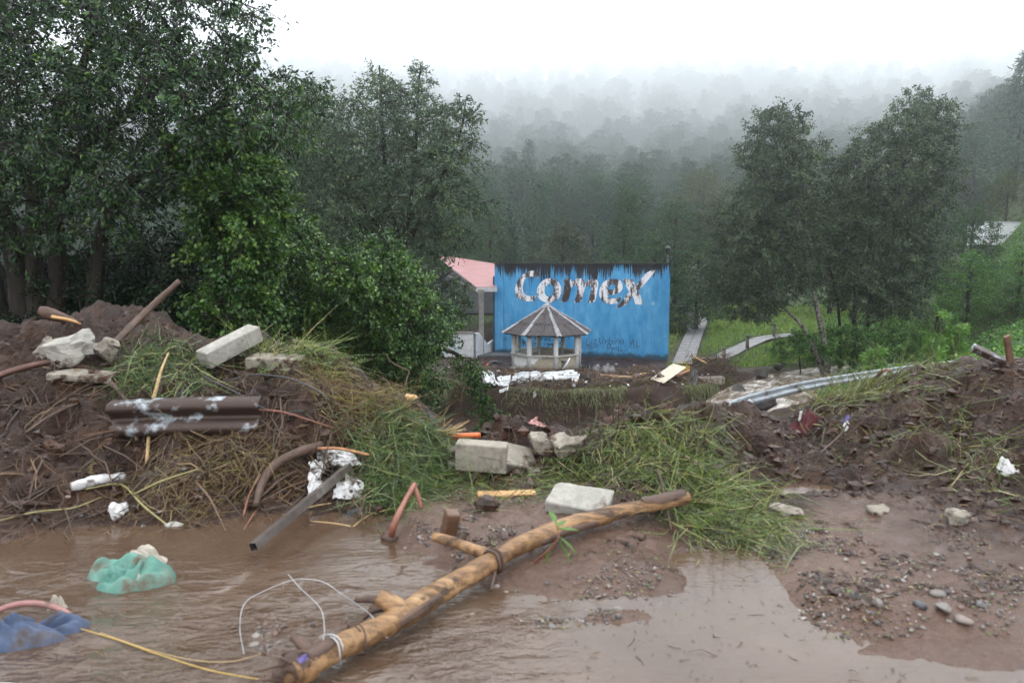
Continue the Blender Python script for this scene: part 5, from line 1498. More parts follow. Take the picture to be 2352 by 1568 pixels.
stick('branch', 'long thin root slanting at the far left below the rubble', 'root', [(60, 1010, .05), (120, 975, .06), (180, 940, .05)], [.010, .012, .008], M['stick_brown'], 12)
stick('branch', 'brown branch half buried in mud at the left edge', 'branch', [(-20, 1168, .02), (60, 1165, .03), (125, 1168, .02)], [.020, .017, .010], M['stick_brown'], 13)
t = thing('reed', surf(300, 1160), 'kinked yellow-green reed stem lying at the left water edge', 'reed')
part('stem', MB().add(*tube(smooth_path([surf(198, 1140, .05), surf(262, 1134, .07), surf(290, 1142, .07), surf(330, 1178, .05), surf(388, 1216, .02)], 7), [.004, .006, .007, .007, .006], 8, .08, 14, 14)), M['reed'], t)
stick('reed', 'straight yellow reed stem crossing the kinked one', 'reed', [(305, 1150, .04), (380, 1122, .06), (462, 1092, .05)], [.006, .007, .005], M['reed'], 15)
stick('vine', 'long thin green stem curving over the mud at left', 'stem', [(-30, 1210, .02), (80, 1190, .04), (170, 1180, .04), (235, 1158, .05)], [.005, .005, .003], M['reed'], 16)
t = thing('forked_twig', surf(935, 905), 'bare forked twig rising at the right shoulder of the left heap', 'twig')
part('stem', MB().add(*tube(smooth_path([P(930, 905, 6.1), P(932, 880, 6.1), P(940, 852, 6.15)], 5), [.010, .009, .007], 7, .1, 12, 17)), M['stick_brown'], t)
part('side_twig', MB().add(*tube(smooth_path([P(940, 852, 6.15), P(900, 832, 6.2), P(887, 812, 6.2)], 5), [.007, .006, .005], 7, .1, 12, 18)), M['stick_brown'], t)
part('side_twig', MB().add(*tube(smooth_path([P(931, 892, 6.1), P(900, 878, 6.12), P(868, 868, 6.15)], 5), [.006, .005, .003], 7, .1, 12, 19)), M['stick_brown'], t)
stick('twig', 'thin reddish twig arching over the slope of torn grass at left', 'twig', [(540, 985, .06), (560, 975, .10), (640, 980, .12), (712, 988, .08), (770, 1000, .05)], [.006, .006, .005], M['stick_red'], 20)
stick('twig', 'thin brown twig standing across the far end of the log', 'twig', [(1502, 1098, .05), (1512, 1140, .16), (1528, 1185, .10), (1542, 1222, .01)], [.008, .008, .006], M['stick_brown'], 21)
t = thing('leafy_sprig', PZ(1285, 1262, 0), 'sprig with broad green leaves caught on the middle of the log', 'sprig')
part('stem', MB().add(*tube(smooth_path([PZ(1222, 1295, .02), PZ(1255, 1268, .12), PZ(1282, 1235, .22), PZ(1278, 1205, .27)], 6), [.007, .006, .004], 7, .1, 20, 22)), M['stick_red'], t)
def big_leaf(a, b, wdt, curl=.02, up=(0, 0, 1)):
    a, b = np.asarray(a), np.asarray(b); d = b - a; L_ = np.linalg.norm(d); d = d / L_
    s = nrm(np.cross(d, up)); n = np.cross(s, d); V = []
    for t_, w_ in ((0, .02), (.2, .6), (.45, 1.), (.7, .75), (.9, .3), (1, .02)):
        for q in (-1, 0, 1):
            V.append(a + d * L_ * t_ + s * q * wdt * w_ * .5 + n * (abs(q) * wdt * .14 - curl * t_ * t_))
    return np.array(V), grid_faces(6, 3)
for a_, b_ in (((1278, 1205, .27), (1262, 1165, .30)), ((1280, 1215, .26), (1330, 1212, .28)), ((1282, 1232, .22), (1330, 1268, .14)), ((1280, 1240, .2), (1318, 1292, .08)), ((1268, 1250, .17), (1250, 1290, .06)), ((1279, 1210, .27), (1300, 1190, .3))):
    part('leaf', MB().add(*big_leaf(PZ(*a_), PZ(*b_), .038), .5), L['castor'], t)

# ---- broken masonry
def blk(name, label, px, py, size, e, mat, seed, amp=.008, bev=.008, chip=0., embed=.03, cat='concrete block', group=None, shift=(0, 0)):
    V, F = rough_block(*size, seed=seed, bev=bev, amp=amp, chip=chip)
    c = surf(px, py)
    V = rest(rot(V, e), (c[0] + shift[0], c[1] + shift[1]), embed)
    return solo(name, MB().add(V, F), mat, label, cat, group, smooth=False)
blk('concrete_block', 'rectangular concrete block standing on edge in the middle of the rubble', 1106, 1101, (.40, .13, .225), (4, 3, -6), M['concrete_clean'], 21, .005, shift=(0, .07))
blk('concrete_block', 'tilted concrete block leaning behind the standing rectangular block', 1182, 1068, (.33, .24, .13), (34, 18, 28), M['concrete'], 22, .008, shift=(0, .10))
blk('concrete_chunk', 'jagged pale concrete chunk beside the grassy mound', 1310, 1078, (.30, .17, .13), (20, -14, 24), M['concrete'], 23, .03, chip=.10, shift=(0, .06))
blk('concrete_chunk', 'small grey concrete chunk half hidden behind the tilted block', 1246, 1050, (.22, .16, .12), (14, 20, -20), M['concrete'], 24, .026, chip=.07, shift=(0, .06))
blk('concrete_chunk', 'pale concrete piece lying between tilted block and jagged chunk', 1232, 1085, (.12, .08, .05), (10, 8, 40), M['concrete'], 25, .02, chip=.04)
blk('concrete_chunk', 'upper small pale lump left of the standing block', 1036, 1046, (.085, .08, .055), (5, 6, 10), M['concrete'], 26, .014, chip=.03, embed=.0)
blk('concrete_chunk', 'lower small pale lump left of the standing block', 1036, 1066, (.085, .08, .06), (-4, 3, 20), M['concrete'], 27, .014, chip=.03)
blk('concrete_slab', 'pale flat concrete slab resting just behind the log', 1335, 1178, (.40, .26, .085), (16, 4, -22), M['slab_white'], 28, .010, chip=.08, shift=(0, .08), cat='concrete slab')
blk('concrete_kerb', 'long tilted concrete kerb piece on the crest of the left heap', 505, 868, (.16, .56, .15), (20, 6, -32), M['slab_white'], 29, .006, shift=(.04, .16), embed=.02)
blk('concrete_boulder', 'large pale broken concrete boulder on the left heap', 150, 850, (.34, .26, .20), (12, -14, 12), M['slab_white'], 30, .035, chip=.13, shift=(0, .1))
blk('concrete_boulder', 'grey broken boulder right of the large pale one on the left heap', 232, 838, (.20, .16, .15), (18, 24, 40), M['concrete'], 31, .03, chip=.09, shift=(0, .05))
blk('concrete_boulder', 'long tan boulder behind the large pale boulder at left', 88, 838, (.30, .16, .13), (10, -30, -30), M['concrete'], 32, .03, chip=.08, shift=(0, .16))
blk('concrete_slab', 'flat muddy slab lying below the large pale boulder', 195, 872, (.50, .22, .06), (4, 3, 4), M['concrete'], 33, .014, chip=.06, cat='concrete slab')
blk('concrete_slab', 'flat grey slab buried under the grass on the heap crest', 632, 850, (.50, .26, .11), (4, 2, -4), M['concrete'], 34, .012, chip=.06, shift=(0, .1), cat='concrete slab')
blk('stone', 'pale stone lying at the foot of the right mud slope', 1806, 1184, (.20, .12, .07), (6, 10, -16), M['concrete'], 35, .02, chip=.05, cat='stone')
blk('stone', 'tan stone set in the mud near the right edge', 2200, 1200, (.15, .10, .09), (10, 10, 30), M['concrete'], 36, .02, chip=.05, cat='stone')
blk('stone', 'grey slate stone flat on the right mud slope', 2020, 1172, (.16, .10, .03), (16, 4, 20), M['concrete'], 37, .012, chip=.03, cat='stone')
blk('white_rubble', 'white rubble piece at the left water edge under the reed', 402, 1214, (.11, .07, .05), (10, 6, -20), M['slab_white'], 38, .012, chip=.03, cat='rubble')
blk('wood_block', 'dark square timber offcut standing beside the log', 1034, 1228, (.085, .085, .17), (12, 8, 20), M['plank'], 39, .005, cat='timber', embed=.02)
blk('mud_lump', 'rounded brown lump of mud in the middle of the mudflat', 1112, 1168, (.14, .12, .10), (10, 8, 20), M['mudmat'], 40, .03, chip=.05, bev=.03, cat='mud lump')
blk('wood_plank', 'weathered plank lying flat in the mud behind the pale slab', 1165, 1140, (.42, .09, .025), (5, 2, 10), M['raw_wood'], 41, .003, cat='plank', embed=.005)
blk('wet_plank', 'dark wet beam tilted up on the right heap crest', 2282, 846, (.40, .11, .06), (20, 26, -18), M['galv_mud'], 42, .003, cat='beam', embed=.02)
blk('wet_plank', 'rusty brown board standing upright at the top of the right heap', 2315, 838, (.07, .03, .34), (6, -22, 10), M['plank'], 43, .003, cat='board', embed=.05)
blk('brick_fragment', 'orange brick fragment in the water below the log', 924, 1508, (.065, .045, .03), (8, 4, 30), pmat('brick_red', [(.3, (.30, .08, .045)), (.7, (.45, .15, .08))], 12, .7, .3, .4), 44, .006, chip=.02, cat='brick')
blk('paper_lump', 'dirty white crumpled lump by the kinked reed', 272, 1185, (.11, .09, .10), (20, 20, 30), M['white_plastic'], 45, .04, chip=.05, bev=.02, cat='rubbish')

# ---- crash barriers
WPROF = np.array([(0, .155), (.012, .148), (.072, .118), (.082, .083), (.072, .050), (.012, .020), (.004, 0), (.012, -.020), (.072, -.050), (.082, -.083), (.072, -.118), (.012, -.148), (0, -.155)])
def barrier(W, lean, thick=.006, flip=1.):
    T = nrm(np.gradient(W, axis=0)); N = []
    lean = np.broadcast_to(lean, (len(W),))
    P_ = np.vstack([WPROF, WPROF[::-1] + np.array([[-thick, 0]])])
    V = []
    for i in range(len(W)):
        side = nrm(np.cross(T[i], [0, 0, 1])) * flip; up = nrm(np.cross(side, T[i])); up = up if up[2] > 0 else -up
        s = side * math.cos(lean[i]) + up * math.sin(lean[i]); u = up * math.cos(lean[i]) - side * math.sin(lean[i])
        V.append(W[i] + s * P_[:, :1] + u * P_[:, 1:])
    V = np.array(V); n, k = V.shape[:2]
    i = np.arange(n - 1)[:, None] * k; j = np.arange(k)[None, :]; j2 = (j + 1) % k
    return V.reshape(-1, 3), np.stack([i + j, i + j2, i + k + j2, i + k + j], -1).reshape(-1, 4)
rail = thing('crash_barrier', P(1900, 880, 16.4), 'long torn crash barrier hanging in a curve over the stream', 'crash barrier')
RW = smooth_path([P(*q) for q in [(1598, 990, 11.2), (1640, 957, 12.0), (1695, 928, 13.0), (1780, 903, 14.4), (1860, 884, 15.8), (1960, 867, 17.2), (2080, 849, 19.2), (2200, 835, 21.8), (2352, 821, 25.5), (2520, 812, 29)]], 10)
WPROF = WPROF * .8
part('beam', MB().add(*barrier(RW, np.interp(np.arange(len(RW)), [0, 25, 90], [1.05, .75, .5]))), M['galv'], rail)
WPROF = WPROF / .8
for i, dz in ((12, .05), (60, .0)):
    c = RW[i]; V, F = box(.10, .12, .5, (0, 0, 0)); V = rot(V, (20, 30, 40)) + c + (0, .12, -.25)
    part('spacer_post', MB().add(V, F), M['galv_mud'], rail, False)
for i in (20, 45, 70):
    V, F = rock(.022, i, 1, .8, .1); part('bolt', MB().add(V + RW[i] + (0, -.05, 0), F), M['galv_mud'], rail)
rail2 = thing('crash_barrier', surf(410, 985), 'mud-caked crash barrier section half buried in the left heap', 'crash barrier')
a_, b_ = surf(268, 955, 0), surf(600, 950, 0)
RL = smooth_path([P(a, b, hit(a, 1000)[1] + .10) for a, b in ((258, 964), (420, 958), (600, 955))], 12)
part('beam', MB().add(*barrier(RL, .18, .006)), M['galv_mud'], rail2)
stick('angle_iron', 'rusty iron bar slanting in from the left edge under the boulders', 'iron bar', [(-40, 895, .06), (40, 868, .07), (118, 848, .05)], [.028, .026, .024], M['rust'], 50, 4, 6, .05)

# ---- pipes, plastics and rubbish on the ridge
c0, c1 = surf(1040, 1012, .035), surf(1103, 1008, .035)
_t = np.linspace(0, 1, 7)[:, None]
solo('orange_pipe', MB().add(*tube(c0 + (c1 - c0) * _t, [.024, .024, .026, .025, .025, .024, .022], 14)), M['orange_plastic'], 'bright orange plastic pipe on the ridge behind the standing block', 'pipe')
_m = MB(); _rg = np.random.RandomState(8); _c = surf(1012, 1006, .03)
for i in range(22):
    d = nrm(np.array([.9, .15, .35]) + _rg.normal(size=3) * .28); _m.add(*tube(np.array([_c + _rg.normal(size=3) * .02, _c + d * _rg.uniform(.12, .26)]), [.004, .002], 5))
solo('reed_bundle', _m, M['straw'], 'splayed bundle of dry reeds beside the orange pipe', 'reeds')
solo('pink_sheet', MB().add(*torn_sheet([surf(1208, 1000, .10), surf(1258, 1003, .08), surf(1268, 1008, .05), surf(1232, 1000, .16)], 24, 14, .02, 11)), M['pink_plastic'], 'scrap of pink plastic sheet on the ridge above the tilted block', 'plastic sheet')
V, F = rough_block(.20, .10, .05, 51, .02, .012, chip=.05); solo('wood_offcut', MB().add(rest(rot(V, (14, 6, -10)), surf(940, 918)[:2], .01), F), M['raw_wood'], 'split orange wood offcut at the right end of the left heap', 'wood')
_w = smooth_path([surf(165, 1130, .03), surf(222, 1118, .04), surf(283, 1104, .03)], 7)
solo('plastic_roll', MB().add(*tube(_w, [.034, .036, .036, .030], 14, .28, 16, 52)), M['white_plastic'], 'rolled dirty white plastic on the lower left mud slope', 'plastic roll')
solo('black_plastic', MB().add(*heap(808, 1182, .09, .05, .05, 53)), M['black_plastic'], 'scrap of black plastic at the water edge below the white sheet', 'plastic')
solo('black_plastic', MB().add(*heap(418, 905, .07, .05, .05, 54)), M['black_plastic'], 'black plastic scrap on top of the half-buried barrier', 'plastic')
solo('black_plastic', MB().add(*heap(1000, 968, .09, .06, .06, 55)), M['black_plastic'], 'dark plastic scrap at the foot of the grass near the dry reeds', 'plastic')
t = thing('red_garment', surf(1840, 975), 'dark red garment with white stripe on the right ridge', 'clothing')
part('cloth', MB().add(*heap(1838, 975, .17, .12, .12, 56, .4, 6, .4)), M['red_cloth'], t)
part('stripe', MB().add(*torn_sheet([surf(1836, 975, .14), surf(1842, 975, .14), surf(1838, 985, .09), surf(1832, 985, .08)], 10, 18, .012, 57)), M['white_plastic'], t)
solo('wrapper', MB().add(*heap(1944, 958, .05, .035, .05, 58)), M['purple'], 'small purple wrapper on the right mud slope', 'wrapper')
solo('wrapper', MB().add(*heap(1945, 972, .05, .03, .03, 59)), M['white_plastic'], 'small white scrap just below the purple wrapper', 'wrapper')
solo('plastic_bag', MB().add(*heap(2316, 1078, .085, .06, .09, 60)), M['white_plastic'], 'whitish plastic bag on the mud at the right edge', 'plastic bag')
solo('wrapper', MB().add(*heap(1176, 1140, .028, .02, .04, 61)), M['pink_plastic'], 'small pink and white wrapper on the mud before the standing block', 'wrapper')
solo('plastic_strip', MB().add(*torn_sheet([PZ(682, 1512, .15), PZ(704, 1500, .16), PZ(708, 1512, .15), PZ(690, 1524, .14)], 14, 10, .010, 62)), M['purple'], 'purple plastic strip caught on the near end of the log', 'plastic')
solo('wrapper', MB().add(*heap(1262, 1038, .05, .03, .03, 63)), M['blue_plastic'], 'blue plastic scrap among the concrete chunks', 'wrapper')
solo('wrapper', MB().add(*heap(556, 945, .03, .02, .03, 64)), M['yellow_plastic'], 'tiny yellow wrapper beside the half-buried barrier', 'wrapper')
stick('stick', 'reddish stick lying on the crest of the right heap', 'stick', [(1990, 878, .05), (2035, 862, .06), (2065, 848, .06)], [.020, .020, .014], M['stick_red'], 65)
stick('twig', 'dark bent twig on the right mud slope', 'twig', [(1885, 1050, .04), (1930, 1010, .05), (1945, 985, .05)], [.008, .008, .006], M['stick_brown'], 66)
stick('cable', 'black cable looping over the left heap by the kerb piece', 'cable', [(520, 885, .03), (580, 878, .06), (660, 888, .07), (720, 905, .04), (760, 930, .03)], [.008, .008], M['black_plastic'], 67, 7, 8, .0)
stick('cable', 'thin black cable running across the half-buried barrier', 'cable', [(470, 905, .14), (540, 935, .12), (620, 962, .06), (700, 955, .04)], [.006, .006], M['black_plastic'], 68, 7, 8, .0)

# ---- wire, cord
_w = smooth_path([PZ(560, 1500, .01), PZ(551, 1440, .03), PZ(562, 1385, .06), PZ(610, 1355, .08), PZ(680, 1330, .10), PZ(740, 1335, .08), PZ(780, 1360, .05), PZ(850, 1410, .10), PZ(890, 1465, .06)], 10)
_w2 = smooth_path([PZ(662, 1318, .12), PZ(690, 1350, .09), PZ(735, 1395, .06), PZ(745, 1440, .02), PZ(742, 1480, .0)], 10)
t = thing('wire', PZ(650, 1420, 0), 'looped galvanised wire standing in the shallow water left of the log', 'wire')
part('strand', MB().add(*tube(_w, .0019, 6, .25, 60, 1)), M['wire'], t); part('strand', MB().add(*tube(_w2, .0019, 6, .25, 60, 2)), M['wire'], t)
_w = smooth_path([PZ(168, 1438, .01), PZ(260, 1465, .012), PZ(360, 1500, .012), PZ(470, 1535, .012), PZ(560, 1553, .012), PZ(660, 1570, .02)], 10)
solo('cord', MB().add(*tube(_w, .0026, 6, .2, 60, 3)), M['yellow_cord'], 'yellow cord trailing through the water at the lower left', 'cord')
_w = smooth_path([PZ(230, 1452, .01), PZ(340, 1490, .012), PZ(440, 1514, .012), PZ(530, 1518, .012), PZ(600, 1500, .015)], 10)
solo('cord', MB().add(*tube(_w, .0018, 6, .2, 60, 4)), M['straw'], 'thin tan cord beside the yellow one in the water', 'cord')
for i, (q, lb) in enumerate([([(600, 1208, .01), (660, 1190, .03), (720, 1172, .03), (760, 1165, .03)], 'pale yellow root trailing along the water edge, left one'),
                             ([(690, 1200, .01), (760, 1206, .015), (806, 1212, .01)], 'pale yellow root lying flat on the water edge, middle one'),
                             ([(812, 1212, .01), (850, 1192, .03), (900, 1178, .03)], 'pale yellow root trailing along the water edge, right one'),
                             ([(560, 1200, .05), (575, 1160, .08), (600, 1120, .1)], 'slender root hanging under the thick muddy branch'),
                             ([(545, 1255, .0), (562, 1225, .03), (590, 1190, .06)], 'slender root dipping into the water left of the steel tube')]):
    stick('root', lb, 'root', q, [.006, .005, .004], M['straw'] if i < 3 else M['stick_red'], 70 + i, 6)

# ---- stones
def stone_material():
    m, nt, b, tc = new_mat('river_stone')
    oi = nt.nodes.new('ShaderNodeObjectInfo')
    r = ramp(nt, [(0, (.04, .04, .045)), (.3, (.095, .09, .09)), (.55, (.16, .14, .12)), (.75, (.24, .22, .195)), (.88, (.13, .068, .048)), (1, (.36, .345, .325))])
    n = noise(nt, 16, 6, .65, tc.outputs['Object'])
    nt.links.new(oi.outputs['Random'], r.inputs[0])
    mm = nt.nodes.new('ShaderNodeMix'); mm.data_type = 'RGBA'; mm.blend_type = 'MULTIPLY'; mm.inputs[0].default_value = .6
    rr = ramp(nt, [(.3, (.5, .47, .45)), (.7, (1.1, 1.1, 1.1))]); nt.links.new(n.outputs[0], rr.inputs[0])
    nt.links.new(r.outputs[0], mm.inputs[6]); nt.links.new(rr.outputs[0], mm.inputs[7])
    nt.links.new(mm.outputs[2], b.inputs['Base Color']); b.inputs['Roughness'].default_value = .38
    bump(nt, b, n.outputs[0], .3, .004)
    return m
M['stone'] = stone_material()
STM = [mesh('stone', MB().add(*rock(1., 100 + i, 2, .62, .5, i % 2 == 0)), M['stone'], i % 2 == 1) for i in range(8)]
_rs = np.random.RandomState(33)
def stone(px, py, r, label, group=None, z=None):
    c = surf(px, py) if z is None else PZ(px, py, z)
    o = bpy.data.objects.new('stone', STM[_rs.randint(8)]); COL.objects.link(o)
    o.location = (c[0], c[1], c[2] + r * .2); o.scale = (r, r * _rs.uniform(.8, 1.1), r * _rs.uniform(.8, 1.2)); o.rotation_euler = (0, 0, _rs.uniform(0, 6.28))
    return tag(o, label, 'stone', group)
stone(2168, 1402, .050, 'brown angular stone in the cluster at lower right'); stone(2152, 1366, .042, 'rounded grey stone above the brown angular one at lower right')
stone(2212, 1428, .046, 'pale blue-grey stone below the brown angular one at lower right'); stone(2112, 1392, .036, 'small grey stone left of the brown angular one')
stone(2256, 1392, .034, 'dark grey stone right of the brown angular one'); stone(2018, 1388, .034, 'long white stone on the lower right mud')
stone(1808, 1441, .022, 'dark oval stone in the still puddle'); stone(1420, 1330 + 72, .030, 'grey stone at the lower tip of the gravel shoal'); stone(796, 1362, .024, 'white stone just left of the log stump'); stone(1268, 1440, .026, 'tan stone in the water below the gravel shoal')
def scatter_stones(n, poly, r0, r1, label, group):
    k = 0
    while k < n:
        x0, x1, y0, y1 = poly
        px, py = _rs.uniform(x0, x1), _rs.uniform(y0, y1)
        p = surf(px, py)
        if p[2] < -.012: 
            if _rs.uniform() < .75: continue
        stone(px, py, _rs.uniform(r0, r1) ** 1.0, label, group); k += 1
scatter_stones(34, (1080, 1560, 1330, 1460), .007, .020, 'small stone in the gravel shoal between log and puddle', 'stones of the gravel shoal')
scatter_stones(38, (1800, 2340, 1270, 1460), .008, .022, 'small loose stone on the muddy ground at lower right', 'stones on the right-hand mud')
scatter_stones(16, (1560, 1860, 1225, 1290), .008, .018, 'small stone at the foot of the torn grass by the puddle', 'stones at the head of the puddle')
scatter_stones(14, (580, 790, 1400, 1500), .010, .026, 'small stone in the rippling shallows left of the log', 'stones in the left shallows')
scatter_stones(14, (930, 1150, 1200, 1300), .008, .018, 'small stone on the mud behind the log', 'stones behind the log')
scatter_stones(16, (0, 480, 1080, 1240), .012, .030, 'muddy stone lodged in the lower left slope', 'stones in the left slope')

# ---- masses: clods, gravel, twigs, torn grass
bmv = bmesh.new(); bmesh.ops.create_icosphere(bmv, subdivisions=1, radius=1); ICOV, ICOF = bm_arrays(bmv); ICOF = ICOF[0]
def lumps(C, r, rng, flat=.7, amp=.35):
    N = len(C)
    base = ICOV[None] * (1 + rng.normal(size=(N, len(ICOV), 1)) * amp * .45)
    th = rng.uniform(0, 2 * PI, N); c, s = np.cos(th)[:, None], np.sin(th)[:, None]
    x = base[..., 0] * c - base[..., 1] * s * .75; y = base[..., 0] * s + base[..., 1] * c * .75
    V = np.stack([x, y, base[..., 2] * flat], -1) * r[:, None, None] + C[:, None, :]
    F = (np.arange(N)[:, None, None] * len(ICOV) + ICOF[None]).reshape(-1, 3)
    return V.reshape(-1, 3), F
def ridge_points(n, rng, lo=-120, hi=2470, s0=.02, s1=1.12):
    a = rng.uniform(lo, hi, n); s = rng.uniform(s0, s1, n)
    Db, Dc = np.interp(a, RA, RDB), np.interp(a, RA, RDC)
    y = Db + (Dc - Db) * s; x = (a - 1176) / FOC * y
    return np.stack([x, y, H(x, y)], 1)
_r = np.random.RandomState(5)
Cn = np.concatenate([ridge_points(6800, _r), ridge_points(1400, _r, 1680, 2400, .0, 1.1)])
stuff('mud_clods', MB().add(*lumps(Cn - (0, 0, .006), np.exp(_r.normal(-4.25, .6, len(Cn))).clip(.005, .06), _r, .7, .9)), M['mudmat'], 'clods of wet brown mud covering the debris ridge', False)
# gravel on the shoals and mud
def flat_points(n, rng, boxes):
    out = []
    for (x0, x1, y0, y1, w_) in boxes:
        k = int(n * w_)
        py = rng.uniform(y0, y1, k); px = rng.uniform(x0, x1, k)
        q = np.array([PZ(a, b, .01)[:2] for a, b in zip(px, py)])
        out.append(q)
    q = np.concatenate(out); z = H(q[:, 0], q[:, 1])
    q = np.column_stack([q, z])
    keep = (z > -.02) & (vn2(q[:, 0] * 4.5, q[:, 1] * 4.5, 66) + .5 * vn2(q[:, 0] * 11, q[:, 1] * 11, 67) > -.08)
    return q[keep]
Gp = flat_points(5600, _r, [(1060, 1560, 1310, 1460, .30), (1560, 1900, 1225, 1300, .14), (1830, 2352, 1230, 1470, .30), (940, 1180, 1190, 1290, .14), (580, 800, 1390, 1500, .12)])
stuff('gravel', MB().add(*lumps(Gp + (0, 0, .002), np.exp(_r.normal(-5.0, .42, len(Gp))).clip(.003, .014), _r, .7, .4), np.repeat(_r.uniform(0, 1, len(Gp)), len(ICOV))), L['pebble'], 'fine mixed gravel strewn over the mudflat')
# twigs and roots on the ridge
def twig_field(C, rng, l0, l1, r, lift=.03, flow=None):
    n = len(C); th = rng.uniform(0, 2 * PI, n)
    if flow is not None: th = np.arctan2(flow[1], flow[0]) + rng.normal(size=n) * flow[2]
    Ln = rng.uniform(l0, l1, n)
    B = C + np.stack([np.cos(th) * Ln, np.sin(th) * Ln, np.zeros(n)], 1)
    B[:, 2] = H(B[:, 0], B[:, 1]) + rng.uniform(0, lift, n)
    A = C + (0, 0, .006)
    return tri_sticks(A, B, r * rng.uniform(.5, 1.5, n), rng, .10)
Tw = np.concatenate([ridge_points(1500, _r), ridge_points(800, _r, -50, 1000, .0, .75), ridge_points(300, _r, 1750, 2352, .2, 1.1)])
Tl = ridge_points(280, _r, -60, 820, .1, .8)
stuff('root_tangle', MB().add(*twig_field(Tl, _r, .2, .6, .006, .10, (.15, -1, .9)), np.repeat(_r.beta(1.6, 2.6, len(Tl)), 9)), L['litter'], 'long exposed roots hanging down the face of the left heap')
stuff('twig_litter', MB().add(*twig_field(Tw, _r, .05, .26, .0032), np.repeat(_r.beta(1.6, 2.2, len(Tw)), 9)), L['litter'], 'broken twigs and roots tangled in the debris ridge')

def px_points(poly, n, rng, dmin=1.3, dmax=9.):
    xs = [p[0] for p in poly]; ys = [p[1] for p in poly]; out = []
    while len(out) < n:
        px, py = rng.uniform(min(xs), max(xs)), rng.uniform(min(ys), max(ys))
        ins = False
        for i in range(len(poly)):
            (x0, y0), (x1, y1) = poly[i - 1], poly[i]
            if (y0 > py) != (y1 > py) and px < (x0 - x1) * (py - y1) / (y0 - y1) + x1: ins = not ins
        if ins: out.append(hit(px, py, dmin, dmax))
    return np.array(out)
def grass_patch(label, poly, seeds, per, Lr, flow, mat, seed, wd=.006, spread=.10, lift=.06, droop=.35, jit=.6):
    rng = np.random.RandomState(seed)
    C = px_points(poly, seeds, rng)
    c = np.repeat(C, per, 0); n = len(c)
    tw = np.repeat(rng.normal(size=(seeds, 3)) * .55, per, 0)
    c = c + rng.normal(size=(n, 3)) * np.array([spread, spread, 0])
    c[:, 2] = H(c[:, 0], c[:, 1]) + rng.uniform(0, .025, n)
    d = np.array(flow) + tw + rng.normal(size=(n, 3)) * .5; d[:, 2] += lift
    V, F = blades(c, d, rng.uniform(*Lr, n), wd * rng.uniform(.6, 1.4, n), droop, rng, jit)
    # lay blades on the ground rather than through it
    g = H(V[:, 0], V[:, 1]) + .004
    V[:, 2] = np.maximum(V[:, 2], g)
    hue = np.repeat(np.clip(np.repeat(rng.uniform(-.3, .3, seeds), per) + rng.beta(1.3, 1.6, n), 0, 1), 7)
    return stuff('torn_grass', MB().add(V, F, hue), L[mat], label)
grass_patch('pale torn grass draped over the crest of the left heap', [(572, 815), (600, 790), (650, 780), (720, 795), (765, 820), (740, 835), (600, 840)], 70, 16, (.14, .36), (.8, -.4, -.1), 'flat', 1)
grass_patch('clump of green grass torn up on the left heap', [(275, 815), (340, 800), (440, 812), (465, 850), (440, 890), (350, 905), (280, 880)], 90, 15, (.10, .28), (.4, -.7, -.2), 'fresh', 2)
grass_patch('straw and dead grass on the right flank of the left heap', [(690, 850), (760, 845), (860, 880), (940, 920), (950, 960), (860, 960), (760, 930), (700, 890)], 110, 14, (.10, .28), (.6, -.5, -.3), 'drygrass', 3, .005)
grass_patch('thick green grass sliding down the left heap beside the blocks', [(800, 1000), (850, 945), (930, 935), (990, 980), (1012, 1050), (1005, 1125), (930, 1165), (860, 1150), (845, 1070)], 170, 20, (.08, .30), (.35, -.8, -.35), 'fresh', 4, .006)
grass_patch('sparse torn grass over the mud in front of the standing block', [(960, 1105), (1240, 1095), (1300, 1130), (1180, 1150), (1000, 1160), (900, 1175)], 60, 9, (.08, .24), (.5, -.6, -.1), 'flat', 5, .005)
grass_patch('broad mat of green and yellow torn grass on the middle mound', [(1345, 990), (1450, 962), (1560, 958), (1655, 970), (1640, 1020), (1625, 1100), (1580, 1150), (1480, 1130), (1330, 1110), (1255, 1125), (1235, 1090), (1335, 1065), (1400, 1015)], 190, 18, (.08, .30), (.3, -.85, -.3), 'flat', 6, .0055)
grass_patch('tongue of yellow-green torn grass spreading to the puddle', [(1590, 1080), (1660, 1090), (1720, 1130), (1790, 1200), (1760, 1240), (1640, 1252), (1570, 1210), (1560, 1150)], 110, 16, (.12, .34), (.7, -.7, -.3), 'flat', 7, .0055)
grass_patch('long green grass strands trailing down the right mud slope', [(2080, 900), (2180, 900), (2260, 980), (2310, 1120), (2290, 1200), (2220, 1120), (2150, 1000)], 34, 9, (.16, .40), (.25, -.8, -.45), 'flat', 8, .005)
grass_patch('scattered grass and straw across the right mud slope', [(1850, 930), (2060, 900), (2100, 980), (2080, 1100), (1900, 1120), (1760, 1060)], 36, 6, (.08, .26), (.3, -.7, -.3), 'flat', 9, .004)
grass_patch('straw and root fibres on the lower left slope above the water', [(200, 1090), (420, 1060), (600, 1100), (600, 1180), (420, 1200), (260, 1170)], 60, 8, (.10, .26), (.5, -.5, -.1), 'drygrass', 10, .004)
grass_patch('grass and fibres below the half-buried barrier', [(330, 1010), (560, 1000), (700, 1020), (760, 1060), (600, 1080), (400, 1060)], 60, 9, (.10, .26), (.3, -.8, -.2), 'drygrass', 11, .004)
grass_patch('dull grass behind the right ridge under the torn barrier', [(1850, 915), (1960, 885), (2090, 865), (2050, 880), (1950, 915)], 60, 14, (.2, .5), (.2, -.7, .2), 'hang', 12, .010, .25)

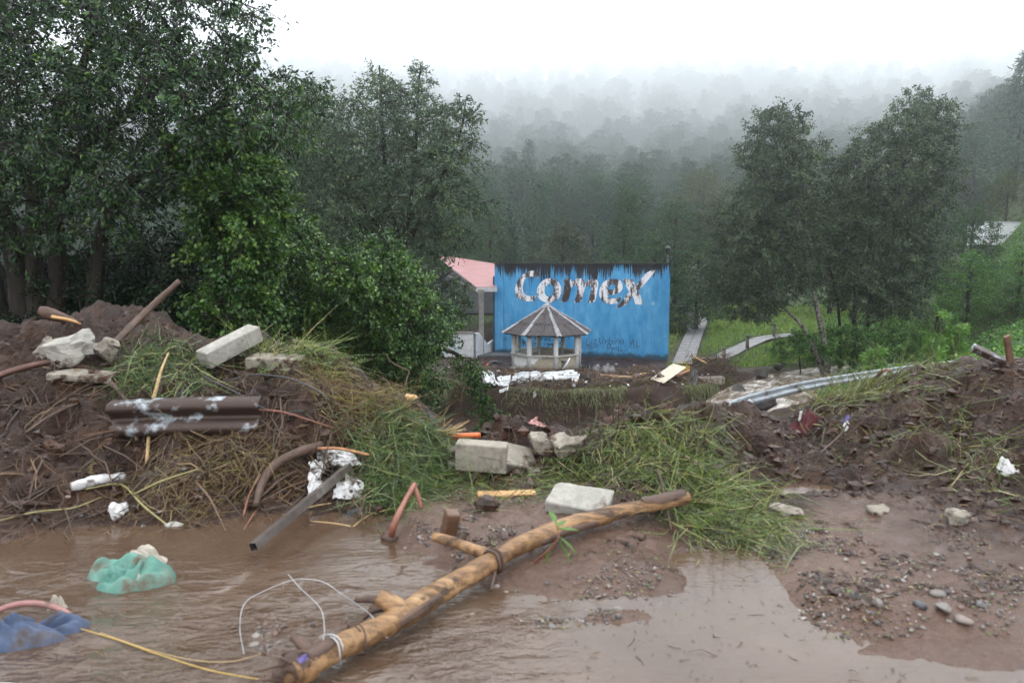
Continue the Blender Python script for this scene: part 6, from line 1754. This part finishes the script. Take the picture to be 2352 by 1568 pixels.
# clods, leaf bits and straw on the flat mud
Ap = flat_points(2600, _r, [(1840, 2400, 1215, 1420, .55), (1000, 1480, 1150, 1290, .3), (1560, 1800, 1230, 1300, .08)])
stuff('mudflat_clods', MB().add(*lumps(Ap - (0, 0, .004), np.exp(_r.normal(-4.5, .6, len(Ap))).clip(.004, .032), _r, .5, .9)), M['mudmat'], 'small clods of mud on the flat between road and ridge', False)
Lb = flat_points(900, _r, [(1840, 2400, 1215, 1470, .4), (1000, 1560, 1150, 1460, .5)]); n = len(Lb)
stuff('leaf_bits', MB().add(*leaf_quads(Lb + (0, 0, .008), _r.normal(size=(n, 3)) * (1, 1, .15), _r.uniform(.008, .034, n), _r, .4, 2.), np.repeat(_r.beta(1.3, 1.2, n), 4)), L['flat'], 'bits of leaf and straw scattered over the wet mud', False)
Lb = flat_points(420, _r, [(1840, 2400, 1215, 1450, .5), (1000, 1560, 1150, 1430, .5)])
stuff('mudflat_twigs', MB().add(*twig_field(Lb, _r, .03, .14, .002, .012), np.repeat(_r.beta(1.5, 1.6, len(Lb)), 9)), L['litter'], 'twigs lying flat on the wet mud')

_q = np.array([PZ(a, b, .004) for a, b in zip(_r.uniform(0, 2352, 700), _r.uniform(1240, 1566, 700))]); _q = _q[H(_q[:, 0], _q[:, 1]) < -.004]; n = len(_q)
stuff('floating_bits', MB().add(*leaf_quads(_q, _r.normal(size=(n, 3)) * (1, 1, .02), _r.uniform(.006, .026, n), _r, .35, 6.), np.repeat(_r.beta(1.2, 1.8, n), 4)), L['litter'], 'bits of leaf and bark floating on the brown water', False)
_q = _q[_r.uniform(size=n) < .22]
stuff('floating_twigs', MB().add(*tri_sticks(_q, _q + _r.normal(size=(len(_q), 3)) * (.05, .03, 0) + (0, 0, .002), .0018, _r, .1), np.repeat(_r.beta(1.5, 1.6, len(_q)), 9)), L['litter'], 'twigs floating on the brown water')
# ================================================================== THE YARD, THE BANK AND THE FAR SIDE
def ys(px, py, lift=0., dmin=24., dmax=75.):
    p = hit(px, py, dmin, dmax); p[2] += lift
    return p
# ---- bollards
M['bollard'] = pmat('cast_bollard', [(.3, (.075, .07, .062)), (.7, (.17, .16, .14))], 8, .75, .3, .5)
def bollard(label, px, py, h, lean=(0, 0, 0), light=False):
    c = ys(px, py)
    root = thing('bollard', c, label, 'bollard', 'bollards of the park')
    mt = M['concrete'] if light else M['bollard']
    def q(z, r): return rot(np.array([[0, 0, z]]), lean)[0]
    def seg(z0, z1, r0, r1):
        V, F = tube(np.array([(0, 0, z0), (0, 0, (z0 + z1) / 2), (0, 0, z1)]), [r0, r1], 14); return rot(V, lean) + c, F
    part('shaft', MB().add(*seg(-.15, h * .86, .125, .11)), mt, root)
    part('collar', MB().add(*seg(h * .86, h * .92, .15, .17)), mt, root)
    part('cap', MB().add(*seg(h * .92, h, .185, .16)), mt, root)
bollard('dark bollard left of the kiosk beside the white dwarf wall', 1065.5, 848, .78); bollard('short bollard standing in front of the kiosk parapet', 1294, 853, .66)
bollard('leftmost of the two dark bollards along the side path', 1716, 802, 1.02); bollard('rightmost dark bollard beside the side path', 1777.5, 776, 1.1)
bollard('pale bollard at the near end of the side path', 1662.5, 826, .8, light=True); bollard('toppled bollard lying on the cream board', 1546, 879, .95, (0, -62, -14), True)

# ---- crumpled roofing sheets
M['white_sheet'] = pmat('white_roof_sheet', [(.3, (.52, .54, .56)), (.7, (.70, .72, .73))], 2, .4, .5, .15, 12, .02, dirt=((.07, .05, .04), .55, .62, 3))
def crumple(label, c4, nx, ny, cr, seed, corr, parts=()):
    return solo('roofing_sheet', MB().add(*torn_sheet(c4, nx, ny, cr, seed, 0., corr * 2.2, 1.8)), M['white_sheet'], label, 'roofing sheet', smooth=True)
crumple('long crumpled white roofing sheet lying in front of the kiosk', [ys(1163, 885, .05), ys(1326, 876, .15), ys(1322, 866, .42), ys(1190, 873, .40)], 110, 30, .16, 3, .05)
crumple('smaller crumpled white roofing sheet hanging over the bank edge', [ys(1100, 866, .45), ys(1130, 872, .35), ys(1150, 900, .25), ys(1112, 888, .2)], 40, 26, .15, 5, .04)
crumple('flared white end of a roofing sheet at the bank edge', [ys(1142, 880, .35), ys(1174, 874, .3), ys(1168, 900, .1), ys(1148, 906, .05)], 34, 16, .06, 7, .05)
crumple('small torn white sheet piece right of the long roofing sheet', [ys(1312, 872, .2), ys(1332, 870, .25), ys(1326, 884, .05), ys(1314, 884, .05)], 22, 12, .06, 9, .04)
solo('white_pipe', MB().add(*tube(np.array([ys(1292, 862, .35), ys(1292, 862, .35) + (.22, 0, .28), ys(1292, 862, .35) + (.42, .1, .62)]), .045, 10)), M['white_sheet'], 'white pipe sticking up from the crumpled roofing sheet', 'pipe')
# ---- timber
def ylog(label, pix, r, mat, seed, lift=.1):
    W = smooth_path([ys(a, b, lift) for a, b in pix], 6)
    return solo('timber_log', MB().add(*tube(W, r, 10, .15, 4, seed)), mat, label, 'log')
ylog('dark charred log lying right of the roofing sheet', [(1378, 868), (1415, 872), (1453, 873)], [.15, .16, .14], M['log'], 1)
ylog('orange peeled log lying behind the cream board', [(1453, 866), (1482, 864), (1510, 861)], [.10, .10, .09], M['raw_wood'], 2)
ylog('broken stump upright in the flood wrack', [(1350, 882), (1349, 872), (1345, 866)], [.16, .14, .12], M['bark'], 3, .2)
ylog('thin log behind the left roofing sheet', [(1165, 862), (1190, 865), (1220, 868)], [.09, .08], M['raw_wood'], 4)
ylog('orange log end jutting out at the corner of the bank', [(1553, 874), (1568, 868), (1583, 862)], [.11, .10, .08], M['stick_orange'], 5, .25)
ylog('slim pole lying in the wrack left of the kiosk', [(1070, 862), (1095, 848), (1120, 832)], [.05, .04], M['stick_brown'], 6, .12)
ylog('splintered pole resting across the wrack beside the yellow crate', [(1590, 838), (1605, 846), (1620, 855)], [.07, .06], M['raw_wood'], 7, .55)
V, F = rough_block(1.9, .95, .05, 71, .01, .006); solo('cream_board', MB().add(rest(rot(V, (6, -22, 34)), ys(1535, 874)[:2], .02), F), pmat('cream_board', [(.3, (.46, .40, .30)), (.7, (.58, .52, .41))], 4, .6, .4, .2, dirt=((.16, .12, .09), .60, .72, 2)), 'cream-coloured board tilted at the corner of the bank', 'board', smooth=False)
# yellow crate: bars of a lattice
cr = thing('plastic_crate', ys(1573, 858), 'yellow lattice plastic crate at the corner of the bank', 'crate')
_c = np.array(cr.location[:]) + (0, 0, .05)
for i in range(5):
    part('upright_bar', MB().add(*box(.035, .035, .44, _c + (-.18 + .09 * i, -.2, .22))), M['yellow_plastic'], cr, False)
for j in range(5):
    part('cross_bar', MB().add(*box(.42, .03, .035, _c + (0, -.203, .02 + .10 * j))), M['yellow_plastic'], cr, False)
part('crate_dark_hollow', MB().add(*box(.38, .30, .40, _c + (0, .0, .22))), M['dark_gap'], cr, False)  # solid near-black box stands in for the shaded hollow behind the bars
tb_ = thing('wooden_table', ys(1620, 838), 'broken wooden table standing in the wrack right of the crate', 'table'); _c = np.array(tb_.location[:])
part('table_top', MB().add(rot(box(.85, .5, .05)[0], (4, 4, 10)) + _c + (0, 0, .42), box(1, 1, 1)[1]), M['plank'], tb_, False)
for dx, dy in ((-.34, -.18), (.34, -.18), (-.34, .18), (.34, .18)):
    part('leg', MB().add(*box(.05, .05, .5, _c + (dx, dy, .16))), M['plank'], tb_, False)
V, F = rough_block(.75, .3, .06, 72, .01, .006); solo('plank', MB().add(rest(rot(V, (5, 6, -8)), ys(1573, 838)[:2], -.02), F), M['raw_wood'], 'orange plank lying at the foot of the footpath', 'plank', smooth=False)
# concrete kerb of the yard edge, hanging grey cloth
V, F = rough_block(2.6, .5, .42, 73, .02, .02); solo('kerb_beam', MB().add(rest(rot(V, (0, 0, 6)), ys(1612, 876, 0)[:2] + np.array([0, .2]), .25), F), M['concrete'], 'exposed concrete edge beam above the stream bank', 'kerb', smooth=False)
_p = ys(1590, 880)
pc = thing('draped_post', _p, 'post draped with torn grey cloth at the bank corner', 'post')
part('post', MB().add(*tube(np.array([_p + (0, -.1, -1.6), _p + (0, -.1, .75)]), .05, 8)), M['bark'], pc)
part('cloth', MB().add(*torn_sheet([_p + (-.12, -.2, .8), _p + (.2, -.25, .78), _p + (.14, -.4, -1.15), _p + (-.22, -.35, -1.25)], 16, 44, .09, 13)), M['grey_cloth'], pc)
# tubs, tyre, heap
def tub(label, px, py, r, h, lift=0.):
    c = ys(px, py, lift); th = np.linspace(0, 2 * PI, 28, endpoint=False); rows = []
    for rr, z in ((r * .75, 0), (r, h), (r * 1.12, h), (r * 1.12, h - .03), (r * .95, h - .03), (r * .7, .05)):
        rows.append(np.stack([c[0] + rr * np.cos(th), c[1] + rr * np.sin(th), np.full(28, c[2] + z)], 1))
    rows = np.array(rows); i = np.arange(5)[:, None] * 28; j = np.arange(28)[None]; j2 = (j + 1) % 28
    F = np.stack([i + j, i + j2, i + 28 + j2, i + 28 + j], -1).reshape(-1, 4)
    return solo('plastic_tub', MB().add(rows.reshape(-1, 3), [F, np.array([list(range(140, 168))])]), M['black_plastic'], label, 'tub')
tub('wide black plastic tub at the bank edge left of the roofing sheets', 1128, 868, .52, .22); tub('small black tub behind the wide one', 1104, 862, .36, .25)
c = ys(1136, 848); th = np.linspace(0, 2 * PI, 26); solo('tyre', MB().add(*tube(np.stack([c[0] + .3 * np.cos(th), c[1] + .1 * np.sin(th), c[2] + .22 + .22 * np.sin(th)], 1), .10, 10)), M['black_plastic'], 'black tyre half buried in the wrack left of the kiosk', 'tyre')
def yheap(name, label, px, py, rx, ry, h, mat, seed, cat):
    return solo(name, MB().add(*heap(px, py, rx, ry, h, seed, 0, 6, .4, 18, 60, 75.)), M[mat], label, cat)
yheap('tarpaulin', 'heap of dark blue-grey tarpaulin on the mud right of the kiosk', 1385, 855, .85, .5, .55, 'grey_cloth', 80, 'tarpaulin'); yheap('tarpaulin', 'black plastic sheet beside the kiosk foot on its right', 1345, 848, .4, .3, .3, 'black_plastic', 81, 'tarpaulin')
yheap('cloth', 'red cloth on the wrack beside the concrete column', 1119, 828, .28, .2, .16, 'red_cloth', 82, 'cloth'); yheap('cloth', 'orange cloth just below the red one', 1124, 836, .22, .16, .12, 'orange_plastic', 83, 'cloth')
yheap('plastic_bottle', 'teal plastic scrap in front of the cream board', 1501, 872, .14, .10, .18, 'teal_cloth', 84, 'plastic'); yheap('paper_scrap', 'white scrap on the mud near the right end of the wall', 1456, 838, .10, .07, .08, 'white_plastic', 85, 'scrap')
yheap('paper_scrap', 'pale scrap lying under the graffiti on the wall', 1416, 836, .12, .07, .06, 'white_plastic', 86, 'scrap'); yheap('plastic_bag', 'white bag in the wrack at the left of the kiosk', 1112, 850, .12, .1, .14, 'white_plastic', 87, 'bag')
yheap('plastic_bag', 'dark bag in the wrack at the right end of the yard', 1448, 852, .22, .15, .2, 'black_plastic', 88, 'bag'); yheap('plastic_bottle', 'white bottle on the grassy bank top', 1228, 905, .10, .07, .1, 'white_plastic', 89, 'bottle')
yheap('plastic_bottle', 'grey bottle on the bank top left of the white one', 1205, 897, .14, .06, .1, 'grey_cloth', 90, 'bottle')
# rocks in the stream
def srock(label, px, py, r, seed, D=None, mat='rock_dark'):
    c = ys(px, py, 0, 26) if D is None else P(px, py, D)
    V, F = rock(r, seed, 3, .75, .4, True)
    V = V * 1.15 + c; return solo('boulder', MB().add(V + (0, 0, .1 * r + (.38 if D is None else 0)), F), M[mat], label, 'rock', smooth=False)
M['rock_dark'] = pmat('wet_rock', [(.3, (.015, .013, .012)), (.7, (.06, .052, .045))], 3, .6, .5, .5, 14, .03)
srock('small dark rock farthest up the stream', 1787, 856, .30, 1); srock('pair-mate rock beside the farthest stream rock', 1800, 854, .22, 2); srock('brown rock in the middle of the stream', 1750, 878, .36, 3)
srock('dark boulder at the lip of the falls', 1698, 912, .42, 4); srock('brown boulder under the torn barrier', 1752, 930, .55, 5, 26.); srock('dark boulder below the torn barrier at the falls', 1672, 966, .5, 6, 24.)
srock('long dark rock ledge in the stream under the barrier', 1728, 958, .55, 7, 27.5)
# white pipe stub on the barrier
solo('pipe_stub', MB().add(*square_tube(P(1726, 934, 12.6), P(1722, 922, 13.2), .09, .012, None, None, .8)), M['white_plastic'], 'short white pipe stub beside the torn barrier', 'pipe', smooth=False)
# ---- lantern post behind the wall
_b = np.array(gbase(1534, 54.)); top = P(1534, 566, 54.)
lp = thing('lantern_post', _b, 'park lantern on a thin post showing above the wall top', 'street lamp')
part('post', MB().add(*tube(np.array([_b, (_b + top) / 2, top - (0, 0, .6)]), [.06, .05], 10)), M['black_plastic'], lp)
part('lantern', MB().add(*tube(np.array([top - (0, 0, .6), top - (0, 0, .5), top - (0, 0, .12)]), [.09, .13, .17], 6)), M['dark_gap'], lp, False)
part('lantern_cap', MB().add(*tube(np.array([top - (0, 0, .12), top - (0, 0, .02), top + (0, 0, .1)]), [.22, .13, .03], 6)), M['black_plastic'], lp, False)
# ---- white trailer on the embankment road
D_ = 64.; p0, p1 = P(2258, 562, D_), P(2440, 562, D_); zt_ = P(2300, 512, D_)[2]
trl = thing('box_trailer', ((p0[0] + p1[0]) / 2, D_, p0[2] - 1.), 'white box trailer parked on the embankment, half hidden by branches', 'trailer')
M['trailer'] = pmat('trailer_white', [(.3, (.66, .68, .70)), (.7, (.78, .80, .82))], 1.5, .4, .5, .1)
part('box_body', MB().add(*box(p1[0] - p0[0], 2.4, zt_ - p0[2], ((p0[0] + p1[0]) / 2, D_ + 1.2, (zt_ + p0[2]) / 2))), M['trailer'], trl, False)
part('roof_rail', MB().add(*box(p1[0] - p0[0] + .05, 2.5, .12, ((p0[0] + p1[0]) / 2, D_ + 1.2, zt_ + .062))), M['fascia'], trl, False)
part('chassis', MB().add(*box(p1[0] - p0[0] - .3, 1.6, .35, ((p0[0] + p1[0]) / 2, D_ + 1.2, p0[2] - .177))), M['dark_gap'], trl, False)
for f in (.12, .2, .8):
    x = p0[0] + (p1[0] - p0[0]) * f
    V, F = tube(np.array([(x, D_ + .1, p0[2] - .55), (x, D_ + .4, p0[2] - .55)]), .45, 18); part('wheel', MB().add(V, F), M['black_plastic'], trl)
M['red_lamp'] = pmat('red_reflector', [(.3, (.6, .02, .02)), (.7, (.75, .05, .04))], 4, .3, .5, .1)
for f in (.05, .35, .5, .7):
    x = p0[0] + (p1[0] - p0[0]) * f; part('marker_reflector', MB().add(*box(.22, .06, .16, (x, D_ - .035, p0[2] + .12))), M['red_lamp'], trl, False)
# ---- castor-oil plant
def castor(label, px, py, D, h, n, seed):
    rng = np.random.RandomState(seed); b = np.array(gbase(px, D)); root = thing('castor_plant', b, label, 'plant')
    wood, lv = MB(), MB()
    for i in range(n):
        top_ = b + np.array([rng.normal() * .55, rng.normal() * .4, h * rng.uniform(.35, 1.)]); s0 = b + np.array([rng.normal() * .15, 0, h * .15])
        wood.add(*tube(smooth_path([s0, (s0 + top_) / 2 + rng.normal(size=3) * .1, top_], 4), [.025, .010], 5))
        for j in range(4):
            c_ = top_ + rng.normal(size=3) * .22; ax = nrm(np.array([rng.normal(), -1. + rng.normal() * .5, .5])); u_ = nrm(np.cross(ax, [0, 0, 1])); v_ = np.cross(ax, u_); R_ = rng.uniform(.22, .42)
            k = 8; ang = np.linspace(0, 2 * PI, k, endpoint=False) + rng.uniform(0, 1)
            d = u_ * np.cos(ang)[:, None] + v_ * np.sin(ang)[:, None]
            V, F = leaf_quads(np.repeat(c_[None], k, 0), d - ax * .25, np.full(k, R_), rng, .42, .2); lv.add(V, F, rng.uniform(0, 1))
    part('stems', wood, M['reed'], root); part('leaves', lv, L['castor'], root, False)
castor('bright green large-leaved castor plant at the foot of the dense riverside tree', 2178, 700, 34, 3.1, 20, 1); castor('smaller castor plant beside the riverbank thicket', 2010, 790, 37, 1.5, 10, 2)
# ---- bent branch hanging from the bush over the gully
fb = thing('hanging_branch', P(1062, 800, 18.5), 'leafy dark branch hanging from the bush down over the eroded bank', 'branch')
wood, lv = MB(), MB(); rng = np.random.RandomState(9)
W = smooth_path([P(960, 790, 17), P(1015, 800, 17.6), P(1060, 820, 18), P(1092, 860, 18.3), P(1112, 915, 18.5), P(1128, 965, 18.6)], 9); wood.add(*tube(W, [.07, .05, .035, .02], 8, .15, 6, 3))
for i in range(14, len(W), 2):
    for j in range(3):
        e = W[i] + rng.normal(size=3) * .16 + np.array([.12, 0, -.45 * rng.uniform(.4, 1.)]); wood.add(*tube(smooth_path([W[i], (W[i] + e) / 2 + (.05, 0, .05), e], 3), [.012, .005], 5)); clump_leaves(lv, wood, e, .24, 60, .095, rng, .45, .8, .2, 6)
part('limb', wood, M['bark'], fb); part('leaves', lv, L['bush'], fb, False)
# ---- grass: meadow, bank, bank overhang; leafy cover on the slopes
def field(n, x0, x1, y0, y1, cond, rng):
    x, y = rng.uniform(x0, x1, n), rng.uniform(y0, y1, n); a = 1176 + FOC * x / y
    m = cond(x, y, a); x, y = x[m], y[m]
    return np.stack([x, y, H(x, y)], 1)
rng = np.random.RandomState(90)
PATHS = [o for o in bpy.data.objects if o.name.startswith('paving_slab')]
bpy.context.view_layer.update()
_pc = np.array([np.mean([(o.matrix_world @ v.co)[:2] for v in o.data.vertices], axis=0) for o in PATHS])
def off_path(x, y, r=.75):
    m = np.ones(len(x), bool)
    for c in _pc: m &= np.hypot(x - c[0], y - c[1]) > r
    return m
sd_ok = lambda x, y: stream_near(x, y)[0] > stream_near(x, y)[2] + .5
G = field(130000, 9.5, 42, 41, 75, lambda x, y, a: (a > 1535) & (a < 2200), rng); G = G[off_path(G[:, 0], G[:, 1])]; G = G[sd_ok(G[:, 0], G[:, 1])][:25000]
d = rng.normal(size=(len(G), 3)) * .35 + (0, 0, 1)
stuff('meadow_grass', MB().add(*blades(G, d, rng.uniform(.22, .6, len(G)), .045, .35, rng), np.repeat(rng.beta(2, 2.2, len(G)), 7)), L['meadow'], 'bright wet grass of the meadow right of the wall')
B = field(60000, -9, 14, 34, 42, lambda x, y, a: (a > 960) & (a < 1690) & (np.interp(a, *BANK) - y < .1) & (np.interp(a, *BANK) - y > -1.9), rng); B = B[fbm(B[:, 0] * .8, B[:, 1] * .8, 3, 55) > -.12][:6500]
d = rng.normal(size=(len(B), 3)) * .5 + (.15, -.9, .35)
V, F = blades(B, d, rng.uniform(.15, .42, len(B)), .022, .6, rng); V[:, 2] = np.maximum(V[:, 2], H(V[:, 0], V[:, 1]) + .01)
stuff('bank_grass', MB().add(V, F, np.repeat(rng.beta(2, 2.2, len(B)), 7)), L['hang'], 'flattened grass along the top of the eroded bank')
n = 5200; a = rng.uniform(990, 1665, n); a = a[vn2(a / 34., a * 0 + 2.2, 4) + .22 * rng.uniform(-1, 1, len(a)) > .16]
E_ = np.interp(a, *BANK); x = (a - 1176) / FOC * E_; E_ = E_ + .9 * fbm(x * .5, E_ * 0 + 3.3, 3, 8) + rng.uniform(-.25, .35, len(a)); z = H(x, E_)
n = len(a); dd = np.stack([rng.normal(size=n) * .18, np.full(n, -.55), rng.uniform(-.1, .35, n)], 1)
ll = rng.uniform(.12, .45, n) * (1 + 1.6 * (vn2(a / 26., a * 0 + 7.7, 9) > .22))
stuff('overhanging_grass', MB().add(*blades(np.stack([x, E_ - .1, z + .03], 1), dd, ll, .02, 1.15, rng, .10), np.repeat(rng.beta(2, 2, n), 7)), L['hang'], 'long grass hanging over the raw edge of the bank')
K = field(150000, 12, 60, 20, 62, lambda x, y, a: (a > 1900) & (a < 2450) & (x - .47 * y > -1.), rng); K = K[sd_ok(K[:, 0], K[:, 1])][:34000]
pos = K + np.stack([rng.normal(size=len(K)) * .1, rng.normal(size=len(K)) * .1, rng.uniform(0, .55, len(K)) + .6 * np.clip(fbm(K[:, 0] * .6, K[:, 1] * .6, 3, 3), 0, 1)], 1)
stuff('ground_cover', MB().add(*leaf_quads(pos, rng.normal(size=(len(K), 3)) + (0, -.5, .1), rng.uniform(.10, .24, len(K)), rng, .6, .9), np.repeat(np.clip(rng.beta(2, 2.2, len(K)) + .3 * vn2(K[:, 0], K[:, 1], 4), 0, 1), 4)), L['cover'], 'leafy green ground cover on the embankment at right', False)
K = field(40000, 6, 26, 9, 30, lambda x, y, a: (a > 1850) & (a < 2400), rng)[:7000]
pos = K + np.stack([np.zeros(len(K)), np.zeros(len(K)), rng.uniform(0, .25, len(K))], 1)
stuff('slope_weeds', MB().add(*leaf_quads(pos, rng.normal(size=(len(K), 3)) + (0, -.5, .1), rng.uniform(.05, .14, len(K)), rng, .35, .9), np.repeat(rng.beta(2, 2.2, len(K)), 4)), L['hang'], 'weeds on the slope behind the torn barrier', False)
# flood wrack: sticks and scraps over the yard
Wk = field(30000, -6, 13, 35, 44, lambda x, y, a: (a > 1040) & (a < 1660) & (np.interp(a, *BANK) - y < -.6) & (np.interp(a, *BANK) - y > -4.8), rng)
dk = np.hypot(Wk[:, 0] - GX, Wk[:, 1] - GY); wv = vn2(Wk[:, 0] * .7, Wk[:, 1] * .7, 12) + .35 * np.exp(-((np.interp(1176 + FOC * Wk[:, 0] / Wk[:, 1], *BANK) - Wk[:, 1] + 2.2) / 1.2) ** 2)
Wk = Wk[(dk > 2.5) & (wv > -.02)][:6500]
stuff('flood_wrack', MB().add(*twig_field(Wk, rng, .15, 1.1, .019, .30), np.repeat(rng.beta(1.5, 2, len(Wk)), 9)), L['litter'], 'branches and straw left by the flood across the yard')
Lw = Wk[rng.randint(0, len(Wk), 2600)] + rng.normal(size=(2600, 3)) * (.25, .25, 0); Lw[:, 2] = H(Lw[:, 0], Lw[:, 1]) + rng.uniform(.02, .12, 2600)
stuff('wrack_leaves', MB().add(*leaf_quads(Lw, rng.normal(size=(2600, 3)) * (1, 1, .3), rng.uniform(.06, .16, 2600), rng, .5, 1.), np.repeat(rng.beta(1.6, 1.8, 2600), 4)), L['drygrass'], 'dead leaves in the flood wrack of the yard', False)
Wc = np.concatenate([np.array([ys(rng.uniform(1595, 1680), rng.uniform(832, 872)) for _ in range(60)])]); Wc = np.repeat(Wc, 12, 0) + rng.normal(size=(720, 3)) * (.3, .3, 0); Wc[:, 2] = H(Wc[:, 0], Wc[:, 1]) + rng.uniform(0, .5, 720)
stuff('wrack_heap', MB().add(*tri_sticks(Wc, Wc + rng.normal(size=(720, 3)) * (.4, .3, .25), .02, rng, .12), np.repeat(rng.beta(1.5, 2, 720), 9)), L['litter'], 'tangled pile of sticks at the corner of the bank')

Sc = Wk[rng.randint(0, len(Wk), 320)] + rng.normal(size=(320, 3)) * (.4, .4, 0); Sc[:, 2] = H(Sc[:, 0], Sc[:, 1]) + rng.uniform(.04, .22, 320)
stuff('rubbish_scraps', MB().add(*leaf_quads(Sc, rng.normal(size=(320, 3)) * (1, 1, .3), rng.uniform(.08, .28, 320), rng, .8, .6), np.repeat(rng.uniform(0, 1, 320), 4)), leafmat('rubbish_colours', [(0, (.02, .02, .025)), (.35, (.06, .06, .07)), (.55, (.55, .55, .55)), (.8, (.65, .65, .66)), (.9, (.30, .05, .04)), (1, (.05, .15, .30))], 0., .5), 'small scraps of rubbish mixed into the flood wrack', False)
